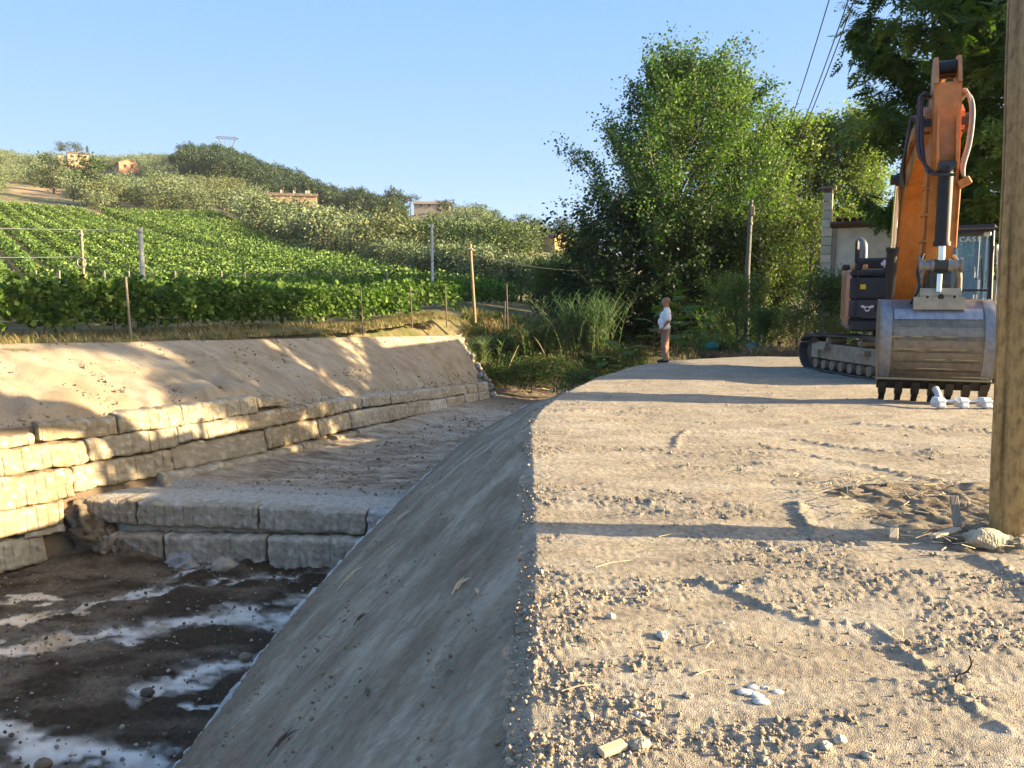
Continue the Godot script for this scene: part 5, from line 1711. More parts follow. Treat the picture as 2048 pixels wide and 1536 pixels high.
func build_poles() -> void:
	# the big wooden pole
	var t := thing("wooden_pole", "thick weathered wooden utility pole standing at the edge of the dirt track", "pole", P(3.435, -0.3, 5.12), 0.9)
	var mb := MB.new()
	mb.col = Color(0.36, 0.245, 0.105)
	var pts := []
	var rad := []
	for i in 61:
		pts.append(Vector3(0.004 * sin(i * 0.5), 9.6 * i / 60.0, 0.003 * cos(i * 0.7)))
		rad.append(lerpf(0.143, 0.112, i / 60.0))
	var n0 := mb.v.size()
	mb.tube(pts, rad, 40)
	# drying checks: narrow grooves along the grain
	for k in range(n0, n0 + 61 * 40):
		var a := atan2(mb.v[k].z, mb.v[k].x)
		var yy := mb.v[k].y
		var g := 0.0
		for c in [[0.2, 0.3, 5.2], [2.3, 0.0, 3.0], [-2.0, 1.2, 7.0], [-2.65, 0.6, 9.0], [1.3, 2.0, 8.0]]:
			var da := absf(angle_difference(a, c[0] + 0.05 * sin(yy * 1.1 + c[0] * 3.0)))
			if yy > c[1] and yy < c[2]: g = maxf(g, smoothstep(0.16, 0.0, da))
		mb.v[k] = Vector3(mb.v[k].x * (1.0 - 0.035 * g), yy, mb.v[k].z * (1.0 - 0.035 * g))
		var band := 0.5 + 0.5 * NA.get_noise_2d(cos(a) * 2.0, yy * 0.8 + sin(a))
		mb.c[k] = Color(0.54, 0.35, 0.13).lerp(Color(0.44, 0.34, 0.20), smoothstep(1.5, 4.5, yy) * 0.8).lerp(Color(0.17, 0.115, 0.055), band * 0.6) * (1.0 - 0.75 * smoothstep(0.5, 1.0, g))
		mb.c[k].a = 1.0
	put("shaft", mb.mesh(), M.wood, t)
	t.rotation = Vector3(0, 0.9, 0)
	t.basis = Basis(Vector3(0, 0, 1), 0.033) * t.basis
	for q in [[2.6, 2.75], [2.2, 1.35], [2.9, 2.0], [2.75, 3.3], [2.35, 3.9]]:
		mb = MB.new()
		mb.col = Color(0.10, 0.06, 0.03)
		var b := Vector3(cos(q[0]), 0, sin(q[0]))
		var rr := lerpf(0.143, 0.112, q[1] / 9.6)
		mb.ball(Transform3D(Basis(b * 0.006, Vector3(0, 0.02, 0), b.cross(Vector3.UP) * 0.011), b * rr + Vector3(0, q[1], 0)), 0.3, 3)
		put("knot", mb.mesh(), M.bark, t)
	# grey utility pole beyond the track
	t = thing("utility_pole", "slender grey concrete utility pole among the reeds, in front of the poplars", "pole", P(10.95, -0.2, 36.0))
	mb = MB.new()
	mb.col = Color(0.15, 0.145, 0.12)
	mb.tube([Vector3.ZERO, Vector3(-0.03, 3.4, 0), Vector3(0.05, 6.5, 0)], [0.13, 0.115, 0.09], 10)
	put("shaft", mb.mesh(), M.concrete, t)
	mb = MB.new()
	mb.col = Color(0.12, 0.11, 0.10)
	mb.box(Transform3D(Basis(), Vector3(0.05, 6.0, 0.06)), Vector3(0.22, 0.42, 0.24), 0.02)
	put("junction_box", mb.mesh(), M.black, t)
	mb = MB.new()
	mb.col = Color(0.12, 0.11, 0.10)
	mb.cyl(Vector3(0.03, 5.4, 0), Vector3(0.03, 5.5, 0), 0.13, 8)
	put("bracket", mb.mesh(), M.black, t)
	var top := P(11.0, 6.2, 36.0)
	wire_thing("single thin cable of the high line sloping down to the grey utility pole", [[P(3.0, 7.2, 5.3), top + Vector3(-0.2, 0, 0), 1.45, 0.009]], Color(0.03, 0.03, 0.035))
	wire_thing("pair of dark cables side by side sloping down to the grey utility pole", [[P(3.3, 7.5, 5.1), top, 1.6, 0.010], [P(3.38, 7.44, 5.1), top + Vector3(0.06, -0.05, 0), 1.56, 0.010]], Color(0.03, 0.03, 0.035))
	wire_thing("low cables running from the utility pole to the corner of the house", [[P(10.97, 4.0, 36.0), P(11.6, 3.6, 28.9), 0.7, 0.015], [P(10.97, 4.9, 36.0), P(11.6, 4.0, 28.9), 0.7, 0.012]], Color(0.06, 0.06, 0.06))
	mb = MB.new()
	mb.col = Color(0.10, 0.09, 0.08)
	mb.tube([Vector3.ZERO, Vector3(0, 1.6, 0)], [0.1, 0.09], 6)
	var st := put("stump_post", mb.mesh(), M.bark)
	st.position = P(11.1, -0.1, 34.5)
	mark(st, "short dark post standing beside the foot of the grey utility pole", "post")
	# poles in the vineyard
	var list := [[-22.85, 48.0, 6.2, 0.16, 0.13, Color(0.52, 0.50, 0.46), 0.0, "thick pale concrete pole with a cable at its top, in the vineyard", "concrete_pole"], [-24.3, 44.0, 5.7, 0.085, 0.075, Color(0.26, 0.20, 0.14), 0.0, "thin brown wooden pole with a coil of cable, in the vineyard", "wooden_post"],
		[-4.72, 46.0, 6.25, 0.09, 0.075, Color(0.56, 0.58, 0.60), 0.0, "tall white metal pole at the end of the vineyard", "metal_pole"], [-1.85, 38.5, 4.5, 0.085, 0.07, Color(0.32, 0.22, 0.13), -0.055, "leaning brown wooden pole past the white metal pole", "wooden_post"]]
	var tops := []
	for q in list:
		var g := land(q[0], q[1])
		t = thing(q[8], q[7], "pole", P(q[0], g - 0.2, q[1]))
		mb = MB.new()
		mb.col = q[5]
		var h: float = q[2] - g + 0.2
		mb.tube([Vector3.ZERO, Vector3(q[6] * h, h, 0)], [q[3], q[4]], 10)
		put("shaft", mb.mesh(), M.concrete, t)
		tops.append(P(q[0] + q[6] * h, q[2] - 0.1, q[1]))
		if q[8] != "metal_pole":
			mb = MB.new()
			mb.col = Color(0.32, 0.32, 0.30)
			mb.box(Transform3D(Basis(), Vector3(q[6] * h, h - 0.25, 0.06)), Vector3(0.24, 0.10, 0.24), 0.02)
			put("bracket", mb.mesh(), M.black, t)
	mb = MB.new()
	mb.col = Color(0.5, 0.48, 0.42)
	for k in 3:
		var ring := []
		for i in 15:
			ring.append(Vector3(sin(TAU * i / 14.0) * 0.24, cos(TAU * i / 14.0) * 0.26 + 0.02 * k, 0.12 + 0.015 * k))
		mb.tube(ring, [0.02], 4, false)
	var coil := put("cable_coil", mb.mesh(), M.black)
	coil.position = tops[1] - Vector3(0, 1.75, 0)
	mark(coil, "loop of pale cable hung on the thin brown pole in the vineyard", "cable coil")
	var pale := Color(0.52, 0.50, 0.44)
	wire_thing("pale cable from outside the picture to the top of the concrete pole", [[P(-45, 7.0, 46.0), tops[0], 0.35, 0.028]], pale)
	wire_thing("lower pale cable running to the coil on the thin brown pole", [[P(-45, 4.6, 43.0), tops[1] - Vector3(0, 1.4, 0), 0.2, 0.028]], pale)
	wire_thing("dark cable from the concrete pole across the vineyard to the white metal pole", [[tops[0], tops[2] - Vector3(0, 0.1, 0), 1.1, 0.012]], Color(0.10, 0.11, 0.10))
	wire_thing("dark sagging cable from the thin brown pole to the leaning wooden pole", [[tops[1] - Vector3(0, 1.4, 0), tops[3] - Vector3(0, 0.4, 0), 1.0, 0.014]], Color(0.08, 0.09, 0.08))
	wire_thing("cable from the leaning wooden pole towards the big poplar", [[tops[3] - Vector3(0, 0.35, 0), P(7.2, 3.6, 44.0), 0.45, 0.007]], Color(0.12, 0.12, 0.11))
	# stakes along the first vine row
	var stakes := [[-7.8, "weathered wooden stake in front of the first vine row, under the concrete pole", 1.75], [2.0, "thin wooden stake in the first vine row near the middle", 1.6], [8.5, "wooden stake near the end of the first vine row", 1.5], [12.5, "pale thin stake just past the end of the first vine row", 1.5], [16.5, "dark double stake among the weeds past the vine row", 1.9]]
	var px := [[-10.9, 22.0, 0.06], [-5.65, 29.2, 0.04], [-4.15, 32.0, 0.045], [-2.75, 32.5, 0.045], [-0.2, 35.6, 0.06]]
	for i in 5:
		var g := land(px[i][0], px[i][1])
		mb = MB.new()
		mb.col = (Color(0.25, 0.20, 0.14) if i == 0 else Color(0.14, 0.11, 0.08)) if i < 4 else Color(0.10, 0.08, 0.06)
		mb.tube([Vector3.ZERO, Vector3(-0.05, stakes[i][2] + 0.2, 0.02)], [px[i][2] * 0.65, px[i][2] * 0.55], 7)
		if i == 4: mb.tube([Vector3(-0.16, 0, 0), Vector3(-0.12, 1.3, 0.02)], [0.05], 7)
		var o := put("wooden_stake", mb.mesh(), M.bark)
		o.position = P(px[i][0], g - 0.15, px[i][1])
		mark(o, stakes[i][1], "stake")
# ------------------------------------------------------------------ the excavator
var ORANGE := Color(0.60, 0.20, 0.028)
var DIRTY := Color(0.33, 0.275, 0.20)
var BLACKP := Color(0.020, 0.021, 0.024)
var STEELC := Color(0.20, 0.18, 0.155)
const BX := -0.13      # the boom's plane, sideways of the machine's middle

func side_prism(mb: MB, poly: Array, x: float, w: float) -> void:   # outline in (forward, height), thick sideways
	var pv := PackedVector2Array()
	for q in poly:
		pv.append(Vector2(q[0], q[1]))
	# local X of the prism = forward (+Z), local Y = up, local Z = -X
	mb.prism(Transform3D(Basis(Vector3(0, 0, 1), Vector3(0, 1, 0), Vector3(-1, 0, 0)), Vector3(x, 0, 0)), pv, w)

func q3(x: float, f: float, y: float) -> Vector3:
	return Vector3(x, y, f)

func part_box(called: String, c: Color, m: Material, at: Vector3, s: Vector3, bev: float, parent: Node, rot := Vector3.ZERO) -> MeshInstance3D:
	var mb := MB.new()
	mb.col = c
	mb.box(Transform3D(Basis.from_euler(rot), at), s, bev)
	return put(called, mb.mesh(), m, parent)

func part_tube(called: String, c: Color, m: Material, pts: Array, r: float, parent: Node, sides := 10) -> MeshInstance3D:
	var mb := MB.new()
	mb.col = c
	mb.tube(smooth_path(pts, 4) if pts.size() > 2 else pts, [r], sides)
	return put(called, mb.mesh(), m, parent)

func smooth_path(p: Array, k: int) -> Array:
	var out := []
	for i in p.size() - 1:
		var a: Vector3 = p[maxi(i - 1, 0)]
		var b: Vector3 = p[i]
		var c: Vector3 = p[i + 1]
		var d: Vector3 = p[mini(i + 2, p.size() - 1)]
		for j in k:
			out.append(b.cubic_interpolate(c, a, d, j / float(k)))
	out.append(p[-1])
	return out

func text_on(called: String, s: String, size: float, c: Color, tf: Transform3D, parent: Node) -> void:
	var tm := TextMesh.new()
	tm.text = s
	var f := SystemFont.new()
	f.font_names = PackedStringArray(["Droid Sans"])
	f.font_weight = 700
	tm.font = f
	tm.font_size = 32
	tm.pixel_size = size / 24.0
	tm.depth = 0.004
	var o := MeshInstance3D.new()
	o.name = called
	o.mesh = tm
	o.material_override = mat(c, 0.5, 0.0, false)
	parent.add_child(o, true)
	o.transform = tf

func build_excavator() -> void:
	var ex := thing("excavator", "orange crawler excavator parked with its boom raised and its bucket resting on the track", "excavator", P(8.85, 0.0, 17.2), -0.37)
	build_tracks(ex)
	build_upper(ex)
	build_cab(ex)
	build_arm(ex)
	build_bucket(ex)
	# spare row of silver adapters lying before the bucket
	var t := thing("tooth_bar", "silver bar with three blunt tooth adapters lying on the ground before the bucket", "tooth bar", P(6.95, 0.0, 11.68), -0.03)
	var sil := mat(Color(0.62, 0.62, 0.62), 0.38, 0.35, false)
	part_tube("bar", Color.WHITE, sil, [Vector3(-0.40, 0.11, 0), Vector3(0.75, 0.10, 0.02)], 0.022, t)
	for i in 4:
		var mb := MB.new()
		var x := -0.42 + i * 0.345
		var outl := PackedVector2Array([Vector2(-0.075, 0.02), Vector2(0.06, 0.0), Vector2(0.085, 0.10), Vector2(0.055, 0.165), Vector2(-0.06, 0.17), Vector2(-0.09, 0.10)])
		mb.prism(Transform3D(Basis(Vector3.UP, 0.2), Vector3(x, 0.0, 0.02)), outl, 0.13)
		mb.box(Transform3D(Basis(Vector3.RIGHT, 0.5), Vector3(x, 0.13, 0.08)), Vector3(0.14, 0.06, 0.10), 0.015)
		mb.box(Transform3D(Basis(Vector3.RIGHT, -0.4), Vector3(x, 0.05, 0.1)), Vector3(0.11, 0.09, 0.10), 0.02)
		put("adapter", mb.mesh(), sil, t)
	var mb2 := MB.new()
	mb2.tube([Vector3(-0.40, 0.10, 0.0), Vector3(-0.34, 0.20, -0.16), Vector3(-0.31, 0.26, -0.30)], [0.055, 0.05, 0.055], 8)
	put("arm", mb2.mesh(), sil, t)

func build_tracks(ex: Node3D) -> void:
	var shoe := MB.new()
	shoe.col = Color(0.085, 0.08, 0.075)
	shoe.box(Transform3D(Basis(), Vector3.ZERO), Vector3(0.60, 0.028, 0.178), 0.006)
	shoe.box(Transform3D(Basis(), Vector3(0, -0.026, -0.05)), Vector3(0.60, 0.03, 0.02), 0.004)
	shoe.box(Transform3D(Basis(), Vector3(0, -0.026, 0.045)), Vector3(0.60, 0.03, 0.02), 0.004)
	var shoe_m := shoe.mesh()
	for sx in [-1.0, 1.0]:
		var tr := Node3D.new()
		tr.name = "track"
		ex.add_child(tr, true)
		tr.transform = Transform3D(Basis(Vector3.UP, 0.458), Vector3.ZERO) * Transform3D(Basis(), Vector3(sx * 1.2, 0, 0))
		# loop of shoes: bottom run, front idler, sagging top run, rear sprocket
		var path := []
		var hl := 1.72
		var r := 0.40
		for i in 12:
			path.append(Vector2(lerpf(-hl, hl, i / 11.0), 0.03))
		for i in range(1, 8):
			var a := -PI / 2 + PI * i / 8.0
			path.append(Vector2(hl + cos(a) * r, 0.03 + r + sin(a) * r))
		for i in 12:
			var u := i / 11.0
			path.append(Vector2(lerpf(hl, -hl, u), 0.83 + 0.05 * sin(u * PI) - 0.025 * absf(sin(u * TAU * 1.5))))
		for i in range(1, 8):
			var a := PI / 2 + PI * i / 8.0
			path.append(Vector2(-hl + cos(a) * r, 0.03 + r + sin(a) * r))
		path.append(path[0])
		var total := 0.0
		for i in path.size() - 1:
			total += path[i].distance_to(path[i + 1])
		var n := 50
		var i := 0
		var acc := 0.0
		for k in n:
			var want := total * k / n
			while i < path.size() - 2 and acc + path[i].distance_to(path[i + 1]) < want:
				acc += path[i].distance_to(path[i + 1])
				i += 1
			var a: Vector2 = path[i]
			var b: Vector2 = path[i + 1]
			var q := a.lerp(b, (want - acc) / a.distance_to(b))
			var d := (b - a).normalized()
			var o := put("shoe", shoe_m, M.black, tr)
			o.transform = Transform3D(Basis(Vector3(1, 0, 0), Vector3(0, d.x, -d.y), Vector3(0, d.y, d.x)), Vector3(0, q.y, q.x))
		var mb := MB.new()
		mb.col = DIRTY
		side_prism(mb, [[-1.62, 0.30], [1.62, 0.30], [1.72, 0.44], [1.5, 0.64], [-1.5, 0.66], [-1.70, 0.50]], 0.0, 0.36)
		side_prism(mb, [[-1.25, 0.50], [-0.9, 0.50], [-0.9, 0.70], [-1.25, 0.70]], -0.05, 0.40)
		for f in [-0.95, 0.75]:
			mb.box(Transform3D(Basis(), Vector3(-0.26, 0.55, f)), Vector3(0.16, 0.09, 0.34), 0.012)
		mb.box(Transform3D(Basis(), Vector3(-0.2, 0.47, -1.42)), Vector3(0.10, 0.34, 0.30), 0.015)
		put("track_frame", mb.mesh(), M.black, tr)
		for k in 8:
			mb = MB.new()
			mb.col = DIRTY * 0.75
			var z := -1.36 + k * 0.39
			mb.cyl(Vector3(-0.22, 0.17, z), Vector3(0.22, 0.17, z), 0.085, 12)
			for s2 in [-1.0, 1.0]:
				mb.cyl(Vector3(s2 * 0.17, 0.17, z), Vector3(s2 * 0.25, 0.17, z), 0.11, 12)
			put("roller", mb.mesh(), M.black, tr)
		for z in [-0.75, 0.65]:
			mb = MB.new()
			mb.col = DIRTY * 0.9
			mb.cyl(Vector3(-0.26, 0.74, z), Vector3(0.16, 0.74, z), 0.075, 12)
			mb.cyl(Vector3(-0.29, 0.74, z), Vector3(-0.26, 0.74, z), 0.05, 12)
			put("carrier_roller", mb.mesh(), M.black, tr)
		for z in [-hl, hl]:
			mb = MB.new()
			mb.col = Color(0.07, 0.065, 0.06)
			mb.cyl(Vector3(-0.12, 0.43, z), Vector3(0.12, 0.43, z), 0.36, 22)
			mb.cyl(Vector3(-0.20, 0.43, z), Vector3(0.20, 0.43, z), 0.16, 14)
			put("idler" if z > 0 else "sprocket", mb.mesh(), M.black, tr)
	part_box("undercarriage", DIRTY, M.black, Vector3(0, 0.58, 0), Vector3(1.9, 0.34, 1.5), 0.05, ex, Vector3(0, 0.458, 0))
	var mbt := MB.new()
	mbt.col = Color(0.06, 0.055, 0.05)
	mbt.cyl(Vector3(0, 0.72, 0), Vector3(0, 1.02, 0), 0.72, 28)
	put("turntable", mbt.mesh(), M.black, ex)

func build_upper(ex: Node3D) -> void:
	part_box("platform", BLACKP * 1.6, M.black, Vector3(0, 1.11, -0.2), Vector3(2.5, 0.20, 3.0), 0.03, ex)
	# side storage boxes at the machine's front corner: lower and upper door, hood above
	part_box("skirt", BLACKP, M.black, Vector3(-0.89, 1.20, 0.95), Vector3(0.78, 0.14, 0.22), 0.02, ex)
	var low := part_box("lower_door", Color(0.045, 0.050, 0.060), M.black, Vector3(-0.89, 1.475, 0.97), Vector3(0.78, 0.40, 0.24), 0.035, ex)
	var up := part_box("upper_door", Color(0.030, 0.034, 0.044), M.black, Vector3(-0.89, 1.915, 0.93), Vector3(0.78, 0.46, 0.24), 0.03, ex)
	part_box("hood_front", BLACKP, M.black, Vector3(-0.88, 2.23, 0.86), Vector3(0.80, 0.16, 0.30), 0.05, ex)
	part_box("air_box", BLACKP * 1.3, M.black, Vector3(-0.72, 2.44, 0.35), Vector3(0.86, 0.28, 0.7), 0.05, ex)
	var mb := MB.new()
	mb.col = Color(0.50, 0.25, 0.14)  # paler than the other orange: grazing light put into the panel colour
	side_prism(mb, [[-2.1, 1.22], [0.98, 1.14], [1.02, 1.30], [1.02, 2.10], [0.92, 2.28], [0.4, 2.34], [-2.1, 2.34]], -1.29, 0.10)
	var sp := put("side_panel", mb.mesh(), M.paint, ex)
	for k in 3:
		part_box("panel_gap", Color(0.02, 0.015, 0.01), M.black, Vector3(-1.342, 1.75, 0.25 - k * 0.75), Vector3(0.006, 0.95, 0.02), 0.0, sp)
	part_box("grey_skirt", Color(0.22, 0.22, 0.22), M.paint, Vector3(-1.27, 1.11, -0.4), Vector3(0.12, 0.16, 2.7), 0.04, ex, Vector3(0, 0, 0.3))
	part_box("engine_hood", ORANGE, M.paint, Vector3(-0.25, 2.30, -1.1), Vector3(2.0, 0.34, 1.9), 0.07, ex)
	part_box("engine_bay", BLACKP, M.black, Vector3(0, 1.75, -0.9), Vector3(2.45, 1.1, 2.1), 0.03, ex)
	part_box("counterweight", ORANGE, M.paint, Vector3(0, 1.72, -2.25), Vector3(2.6, 1.15, 0.75), 0.18, ex)
	# sticker, badges
	part_box("warning_sticker", Color(0.62, 0.45, 0.02), M.print, Vector3(-0.07, 0.05, 0.123), Vector3(0.11, 0.10, 0.004), 0.0, up).position = Vector3(-0.95, 1.90, 0.93)
	mb = MB.new()
	mb.col = Color(0.55, 0.56, 0.57)
	mb.prism(Transform3D(Basis(), Vector3(-0.92, 1.50, 1.0925)), PackedVector2Array([Vector2(-0.14, 0.045), Vector2(-0.08, 0.06), Vector2(-0.05, 0.035), Vector2(0.05, 0.035), Vector2(0.08, 0.06), Vector2(0.14, 0.045), Vector2(0.10, 0.0), Vector2(0.05, -0.01), Vector2(0.045, -0.06), Vector2(0.0, -0.085), Vector2(-0.045, -0.06), Vector2(-0.05, -0.01), Vector2(-0.10, 0.0)]), 0.005)
	put("winged_badge", mb.mesh(), M.print, low)
	mb = MB.new()
	mb.col = Color(0.03, 0.033, 0.04)
	var ring := PackedVector2Array()
	for i in 14:
		ring.append(Vector2(cos(TAU * i / 14.0) * 0.035, sin(TAU * i / 14.0) * 0.032))
	mb.prism(Transform3D(Basis(), Vector3(-0.92, 1.485, 1.0965)), ring, 0.004)
	put("badge_centre", mb.mesh(), M.print, low)
	part_box("recessed_handle", Color(0.012, 0.012, 0.014), M.black, Vector3(-0.68, 1.49, 1.09), Vector3(0.20, 0.14, 0.012), 0.02, low)
	part_box("plate", Color(0.05, 0.052, 0.055), M.black, Vector3(-0.78, 1.31, 1.093), Vector3(0.5, 0.07, 0.01), 0.004, low)
	mb = MB.new()     # white spade-shaped lamp badge
	mb.col = Color(0.72, 0.74, 0.76)
	mb.prism(Transform3D(Basis(), Vector3(-0.60, 2.44, 0.708)), PackedVector2Array([Vector2(0, 0.10), Vector2(0.075, 0.015), Vector2(0.055, -0.035), Vector2(0.012, -0.03), Vector2(0.012, -0.085), Vector2(-0.012, -0.085), Vector2(-0.012, -0.03), Vector2(-0.055, -0.035), Vector2(-0.075, 0.015)]), 0.012)
	put("spade_badge", mb.mesh(), M.print, ex)
	part_box("orange_latch", Color(0.62, 0.30, 0.08), M.paint, Vector3(-0.98, 2.37, 0.80), Vector3(0.10, 0.13, 0.10), 0.02, ex)
	part_box("orange_plate", Color(0.55, 0.25, 0.07), M.paint, Vector3(-0.84, 2.323, 0.80), Vector3(0.44, 0.03, 0.08), 0.008, ex)
	# mirror, handrail, exhaust
	var mir := part_box("mirror", BLACKP, M.black, Vector3(-1.17, 2.70, 0.98), Vector3(0.07, 0.50, 0.16), 0.03, ex)
	part_tube("mirror_arm", BLACKP, M.black, [Vector3(-1.14, 2.90, 0.96), Vector3(-1.13, 2.45, 1.02), Vector3(-1.14, 2.0, 1.10), Vector3(-1.16, 1.25, 1.12)], 0.016, mir, 7)
	part_tube("handrail", BLACKP * 1.4, M.black, [Vector3(-0.58, 2.2, 1.0), Vector3(-0.56, 2.1, 1.06), Vector3(-0.56, 1.5, 1.08), Vector3(-0.57, 1.3, 1.02)], 0.018, ex, 7)
	part_box("side_lamp", BLACKP, M.black, Vector3(-1.36, 2.38, 0.75), Vector3(0.16, 0.12, 0.12), 0.03, ex)
	part_tube("exhaust", Color(0.20, 0.20, 0.205), M.steel, [Vector3(-0.98, 2.35, -0.1), Vector3(-0.98, 2.80, -0.1), Vector3(-1.0, 2.95, -0.13), Vector3(-1.06, 3.02, -0.22)], 0.085, ex, 14)

func build_cab(ex: Node3D) -> void:
	var cab := Node3D.new()
	cab.name = "cab"
	ex.add_child(cab, true)
	var x0 := 0.30
	var x1 := 1.32
	var z0 := -0.25
	var z1 := 1.42
	var mb := MB.new()
	mb.col = BLACKP
	mb.box(Transform3D(Basis(), Vector3((x0 + x1) / 2, 1.42, (z0 + z1) / 2)), Vector3(x1 - x0, 0.45, z1 - z0), 0.04)
	put("cab_base", mb.mesh(), M.black, cab)
	part_box("orange_trim", Color(0.35, 0.16, 0.03), M.paint, Vector3(0.84, 1.66, 1.427), Vector3(0.5, 0.05, 0.012), 0.0, cab)
	mb = MB.new()
	mb.col = BLACKP * 0.8
	for q in [[x0 + 0.035, z1 - 0.04, 0.075], [x1 - 0.045, z1 - 0.04, 0.10], [x0 + 0.035, z0 + 0.04, 0.09], [x1 - 0.04, z0 + 0.04, 0.09], [x1 - 0.04, 0.55, 0.08]]:
		var lean := 0.16 if q[1] > 1.0 else 0.0
		mb.box(Transform3D(Basis(Vector3.RIGHT, -lean * 0.75), Vector3(q[0], 2.34, q[1] - lean * 0.55)), Vector3(q[2], 1.52, 0.09), 0.02)
	put("cab_posts".trim_suffix("s"), mb.mesh(), M.black, cab)
	mb = MB.new()
	mb.col = BLACKP * 0.7
	mb.box(Transform3D(Basis(), Vector3((x0 + x1) / 2, 3.10, 0.52)), Vector3(x1 - x0 + 0.06, 0.13, 1.66), 0.05)
	mb.box(Transform3D(Basis(Vector3.RIGHT, 0.25), Vector3((x0 + x1) / 2, 3.07, 1.42)), Vector3(x1 - x0 + 0.06, 0.035, 0.26), 0.012)
	var roof := put("cab_roof", mb.mesh(), M.black, cab)
	mb = MB.new()
	mb.col = Color(0.5, 0.5, 0.5)
	mb.box(Transform3D(Basis(), Vector3(1.17, 2.97, 1.40)), Vector3(0.13, 0.09, 0.05), 0.02)
	put("work_lamp", mb.mesh(), M.print, roof)
	# windscreen: upper and lower pane, slightly raked
	var rake := Transform3D(Basis(Vector3.RIGHT, -0.12), Vector3(0.80, 2.42, 1.335))
	mb = MB.new()
	mb.box(rake, Vector3(0.86, 1.12, 0.010), 0.0)
	put("windscreen", mb.mesh(), M.glass, cab)
	mb = MB.new()
	mb.box(Transform3D(Basis(Vector3.RIGHT, -0.05), Vector3(0.80, 1.745, 1.41)), Vector3(0.86, 0.19, 0.010), 0.0)
	put("lower_pane", mb.mesh(), M.glass, cab)
	part_box("windscreen_rail", BLACKP, M.black, Vector3(0.80, 1.855, 1.40), Vector3(0.88, 0.045, 0.03), 0.008, cab)
	for x in [x0 + 0.02, x1 - 0.03]:
		mb = MB.new()
		mb.box(Transform3D(Basis(), Vector3(x, 2.36, 0.92)), Vector3(0.010, 1.30, 0.70), 0.0)
		put("side_window", mb.mesh(), M.glass, cab)
	mb = MB.new()
	mb.box(Transform3D(Basis(), Vector3(x0 + 0.02, 2.36, 0.15)), Vector3(0.010, 1.30, 0.66), 0.0)
	put("side_window", mb.mesh(), M.glass, cab)
	mb = MB.new()
	mb.box(Transform3D(Basis(), Vector3(0.80, 2.45, z0 + 0.03)), Vector3(0.84, 0.95, 0.010), 0.0)
	put("rear_window", mb.mesh(), M.glass, cab)
	text_on("lettering", "CASE", 0.105, Color(0.55, 0.60, 0.62), rake * Transform3D(Basis.from_scale(Vector3(1.25, 1, 1)), Vector3(0.10, 0.46, 0.011)), cab)
	# seat, console, levers
	mb = MB.new()
	mb.col = Color(0.018, 0.02, 0.024)
	mb.box(Transform3D(Basis(Vector3.RIGHT, 0.12), Vector3(0.74, 2.22, 0.10)), Vector3(0.48, 0.72, 0.14), 0.06)
	mb.box(Transform3D(Basis(), Vector3(0.74, 2.68, 0.05)), Vector3(0.27, 0.22, 0.11), 0.05)
	mb.box(Transform3D(Basis(), Vector3(0.74, 1.86, 0.38)), Vector3(0.50, 0.14, 0.52), 0.05)
	var seat := put("seat", mb.mesh(), M.cloth, cab)
	part_box("seat_label", Color(0.4, 0.42, 0.45), M.print, Vector3(0.70, 2.33, 0.155), Vector3(0.13, 0.022, 0.01), 0.0, seat)
	part_box("console", Color(0.022, 0.024, 0.03), M.black, Vector3(1.08, 1.95, 0.6), Vector3(0.20, 0.35, 0.7), 0.05, cab)
	part_box("monitor", Color(0.03, 0.032, 0.036), M.black, Vector3(0.98, 2.30, 1.02), Vector3(0.15, 0.12, 0.04), 0.015, cab)
	for x in [0.47, 1.06]:
		part_tube("lever", BLACKP, M.black, [Vector3(x, 1.9, 0.72), Vector3(x, 2.15, 0.78)], 0.022, cab, 8)
	part_tube("wiper", BLACKP, M.black, [Vector3(1.14, 1.92, 1.415), Vector3(1.10, 2.5, 1.345)], 0.010, cab, 5)
	part_tube("grab_rail", Color(0.6, 0.6, 0.6), M.chrome, [Vector3(1.36, 1.4, 1.40), Vector3(1.39, 2.0, 1.41), Vector3(1.37, 2.75, 1.28)], 0.022, cab, 8)
	var m2 := part_box("mirror", BLACKP, M.black, Vector3(1.52, 2.55, 1.42), Vector3(0.17, 0.32, 0.06), 0.03, cab)
	part_tube("mirror_arm", BLACKP, M.black, [Vector3(1.34, 2.9, 1.3), Vector3(1.5, 2.8, 1.4)], 0.014, m2, 6)

func cylinder(called: String, a: Vector3, b: Vector3, r: float, share: float, ex: Node) -> void:   # barrel from a, rod to b
	var mb := MB.new()
	mb.col = Color(0.022, 0.023, 0.025)
	var m := a.lerp(b, share)
	mb.tube([a, m], [r], 18)
	mb.tube([m - (m - a).normalized() * 0.07, m], [r * 1.18], 18)
	mb.tube([a, a + (m - a).normalized() * 0.08], [r * 1.12], 18)
	var o := put(called, mb.mesh(), M.black, ex)
	mb = MB.new()
	mb.tube([m, b], [r * 0.55], 14)
	put("rod", mb.mesh(), M.chrome, o)
	mb = MB.new()
	mb.col = Color(0.05, 0.048, 0.045)
	mb.cyl(b - Vector3(r * 1.3, 0, 0), b + Vector3(r * 1.3, 0, 0), r * 0.95, 14)
	mb.cyl(a - Vector3(r * 1.2, 0, 0), a + Vector3(r * 1.2, 0, 0), r * 0.9, 14)
	put("eye", mb.mesh(), M.black, o)

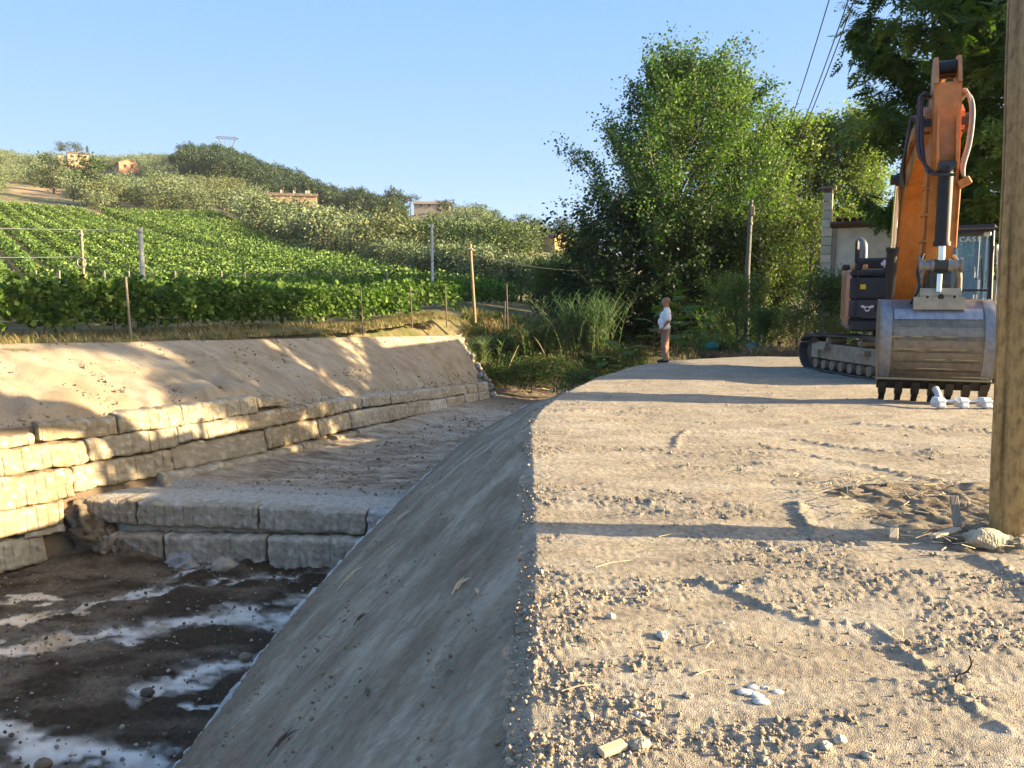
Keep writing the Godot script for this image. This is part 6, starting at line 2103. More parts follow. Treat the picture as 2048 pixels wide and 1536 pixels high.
func build_arm(ex: Node3D) -> void:
	var mb := MB.new()
	mb.col = ORANGE
	var outline := [[0.62, 1.45], [1.15, 2.40], [1.80, 3.38], [2.05, 3.60], [2.55, 3.80], [4.30, 4.25], [4.72, 4.42], [4.70, 4.68], [4.45, 4.84], [2.75, 4.80], [2.15, 4.60], [1.55, 4.00], [0.72, 2.50], [0.20, 1.65], [0.30, 1.40]]
	side_prism(mb, outline, BX, 0.52)
	# projecting side plates
	for s in [-1.0, 1.0]:
		side_prism(mb, outline, BX + s * 0.275, 0.022)
	var boom := put("boom", mb.mesh(), M.paint, ex)
	mb = MB.new()
	mb.col = Color(0.05, 0.045, 0.04)
	for q in [[0.45, 1.62, 0.14, 0.42], [2.05, 4.02, 0.13, 0.44], [4.58, 4.52, 0.15, 0.40]]:
		mb.cyl(q3(BX - q[3], q[0], q[1]), q3(BX + q[3], q[0], q[1]), q[2], 18)
	put("pin", mb.mesh(), M.black, boom)
	# rails on the boom's flank
	for k in 2:
		part_tube("pipe", ORANGE * 0.9, M.paint, [q3(BX - 0.31, 1.1, 2.75 + k * 0.12), q3(BX - 0.31, 1.9, 4.0 + k * 0.12), q3(BX - 0.31, 2.7, 4.35 + k * 0.1), q3(BX - 0.31, 3.9, 4.5 + k * 0.06)], 0.022, boom, 7)
	for k in 5:
		part_tube("hose", Color(0.03, 0.034, 0.042) * (1.0 + 0.5 * (k % 3)), M.rubber, [q3(BX - 0.33 - k * 0.012, 2.35 + k * 0.03, 3.95), q3(BX - 0.37 - k * 0.015, 2.6 + k * 0.05, 3.78), q3(BX - 0.40 - k * 0.012, 2.95 + k * 0.05, 4.1), q3(BX - 0.39, 3.1 + k * 0.05, 4.55), q3(BX - 0.36, 3.25 + k * 0.04, 4.78 + 0.03 * k), q3(BX - 0.28, 3.5, 4.86)], 0.026, boom, 8)
	cylinder("boom_cylinder", q3(BX - 0.43, 1.45, 1.30), q3(BX - 0.40, 2.05, 4.02), 0.105, 0.52, ex)
	cylinder("boom_cylinder", q3(BX + 0.43, 1.45, 1.30), q3(BX + 0.40, 2.05, 4.02), 0.105, 0.52, ex)
	cylinder("arm_cylinder", q3(BX, 2.3, 4.98), q3(BX, 4.50, 5.36), 0.11, 0.62, ex)
	part_box("cylinder_bracket", ORANGE, M.paint, q3(BX, 2.3, 4.85), Vector3(0.30, 0.24, 0.22), 0.02, ex)
	# stick
	mb = MB.new()
	mb.col = ORANGE
	var st := [[4.50, 1.98], [4.72, 1.94], [4.86, 2.15], [5.02, 3.55], [5.06, 3.95], [4.98, 4.55], [4.86, 5.12], [4.52, 5.12], [4.22, 4.80], [4.18, 4.40], [4.30, 4.05], [4.42, 2.3]]
	side_prism(mb, st, BX, 0.36)
	var stick := put("stick", mb.mesh(), M.paint, ex)
	mb = MB.new()
	mb.col = Color(0.50, 0.20, 0.06)
	for s in [-1.0, 1.0]:
		side_prism(mb, [[4.42, 5.10], [4.92, 5.10], [4.84, 5.30], [4.70, 5.56], [4.50, 5.58], [4.40, 5.35]], BX + s * 0.165, 0.055)
	put("tail_fork", mb.mesh(), M.paint, stick)
	mb = MB.new()
	mb.col = Color(0.012, 0.014, 0.02)
	mb.cyl(q3(BX - 0.13, 4.62, 5.40), q3(BX + 0.13, 4.62, 5.40), 0.115, 18)
	put("bush", mb.mesh(), M.black, stick)
	mb = MB.new()
	mb.col = ORANGE * 1.05
	for s in [-1.0, 1.0]:
		side_prism(mb, [[5.0, 4.72], [5.06, 4.72], [5.14, 4.2], [5.26, 3.86], [5.24, 3.70], [5.10, 3.66], [5.0, 3.9]], BX + s * 0.135, 0.04)
	put("cylinder_fork", mb.mesh(), M.paint, stick)
	for s in [-1.0, 1.0]:
		mb = MB.new()
		mb.col = ORANGE * 0.9
		side_prism(mb, st, BX + s * 0.19, 0.016)
		put("side_plate", mb.mesh(), M.paint, stick)
	# pipes along the stick
	for k in 3:
		part_tube("pipe", ORANGE * [1.0, 0.85, 1.1][k], M.paint, [q3(BX - 0.235, 4.95 - k * 0.12, 3.72), q3(BX - 0.24, 4.93 - k * 0.12, 3.3), q3(BX - 0.235, 4.85 - k * 0.1, 2.75), q3(BX - 0.25, 4.82 - k * 0.1, 2.4)], 0.02, stick, 7)
	part_tube("pipe", ORANGE * 0.95, M.paint, [q3(BX + 0.225, 5.0, 3.5), q3(BX + 0.225, 4.95, 3.0), q3(BX + 0.23, 4.88, 2.5)], 0.022, stick, 7)
	for k in 3:
		part_box("clamp", ORANGE * 0.7, M.paint, q3(BX - 0.235, 4.80, 3.45 - k * 0.42), Vector3(0.08, 0.05, 0.36), 0.01, stick)
	# hoses on both flanks of the stick
	for k in 5:
		var c: Color = [Color(0.10, 0.12, 0.16), Color(0.025, 0.027, 0.035), Color(0.14, 0.155, 0.19), Color(0.02, 0.02, 0.025), Color(0.07, 0.045, 0.05)][k]
		part_tube("hose", c, M.rubber, [q3(BX - 0.22, 4.45 + k * 0.03, 4.98), q3(BX - 0.30 - k * 0.018, 4.6 + k * 0.04, 5.04 - k * 0.02), q3(BX - 0.345 - k * 0.015, 4.72 + k * 0.04, 4.75), q3(BX - 0.325 - k * 0.022, 4.85 + k * 0.03, 4.25), q3(BX - 0.29 - k * 0.02, 4.95 + k * 0.02, 3.88 + k * 0.02), q3(BX - 0.24, 5.02, 3.70 + k * 0.015), q3(BX - 0.17 if k == 4 else BX - 0.225, 5.06, 3.68)], 0.027, stick, 9)
	for k in 3:
		part_tube("hose", [Color(0.28, 0.25, 0.22), Color(0.20, 0.16, 0.14), Color(0.30, 0.28, 0.25)][k], M.rubber, [q3(BX + 0.20, 4.65, 4.95 - k * 0.05), q3(BX + 0.27 + k * 0.025, 4.75, 5.0 - k * 0.04), q3(BX + 0.345 + k * 0.018, 4.85, 4.65), q3(BX + 0.31 + k * 0.02, 4.95, 4.15), q3(BX + 0.23 + k * 0.02, 5.02, 3.78), q3(BX + 0.26, 5.10, 3.58)], 0.023, stick, 8)  # lighter hose colours: sunlight on this flank painted in
	part_box("valve_block", ORANGE * 0.95, M.paint, q3(BX + 0.27, 5.06, 3.50), Vector3(0.20, 0.13, 0.12), 0.015, stick, Vector3(0, 0, 0.5))
	mb = MB.new()
	mb.col = Color(0.05, 0.04, 0.035)
	mb.tube(smooth_path([q3(BX - 0.20, 5.12, 3.66), q3(BX - 0.05, 5.30, 3.60), q3(BX + 0.12, 5.30, 3.60)], 4), [0.025], 8)
	put("cross_hose", mb.mesh(), M.rubber, stick)
	cylinder("bucket_cylinder", q3(BX, 5.18, 3.74), q3(BX, 5.16, 2.20), 0.108, 0.80, ex)

func build_bucket(ex: Node3D) -> void:
	# linkage from cylinder to coupler
	var mb := MB.new()
	mb.col = Color(0.30, 0.28, 0.25)
	mb.cyl(q3(BX - 0.27, 5.16, 2.20), q3(BX + 0.27, 5.16, 2.20), 0.085, 16)
	for s in [-1.0, 1.0]:
		mb.cyl(q3(BX + s * 0.27, 5.16, 2.20), q3(BX + s * 0.315, 5.16, 2.20), 0.12, 16)
		mb.cyl(q3(BX + s * 0.10, 5.16, 2.20), q3(BX + s * 0.15, 5.16, 2.20), 0.105, 16)
	var link := put("crosshead", mb.mesh(), M.steel, ex)
	mb = MB.new()
	mb.col = Color(0.24, 0.20, 0.15)
	for s in [-1.0, 1.0]:
		mb.tube([q3(BX + s * 0.24, 5.16, 2.20), q3(BX + s * 0.235, 4.72, 2.35)], [0.06, 0.05], 8)
		mb.tube([q3(BX + s * 0.24, 5.17, 2.18), q3(BX + s * 0.27, 5.14, 1.98), q3(BX + s * 0.26, 5.10, 1.80)], [0.06, 0.05, 0.07], 8)
	put("link_arm", mb.mesh(), M.steel, link)
	mb = MB.new()
	mb.col = Color(0.09, 0.075, 0.055)
	side_prism(mb, [[4.70, 1.70], [5.24, 1.72], [5.25, 1.90], [5.18, 2.12], [5.05, 2.14], [4.75, 2.0]], BX, 0.30)
	put("coupler_ear", mb.mesh(), M.steel, link)
	part_tube("coupler_cylinder", Color(0.35, 0.34, 0.32), M.chrome, [q3(BX - 0.02, 5.28, 2.06), q3(BX - 0.03, 5.30, 1.78)], 0.045, link, 10)
	part_tube("coupler_hose", Color(0.03, 0.03, 0.03), M.rubber, [q3(BX - 0.24, 5.05, 2.4), q3(BX - 0.33, 5.15, 2.1), q3(BX - 0.30, 5.25, 1.85), q3(BX - 0.42, 5.1, 1.55)], 0.02, link, 7)
	mb = MB.new()
	mb.col = Color(0.36, 0.31, 0.22)
	side_prism(mb, [[4.62, 1.58], [5.34, 1.57], [5.36, 1.74], [5.28, 1.84], [4.70, 1.82]], BX, 0.58)
	side_prism(mb, [[5.30, 1.50], [5.40, 1.50], [5.37, 1.70], [5.30, 1.70]], BX - 0.02, 0.72)
	var cp := put("coupler", mb.mesh(), M.black, ex)
	for x in [-0.19, 0.0, 0.19]:
		mb = MB.new()
		mb.col = Color(0.42, 0.37, 0.28) if x != 0.0 else Color(0.02, 0.02, 0.02)
		mb.tube([q3(BX + x, 5.33, 1.70), q3(BX + x, 5.375, 1.70)], [0.045], 14)
		put("pin_end", mb.mesh(), M.black, cp)
		if x != 0.0:
			mb = MB.new()
			mb.col = Color(0.03, 0.028, 0.025)
			mb.tube([q3(BX + x, 5.37, 1.70), q3(BX + x, 5.379, 1.70)], [0.024], 12)
			put("pin_end", mb.mesh(), M.black, cp)
	# shell
	var bx := BX - 0.03
	var hw := 0.79
	var prof := [[4.72, 1.66], [4.98, 1.64], [5.20, 1.57], [5.36, 1.45], [5.46, 1.28], [5.50, 1.08], [5.49, 0.88], [5.45, 0.72], [5.39, 0.57], [5.31, 0.44], [5.25, 0.36]]
	mb = MB.new()
	var shell := []
	for q in prof:
		shell.append(q3(0, q[0], q[1]))
	shell = smooth_path(shell, 3)
	var nx := 20
	var inner := []
	for layer in 2:
		var first := mb.v.size()
		for i in shell.size():
			var a: Vector3 = shell[maxi(i - 1, 0)]
			var b: Vector3 = shell[mini(i + 1, shell.size() - 1)]
			var nrm := (b - a).cross(Vector3.RIGHT).normalized()
			for j in nx + 1:
				var x := lerpf(-hw, hw, j / float(nx))
				var n := NB.get_noise_2d(x * 2.0, i * 0.3)
				var yy: float = shell[i].y
				mb.col = Color(0.17, 0.15, 0.125).lerp(Color(0.25, 0.21, 0.15), clampf(0.4 + n * 1.1, 0, 1)) if yy < 1.36 else Color(0.20, 0.18, 0.18)
				mb.p(shell[i] + Vector3(bx + x, 0, 0) + nrm * (-0.03 * layer))
		for i in shell.size() - 1:
			for j in nx:
				var k := first + i * (nx + 1) + j
				if layer == 0: mb.quad(k, k + 1, k + nx + 2, k + nx + 1)
				else: mb.quad(k, k + nx + 1, k + nx + 2, k + 1)
	var bucket := put("bucket", mb.mesh(), M.steel, ex)
	for s in [-1.0, 1.0]:
		mb = MB.new()
		mb.col = Color(0.27, 0.235, 0.18)
		var sp := []
		for q in shell:
			sp.append([q.z + 0.012, q.y + 0.006])
		sp.append_array([[5.08, 0.32], [4.80, 0.66], [4.62, 1.1], [4.60, 1.5]])
		side_prism(mb, sp, bx + s * (hw + 0.012), 0.045)
		put("side_plate", mb.mesh(), M.steel, bucket)
		# broad worn band round the back next to each side
		mb = MB.new()
		mb.col = Color(0.27, 0.27, 0.28)
		strip(mb, shell, bx + s * (hw - 0.065), 0.15, 3, shell.size() - 3, 0.016)
		put("wear_band", mb.mesh(), M.steel, bucket)
	var bands := [[8, 11, Color(0.32, 0.33, 0.36)], [13, 15, Color(0.26, 0.235, 0.19)], [16, 18, Color(0.25, 0.21, 0.155)], [19, 21, Color(0.22, 0.19, 0.145)], [22, 24, Color(0.19, 0.165, 0.13)], [25, 27, Color(0.15, 0.13, 0.105)]]
	for q in bands:
		mb = MB.new()
		mb.col = q[2]
		strip(mb, shell, bx, 1.24, q[0], q[1], 0.018)
		put("wear_strip", mb.mesh(), M.steel, bucket)
	# caked mud along the strips' lower lips
	for k in 14:
		mb = MB.new()
		mb.col = Color(0.36, 0.29, 0.16)
		var r: int = [15, 18, 21, 24, 27][k % 5]
		var x := R.randf_range(-0.6, 0.6)
		mb.ball(Transform3D(Basis.from_scale(Vector3(R.randf_range(0.06, 0.26), 0.012, 0.02)), shell[mini(r, shell.size() - 1)] + Vector3(bx + x, -0.008, 0.016)), 0.5, k, 10, 5, 2.5)
		put("caked_mud", mb.mesh(), M.clod, bucket)
	mb = MB.new()
	mb.col = Color(0.33, 0.28, 0.17)
	mb.box(Transform3D(Basis(), q3(bx, 5.265, 0.375)), Vector3(hw * 2 + 0.06, 0.035, 0.06), 0.01)
	put("lip_seam", mb.mesh(), M.clod, bucket)
	mb = MB.new()
	mb.col = Color(0.060, 0.052, 0.040)
	side_prism(mb, [[5.285, 0.37], [5.14, 0.20], [5.09, 0.22], [5.22, 0.38]], bx, hw * 2 + 0.05)
	put("cutting_edge", mb.mesh(), M.steel, bucket)
	for i in 7:
		mb = MB.new()
		mb.col = Color(0.075, 0.066, 0.05)
		var x := bx - 0.73 + i * 0.243
		side_prism(mb, [[5.285, 0.31], [5.24, 0.32], [5.08, 0.17], [5.12, 0.10], [5.21, 0.14]], x, 0.115)
		var tooth := put("tooth", mb.mesh(), M.steel, bucket)
		mb = MB.new()
		mb.col = Color(0.05, 0.045, 0.036)
		side_prism(mb, [[5.22, 0.19], [5.10, 0.15], [5.02, -0.005], [5.06, -0.015], [5.19, 0.10]], x, 0.088)
		put("tip", mb.mesh(), M.steel, tooth)

func strip(mb: MB, shell: Array, x: float, w: float, a: int, b: int, th: float) -> void:   # a plate that follows the shell
	var f := mb.v.size()
	for i in range(a, b + 1):
		var d: Vector3 = shell[mini(i + 1, shell.size() - 1)] - shell[i - 1]
		var n := d.cross(Vector3.RIGHT).normalized()
		for s in [-1.0, 1.0]:
			mb.p(shell[i] + Vector3(x + s * w / 2, 0, 0) + n * th)
		for s in [1.0, -1.0]:
			mb.p(shell[i] + Vector3(x + s * w / 2, 0, 0) - n * 0.005)
	for i in b - a:
		for k in 4:
			var p0 := f + i * 4 + k
			var p1 := f + i * 4 + (k + 1) % 4
			mb.quad(p0, p1, p1 + 4, p0 + 4)
	for e in [0, b - a]:
		var q := []
		for k in 4:
			q.append(mb.v[f + e * 4 + k])
		if e == 0: q.reverse()
		mb.face(q)
# ------------------------------------------------------------------ the standing man
func nets(mb: MB, bones: Array, cell: float, kk: float) -> void:   # bones: [from, to, radius, radius]
	var lo := Vector3(1e9, 1e9, 1e9)
	var hi := -lo
	for b in bones:
		var r: float = maxf(b[2], b[3]) + 0.05
		for e in [b[0], b[1]]:
			lo = lo.min(e - Vector3(r, r, r))
			hi = hi.max(e + Vector3(r, r, r))
	var nx := int((hi.x - lo.x) / cell) + 2
	var ny := int((hi.y - lo.y) / cell) + 2
	var nz := int((hi.z - lo.z) / cell) + 2
	var f := PackedFloat32Array()
	f.resize(nx * ny * nz)
	f.fill(1.0)
	for b in bones:
		var a: Vector3 = b[0]
		var c: Vector3 = b[1]
		var ab := c - a
		var l2 := maxf(ab.length_squared(), 1e-9)
		var r: float = maxf(b[2], b[3]) + 0.045
		var i0 := Vector3i(((a.min(c) - Vector3(r, r, r) - lo) / cell).floor())
		var i1 := Vector3i(((a.max(c) + Vector3(r, r, r) - lo) / cell).ceil())
		for z in range(maxi(i0.z, 0), mini(i1.z + 1, nz)):
			for y in range(maxi(i0.y, 0), mini(i1.y + 1, ny)):
				for x in range(maxi(i0.x, 0), mini(i1.x + 1, nx)):
					var q := lo + Vector3(x, y, z) * cell
					var t := clampf((q - a).dot(ab) / l2, 0.0, 1.0)
					var d := q.distance_to(a + ab * t) - lerpf(b[2], b[3], t)
					var id := (z * ny + y) * nx + x
					var g := f[id]
					var h := clampf(0.5 + 0.5 * (g - d) / kk, 0.0, 1.0)
					f[id] = lerpf(g, d, h) - kk * h * (1.0 - h)
	var vi := PackedInt32Array()
	vi.resize(nx * ny * nz)
	vi.fill(-1)
	var offs := [0, 1, nx, nx + 1, nx * ny, nx * ny + 1, nx * ny + nx, nx * ny + nx + 1]
	for z in nz - 1:
		for y in ny - 1:
			for x in nx - 1:
				var id := (z * ny + y) * nx + x
				if absf(f[id]) > cell * 2.5: continue
				var m := 0
				for k in 8:
					if f[id + offs[k]] < 0.0: m |= 1 << k
				if m == 0 or m == 255: continue
				var s := Vector3.ZERO
				var n := 0
				for e in [[0, 1], [2, 3], [4, 5], [6, 7], [0, 2], [1, 3], [4, 6], [5, 7], [0, 4], [1, 5], [2, 6], [3, 7]]:
					var a: float = f[id + offs[e[0]]]
					var b: float = f[id + offs[e[1]]]
					if (a < 0.0) != (b < 0.0):
						var t := a / (a - b)
						var p0 := Vector3(e[0] & 1, (e[0] >> 1) & 1, e[0] >> 2)
						var p1 := Vector3(e[1] & 1, (e[1] >> 1) & 1, e[1] >> 2)
						s += p0.lerp(p1, t)
						n += 1
				vi[id] = mb.p(lo + (Vector3(x, y, z) + s / n) * cell)
	for z in range(1, nz - 1):
		for y in range(1, ny - 1):
			for x in range(1, nx - 1):
				var id := (z * ny + y) * nx + x
				var a := f[id]
				for ax in 3:
					var st: int = [1, nx, nx * ny][ax]
					var b := f[id + st]
					if (a < 0.0) == (b < 0.0): continue
					var u: int = [nx, nx * ny, 1][ax]
					var v: int = [nx * ny, 1, nx][ax]
					var q := [vi[id], vi[id - u], vi[id - u - v], vi[id - v]]
					if q.min() < 0: continue
					if a < 0.0: mb.quad(q[0], q[3], q[2], q[1])
					else: mb.quad(q[0], q[1], q[2], q[3])

func build_person() -> void:
	var V := func(x: float, y: float, z: float) -> Vector3: return Vector3(x, y, z)
	var skin := Color(0.36, 0.18, 0.11)
	var body := MB.new()
	body.col = skin
	# shoulders, torso, arms and legs as one figure
	nets(body, [[V.call(0, 0.95, -0.09), V.call(0, 0.95, 0.09), 0.11, 0.11], [V.call(0.03, 1.08, -0.07), V.call(0.03, 1.08, 0.07), 0.115, 0.115], [V.call(0, 1.28, -0.08), V.call(0, 1.28, 0.08), 0.115, 0.115], [V.call(-0.03, 1.40, -0.15), V.call(-0.03, 1.40, 0.15), 0.06, 0.06],
		[V.call(-0.02, 1.42, 0), V.call(0.015, 1.56, 0), 0.066, 0.060],
		[V.call(-0.03, 1.39, -0.19), V.call(-0.09, 1.12, -0.25), 0.056, 0.044], [V.call(-0.09, 1.12, -0.25), V.call(0.07, 0.935, -0.215), 0.044, 0.029],
		[V.call(-0.03, 1.39, 0.19), V.call(-0.06, 1.11, 0.25), 0.056, 0.044], [V.call(-0.06, 1.11, 0.25), V.call(0.04, 0.88, 0.25), 0.044, 0.029],
		[V.call(0, 0.92, -0.09), V.call(0.02, 0.50, -0.09), 0.09, 0.058], [V.call(0.02, 0.50, -0.09), V.call(-0.02, 0.08, -0.09), 0.056, 0.038],
		[V.call(0, 0.92, 0.09), V.call(0.0, 0.50, 0.10), 0.09, 0.058], [V.call(0.0, 0.50, 0.10), V.call(-0.03, 0.08, 0.10), 0.056, 0.038]], 0.014, 0.03)
	# head
	nets(body, [[V.call(-0.022, 1.672, 0), V.call(0.028, 1.665, 0), 0.090, 0.084], [V.call(0.05, 1.60, -0.018), V.call(0.05, 1.60, 0.018), 0.052, 0.052], [V.call(0.075, 1.572, -0.012), V.call(0.075, 1.572, 0.012), 0.030, 0.030], [V.call(0.0, 1.60, 0), V.call(-0.01, 1.53, 0), 0.068, 0.06],
		[V.call(0.104, 1.655, 0), V.call(0.124, 1.620, 0), 0.010, 0.015], [V.call(0.092, 1.672, -0.035), V.call(0.092, 1.672, 0.035), 0.018, 0.018], [V.call(0.098, 1.592, -0.014), V.call(0.098, 1.592, 0.014), 0.011, 0.011],
		[V.call(0.0, 1.655, -0.090), V.call(0.004, 1.618, -0.086), 0.017, 0.012], [V.call(0.0, 1.655, 0.090), V.call(0.004, 1.618, 0.086), 0.017, 0.012]], 0.006, 0.02)
	# hands: the near one with its fingers closing into the pocket, the other hanging
	for h in [[V.call(0.07, 0.935, -0.215), V.call(0.135, 0.865, -0.195), V.call(0.02, -0.045, 0.012)], [V.call(0.04, 0.88, 0.25), V.call(0.055, 0.79, 0.25), V.call(0.008, -0.04, 0.0)]]:
		var w: Vector3 = h[0]
		var kn: Vector3 = h[1]
		var bones := [[w, w.lerp(kn, 0.5), 0.027, 0.03], [w.lerp(kn, 0.5) + Vector3(0.018, 0, 0), kn + Vector3(0.026, 0.008, 0), 0.016, 0.012], [w.lerp(kn, 0.5) - Vector3(0.018, 0, 0), kn - Vector3(0.026, 0.008, 0), 0.016, 0.012]]
		for i in 4:
			var o: Vector3 = kn + Vector3(0.028 - i * 0.018, 0.010 - i * 0.006, 0)
			var l: float = [0.9, 1.0, 0.95, 0.75][i]
			var k1: Vector3 = o + h[2] * l
			bones.append([w.lerp(o, 0.6), o, 0.011, 0.0098])
			bones.append([o, k1, 0.0095, 0.0088])
			bones.append([k1, k1 + (h[2] as Vector3).rotated(Vector3.BACK, -0.5) * l * 0.8, 0.0088, 0.0075])
		var th: Vector3 = w.lerp(kn, 0.35) + Vector3(0.03, 0.005, 0.0)
		bones.append([w.lerp(kn, 0.2), th, 0.014, 0.012])
		bones.append([th, th + Vector3(0.028, -0.035, 0.004), 0.011, 0.009])
		nets(body, bones, 0.005, 0.008)
	# darker stubble on the scalp
	for i in body.v.size():
		var p := body.v[i]
		if p.y > 1.66 + 0.55 * (p.x - 0.02) and p.y > 1.62: body.c[i] = Color(0.24, 0.135, 0.09)
		if p.y < 1.2: body.c[i] = Color(0.30, 0.13, 0.085)
	var man := put("person", body.mesh(), M.skin)
	mark(man, "bald man in pale T-shirt and tan trousers standing at the track's edge, hand in pocket", "person")
	man.transform = Transform3D(Basis(Vector3.UP, 2.84), P(4.16, 0.0, 20.85))
	man.position.y = road_y(4.16, 20.85)
	for s in [-1.0, 1.0]:
		var e := MB.new()
		e.col = Color(0.03, 0.02, 0.015)
		e.ball(Transform3D(Basis.from_scale(Vector3(0.006, 0.008, 0.010)), V.call(0.103, 1.652, s * 0.033)))
		put("eye", e.mesh(), M.skin, man)
	var c := MB.new()
	c.col = Color(0.62, 0.64, 0.66)
	nets(c, [[V.call(0.02, 0.955, -0.09), V.call(0.02, 0.955, 0.09), 0.135, 0.135], [V.call(0.055, 1.10, -0.07), V.call(0.055, 1.10, 0.07), 0.15, 0.15], [V.call(0.01, 1.27, -0.09), V.call(0.01, 1.27, 0.09), 0.14, 0.14], [V.call(-0.03, 1.405, -0.15), V.call(-0.03, 1.405, 0.15), 0.073, 0.073],
		[V.call(-0.02, 1.42, -0.03), V.call(-0.01, 1.455, 0.03), 0.075, 0.075],
		[V.call(-0.03, 1.39, -0.19), V.call(-0.075, 1.19, -0.235), 0.073, 0.076], [V.call(-0.03, 1.39, 0.19), V.call(-0.05, 1.19, 0.235), 0.073, 0.076]], 0.013, 0.03)
	for i in c.v.size():
		var p := c.v[i]
		c.v[i] += Vector3(NB.get_noise_3d(p.x * 9.0, p.y * 14.0, p.z * 9.0), 0, NB.get_noise_3d(p.z * 9.0, p.y * 14.0, 4.0)) * 0.008
		if p.y < 0.90: c.v[i].y = 0.90
	put("tshirt", c.mesh(), M.cloth, man)
	c = MB.new()
	c.col = Color(0.23, 0.145, 0.095)
	nets(c, [[V.call(0.01, 0.92, -0.085), V.call(0.01, 0.92, 0.085), 0.125, 0.125], [V.call(0, 0.90, -0.085), V.call(0.02, 0.50, -0.095), 0.108, 0.083], [V.call(0.02, 0.50, -0.095), V.call(-0.02, 0.10, -0.095), 0.082, 0.074],
		[V.call(0, 0.90, 0.085), V.call(0.0, 0.50, 0.105), 0.108, 0.083], [V.call(0.0, 0.50, 0.105), V.call(-0.03, 0.10, 0.105), 0.082, 0.074]], 0.014, 0.03)
	for i in c.v.size():
		var p := c.v[i]
		c.v[i] += Vector3(sin(p.y * 46.0 + p.x * 12.0), 0, cos(p.y * 38.0)) * 0.005 * smoothstep(0.75, 0.3, p.y)
		if p.y < 0.06: c.v[i].y = 0.06
	put("trousers", c.mesh(), M.cloth, man)
	for s in [-1.0, 1.0]:
		c = MB.new()
		c.col = Color(0.025, 0.022, 0.02)
		var z: float = s * 0.10
		nets(c, [[V.call(-0.06, 0.055, z), V.call(0.05, 0.06, z), 0.048, 0.045], [V.call(0.05, 0.05, z), V.call(0.175, 0.035, z + s * 0.015), 0.046, 0.034], [V.call(-0.04, 0.06, z), V.call(-0.03, 0.11, z), 0.045, 0.045]], 0.010, 0.02)
		for i in c.v.size():
			c.v[i].y = maxf(c.v[i].y, 0.0)
		put("shoe", c.mesh(), M.rubber, man)
	c = MB.new()
	c.tube([V.call(0.028, 0.985, -0.224), V.call(0.048, 0.962, -0.220)], [0.036], 14)
	put("wristwatch", c.mesh(), M.chrome, man)
# ------------------------------------------------------------------ low plants
func tuft_mesh(n: int, h: float, lean: float, w: float, seed_: int) -> ArrayMesh:
	var rg := RandomNumberGenerator.new()
	rg.seed = seed_
	var mb := MB.new()
	for i in n:
		var a := rg.randf() * TAU
		var d := Vector3(cos(a) * lean * rg.randf(), 1, sin(a) * lean * rg.randf()).normalized()
		mb.col = Color(1, 1, 1) * rg.randf_range(0.75, 1.25)
		mb.blade(Vector3(rg.randf_range(-0.08, 0.08), -0.03, rg.randf_range(-0.08, 0.08)), d, Vector3(cos(a), -0.9, sin(a)) * rg.randf_range(0.3, 1.4), h * rg.randf_range(0.5, 1.2), w, 3)
	return mb.mesh()

func reed_clump(label: String, cx: float, cd: float, rx: float, rd: float, h: float, n: int, pal: Array, y0: Callable, seed_: int) -> void:
	var rg := RandomNumberGenerator.new()
	rg.seed = seed_
	var t := thing("reed_clump", label, "reeds", P(cx, 0, cd))
	var st := MB.new()
	var lv := MB.new()
	for i in n:
		var x := rg.randfn(0, 0.45) * rx
		var d := rg.randfn(0, 0.45) * rd
		var b := P(x, y0.call(cx + x, cd + d), d)
		var hh := h * rg.randf_range(0.65, 1.1)
		var lean := Vector3(rg.randf_range(-1, 1) * 0.3 + x / rx * 0.22, 0, rg.randf_range(-1, 1) * 0.3)
		var pts := []
		for k in 5:
			var u := k / 4.0
			pts.append(b + Vector3(0, hh * u * (1.0 - 0.12 * u), 0) + lean * hh * u * u)
		st.col = vary(Color(0.17, 0.19, 0.075), 0.3)
		st.tube(pts, [0.013, 0.011, 0.009, 0.006, 0.003], 4, false)
		for k in 15:
			var u := lerpf(0.15, 1.0, k / 14.0)
			var ii := u * 3.999
			var o: Vector3 = pts[int(ii)].lerp(pts[int(ii) + 1], ii - int(ii))
			var a := k * 2.6 + rg.randf()
			lv.col = (pal[rg.randi() % pal.size()] as Color) * rg.randf_range(0.75, 1.3)
			lv.col.a = 1.0
			lv.blade(o, Vector3(cos(a) * 0.6, 1.0, sin(a) * 0.6).normalized(), Vector3(cos(a) * 0.9, -1.7, sin(a) * 0.9) * rg.randf_range(0.5, 1.3), rg.randf_range(0.45, 0.85), 0.045, 4)
	put("stalks", st.mesh(), M.bark, t)
	put("leaves", lv.mesh(), M.leaf, t)

func sapling(frond: ArrayMesh, at: Vector3, h: float, n: int, fl: float, label: String, pal: Array, seed_: int) -> void:
	var rg := RandomNumberGenerator.new()
	rg.seed = seed_
	var t := thing("sapling", label, "sapling", at, rg.randf() * TAU, "pinnate saplings at the end of the track")
	var mb := MB.new()
	mb.col = Color(0.16, 0.14, 0.08)
	var pts := [Vector3(0, -0.3, 0), Vector3(0.04, h * 0.4, 0.02), Vector3(0.02, h, -0.03)]
	mb.tube(smooth_path(pts, 4), [0.022, 0.02, 0.016, 0.012, 0.01, 0.008, 0.006], 6)
	put("stem", mb.mesh(), M.bark, t)
	for i in n:
		var u := lerpf(0.35, 1.0, i / float(n - 1))
		var a := i * 2.4 + rg.randf() * 0.4
		var el := lerpf(0.15, 0.75, u)
		var o := put("frond", frond, M.leaf, t)
		var s := fl * rg.randf_range(0.8, 1.15) * lerpf(1.1, 0.75, u)
		o.transform = Transform3D(frame(Vector3.ZERO, Vector3(cos(a) * cos(el), sin(el), sin(a) * cos(el))).basis * Basis.from_scale(Vector3(s, s, s)), Vector3(0.03, h * u, 0))

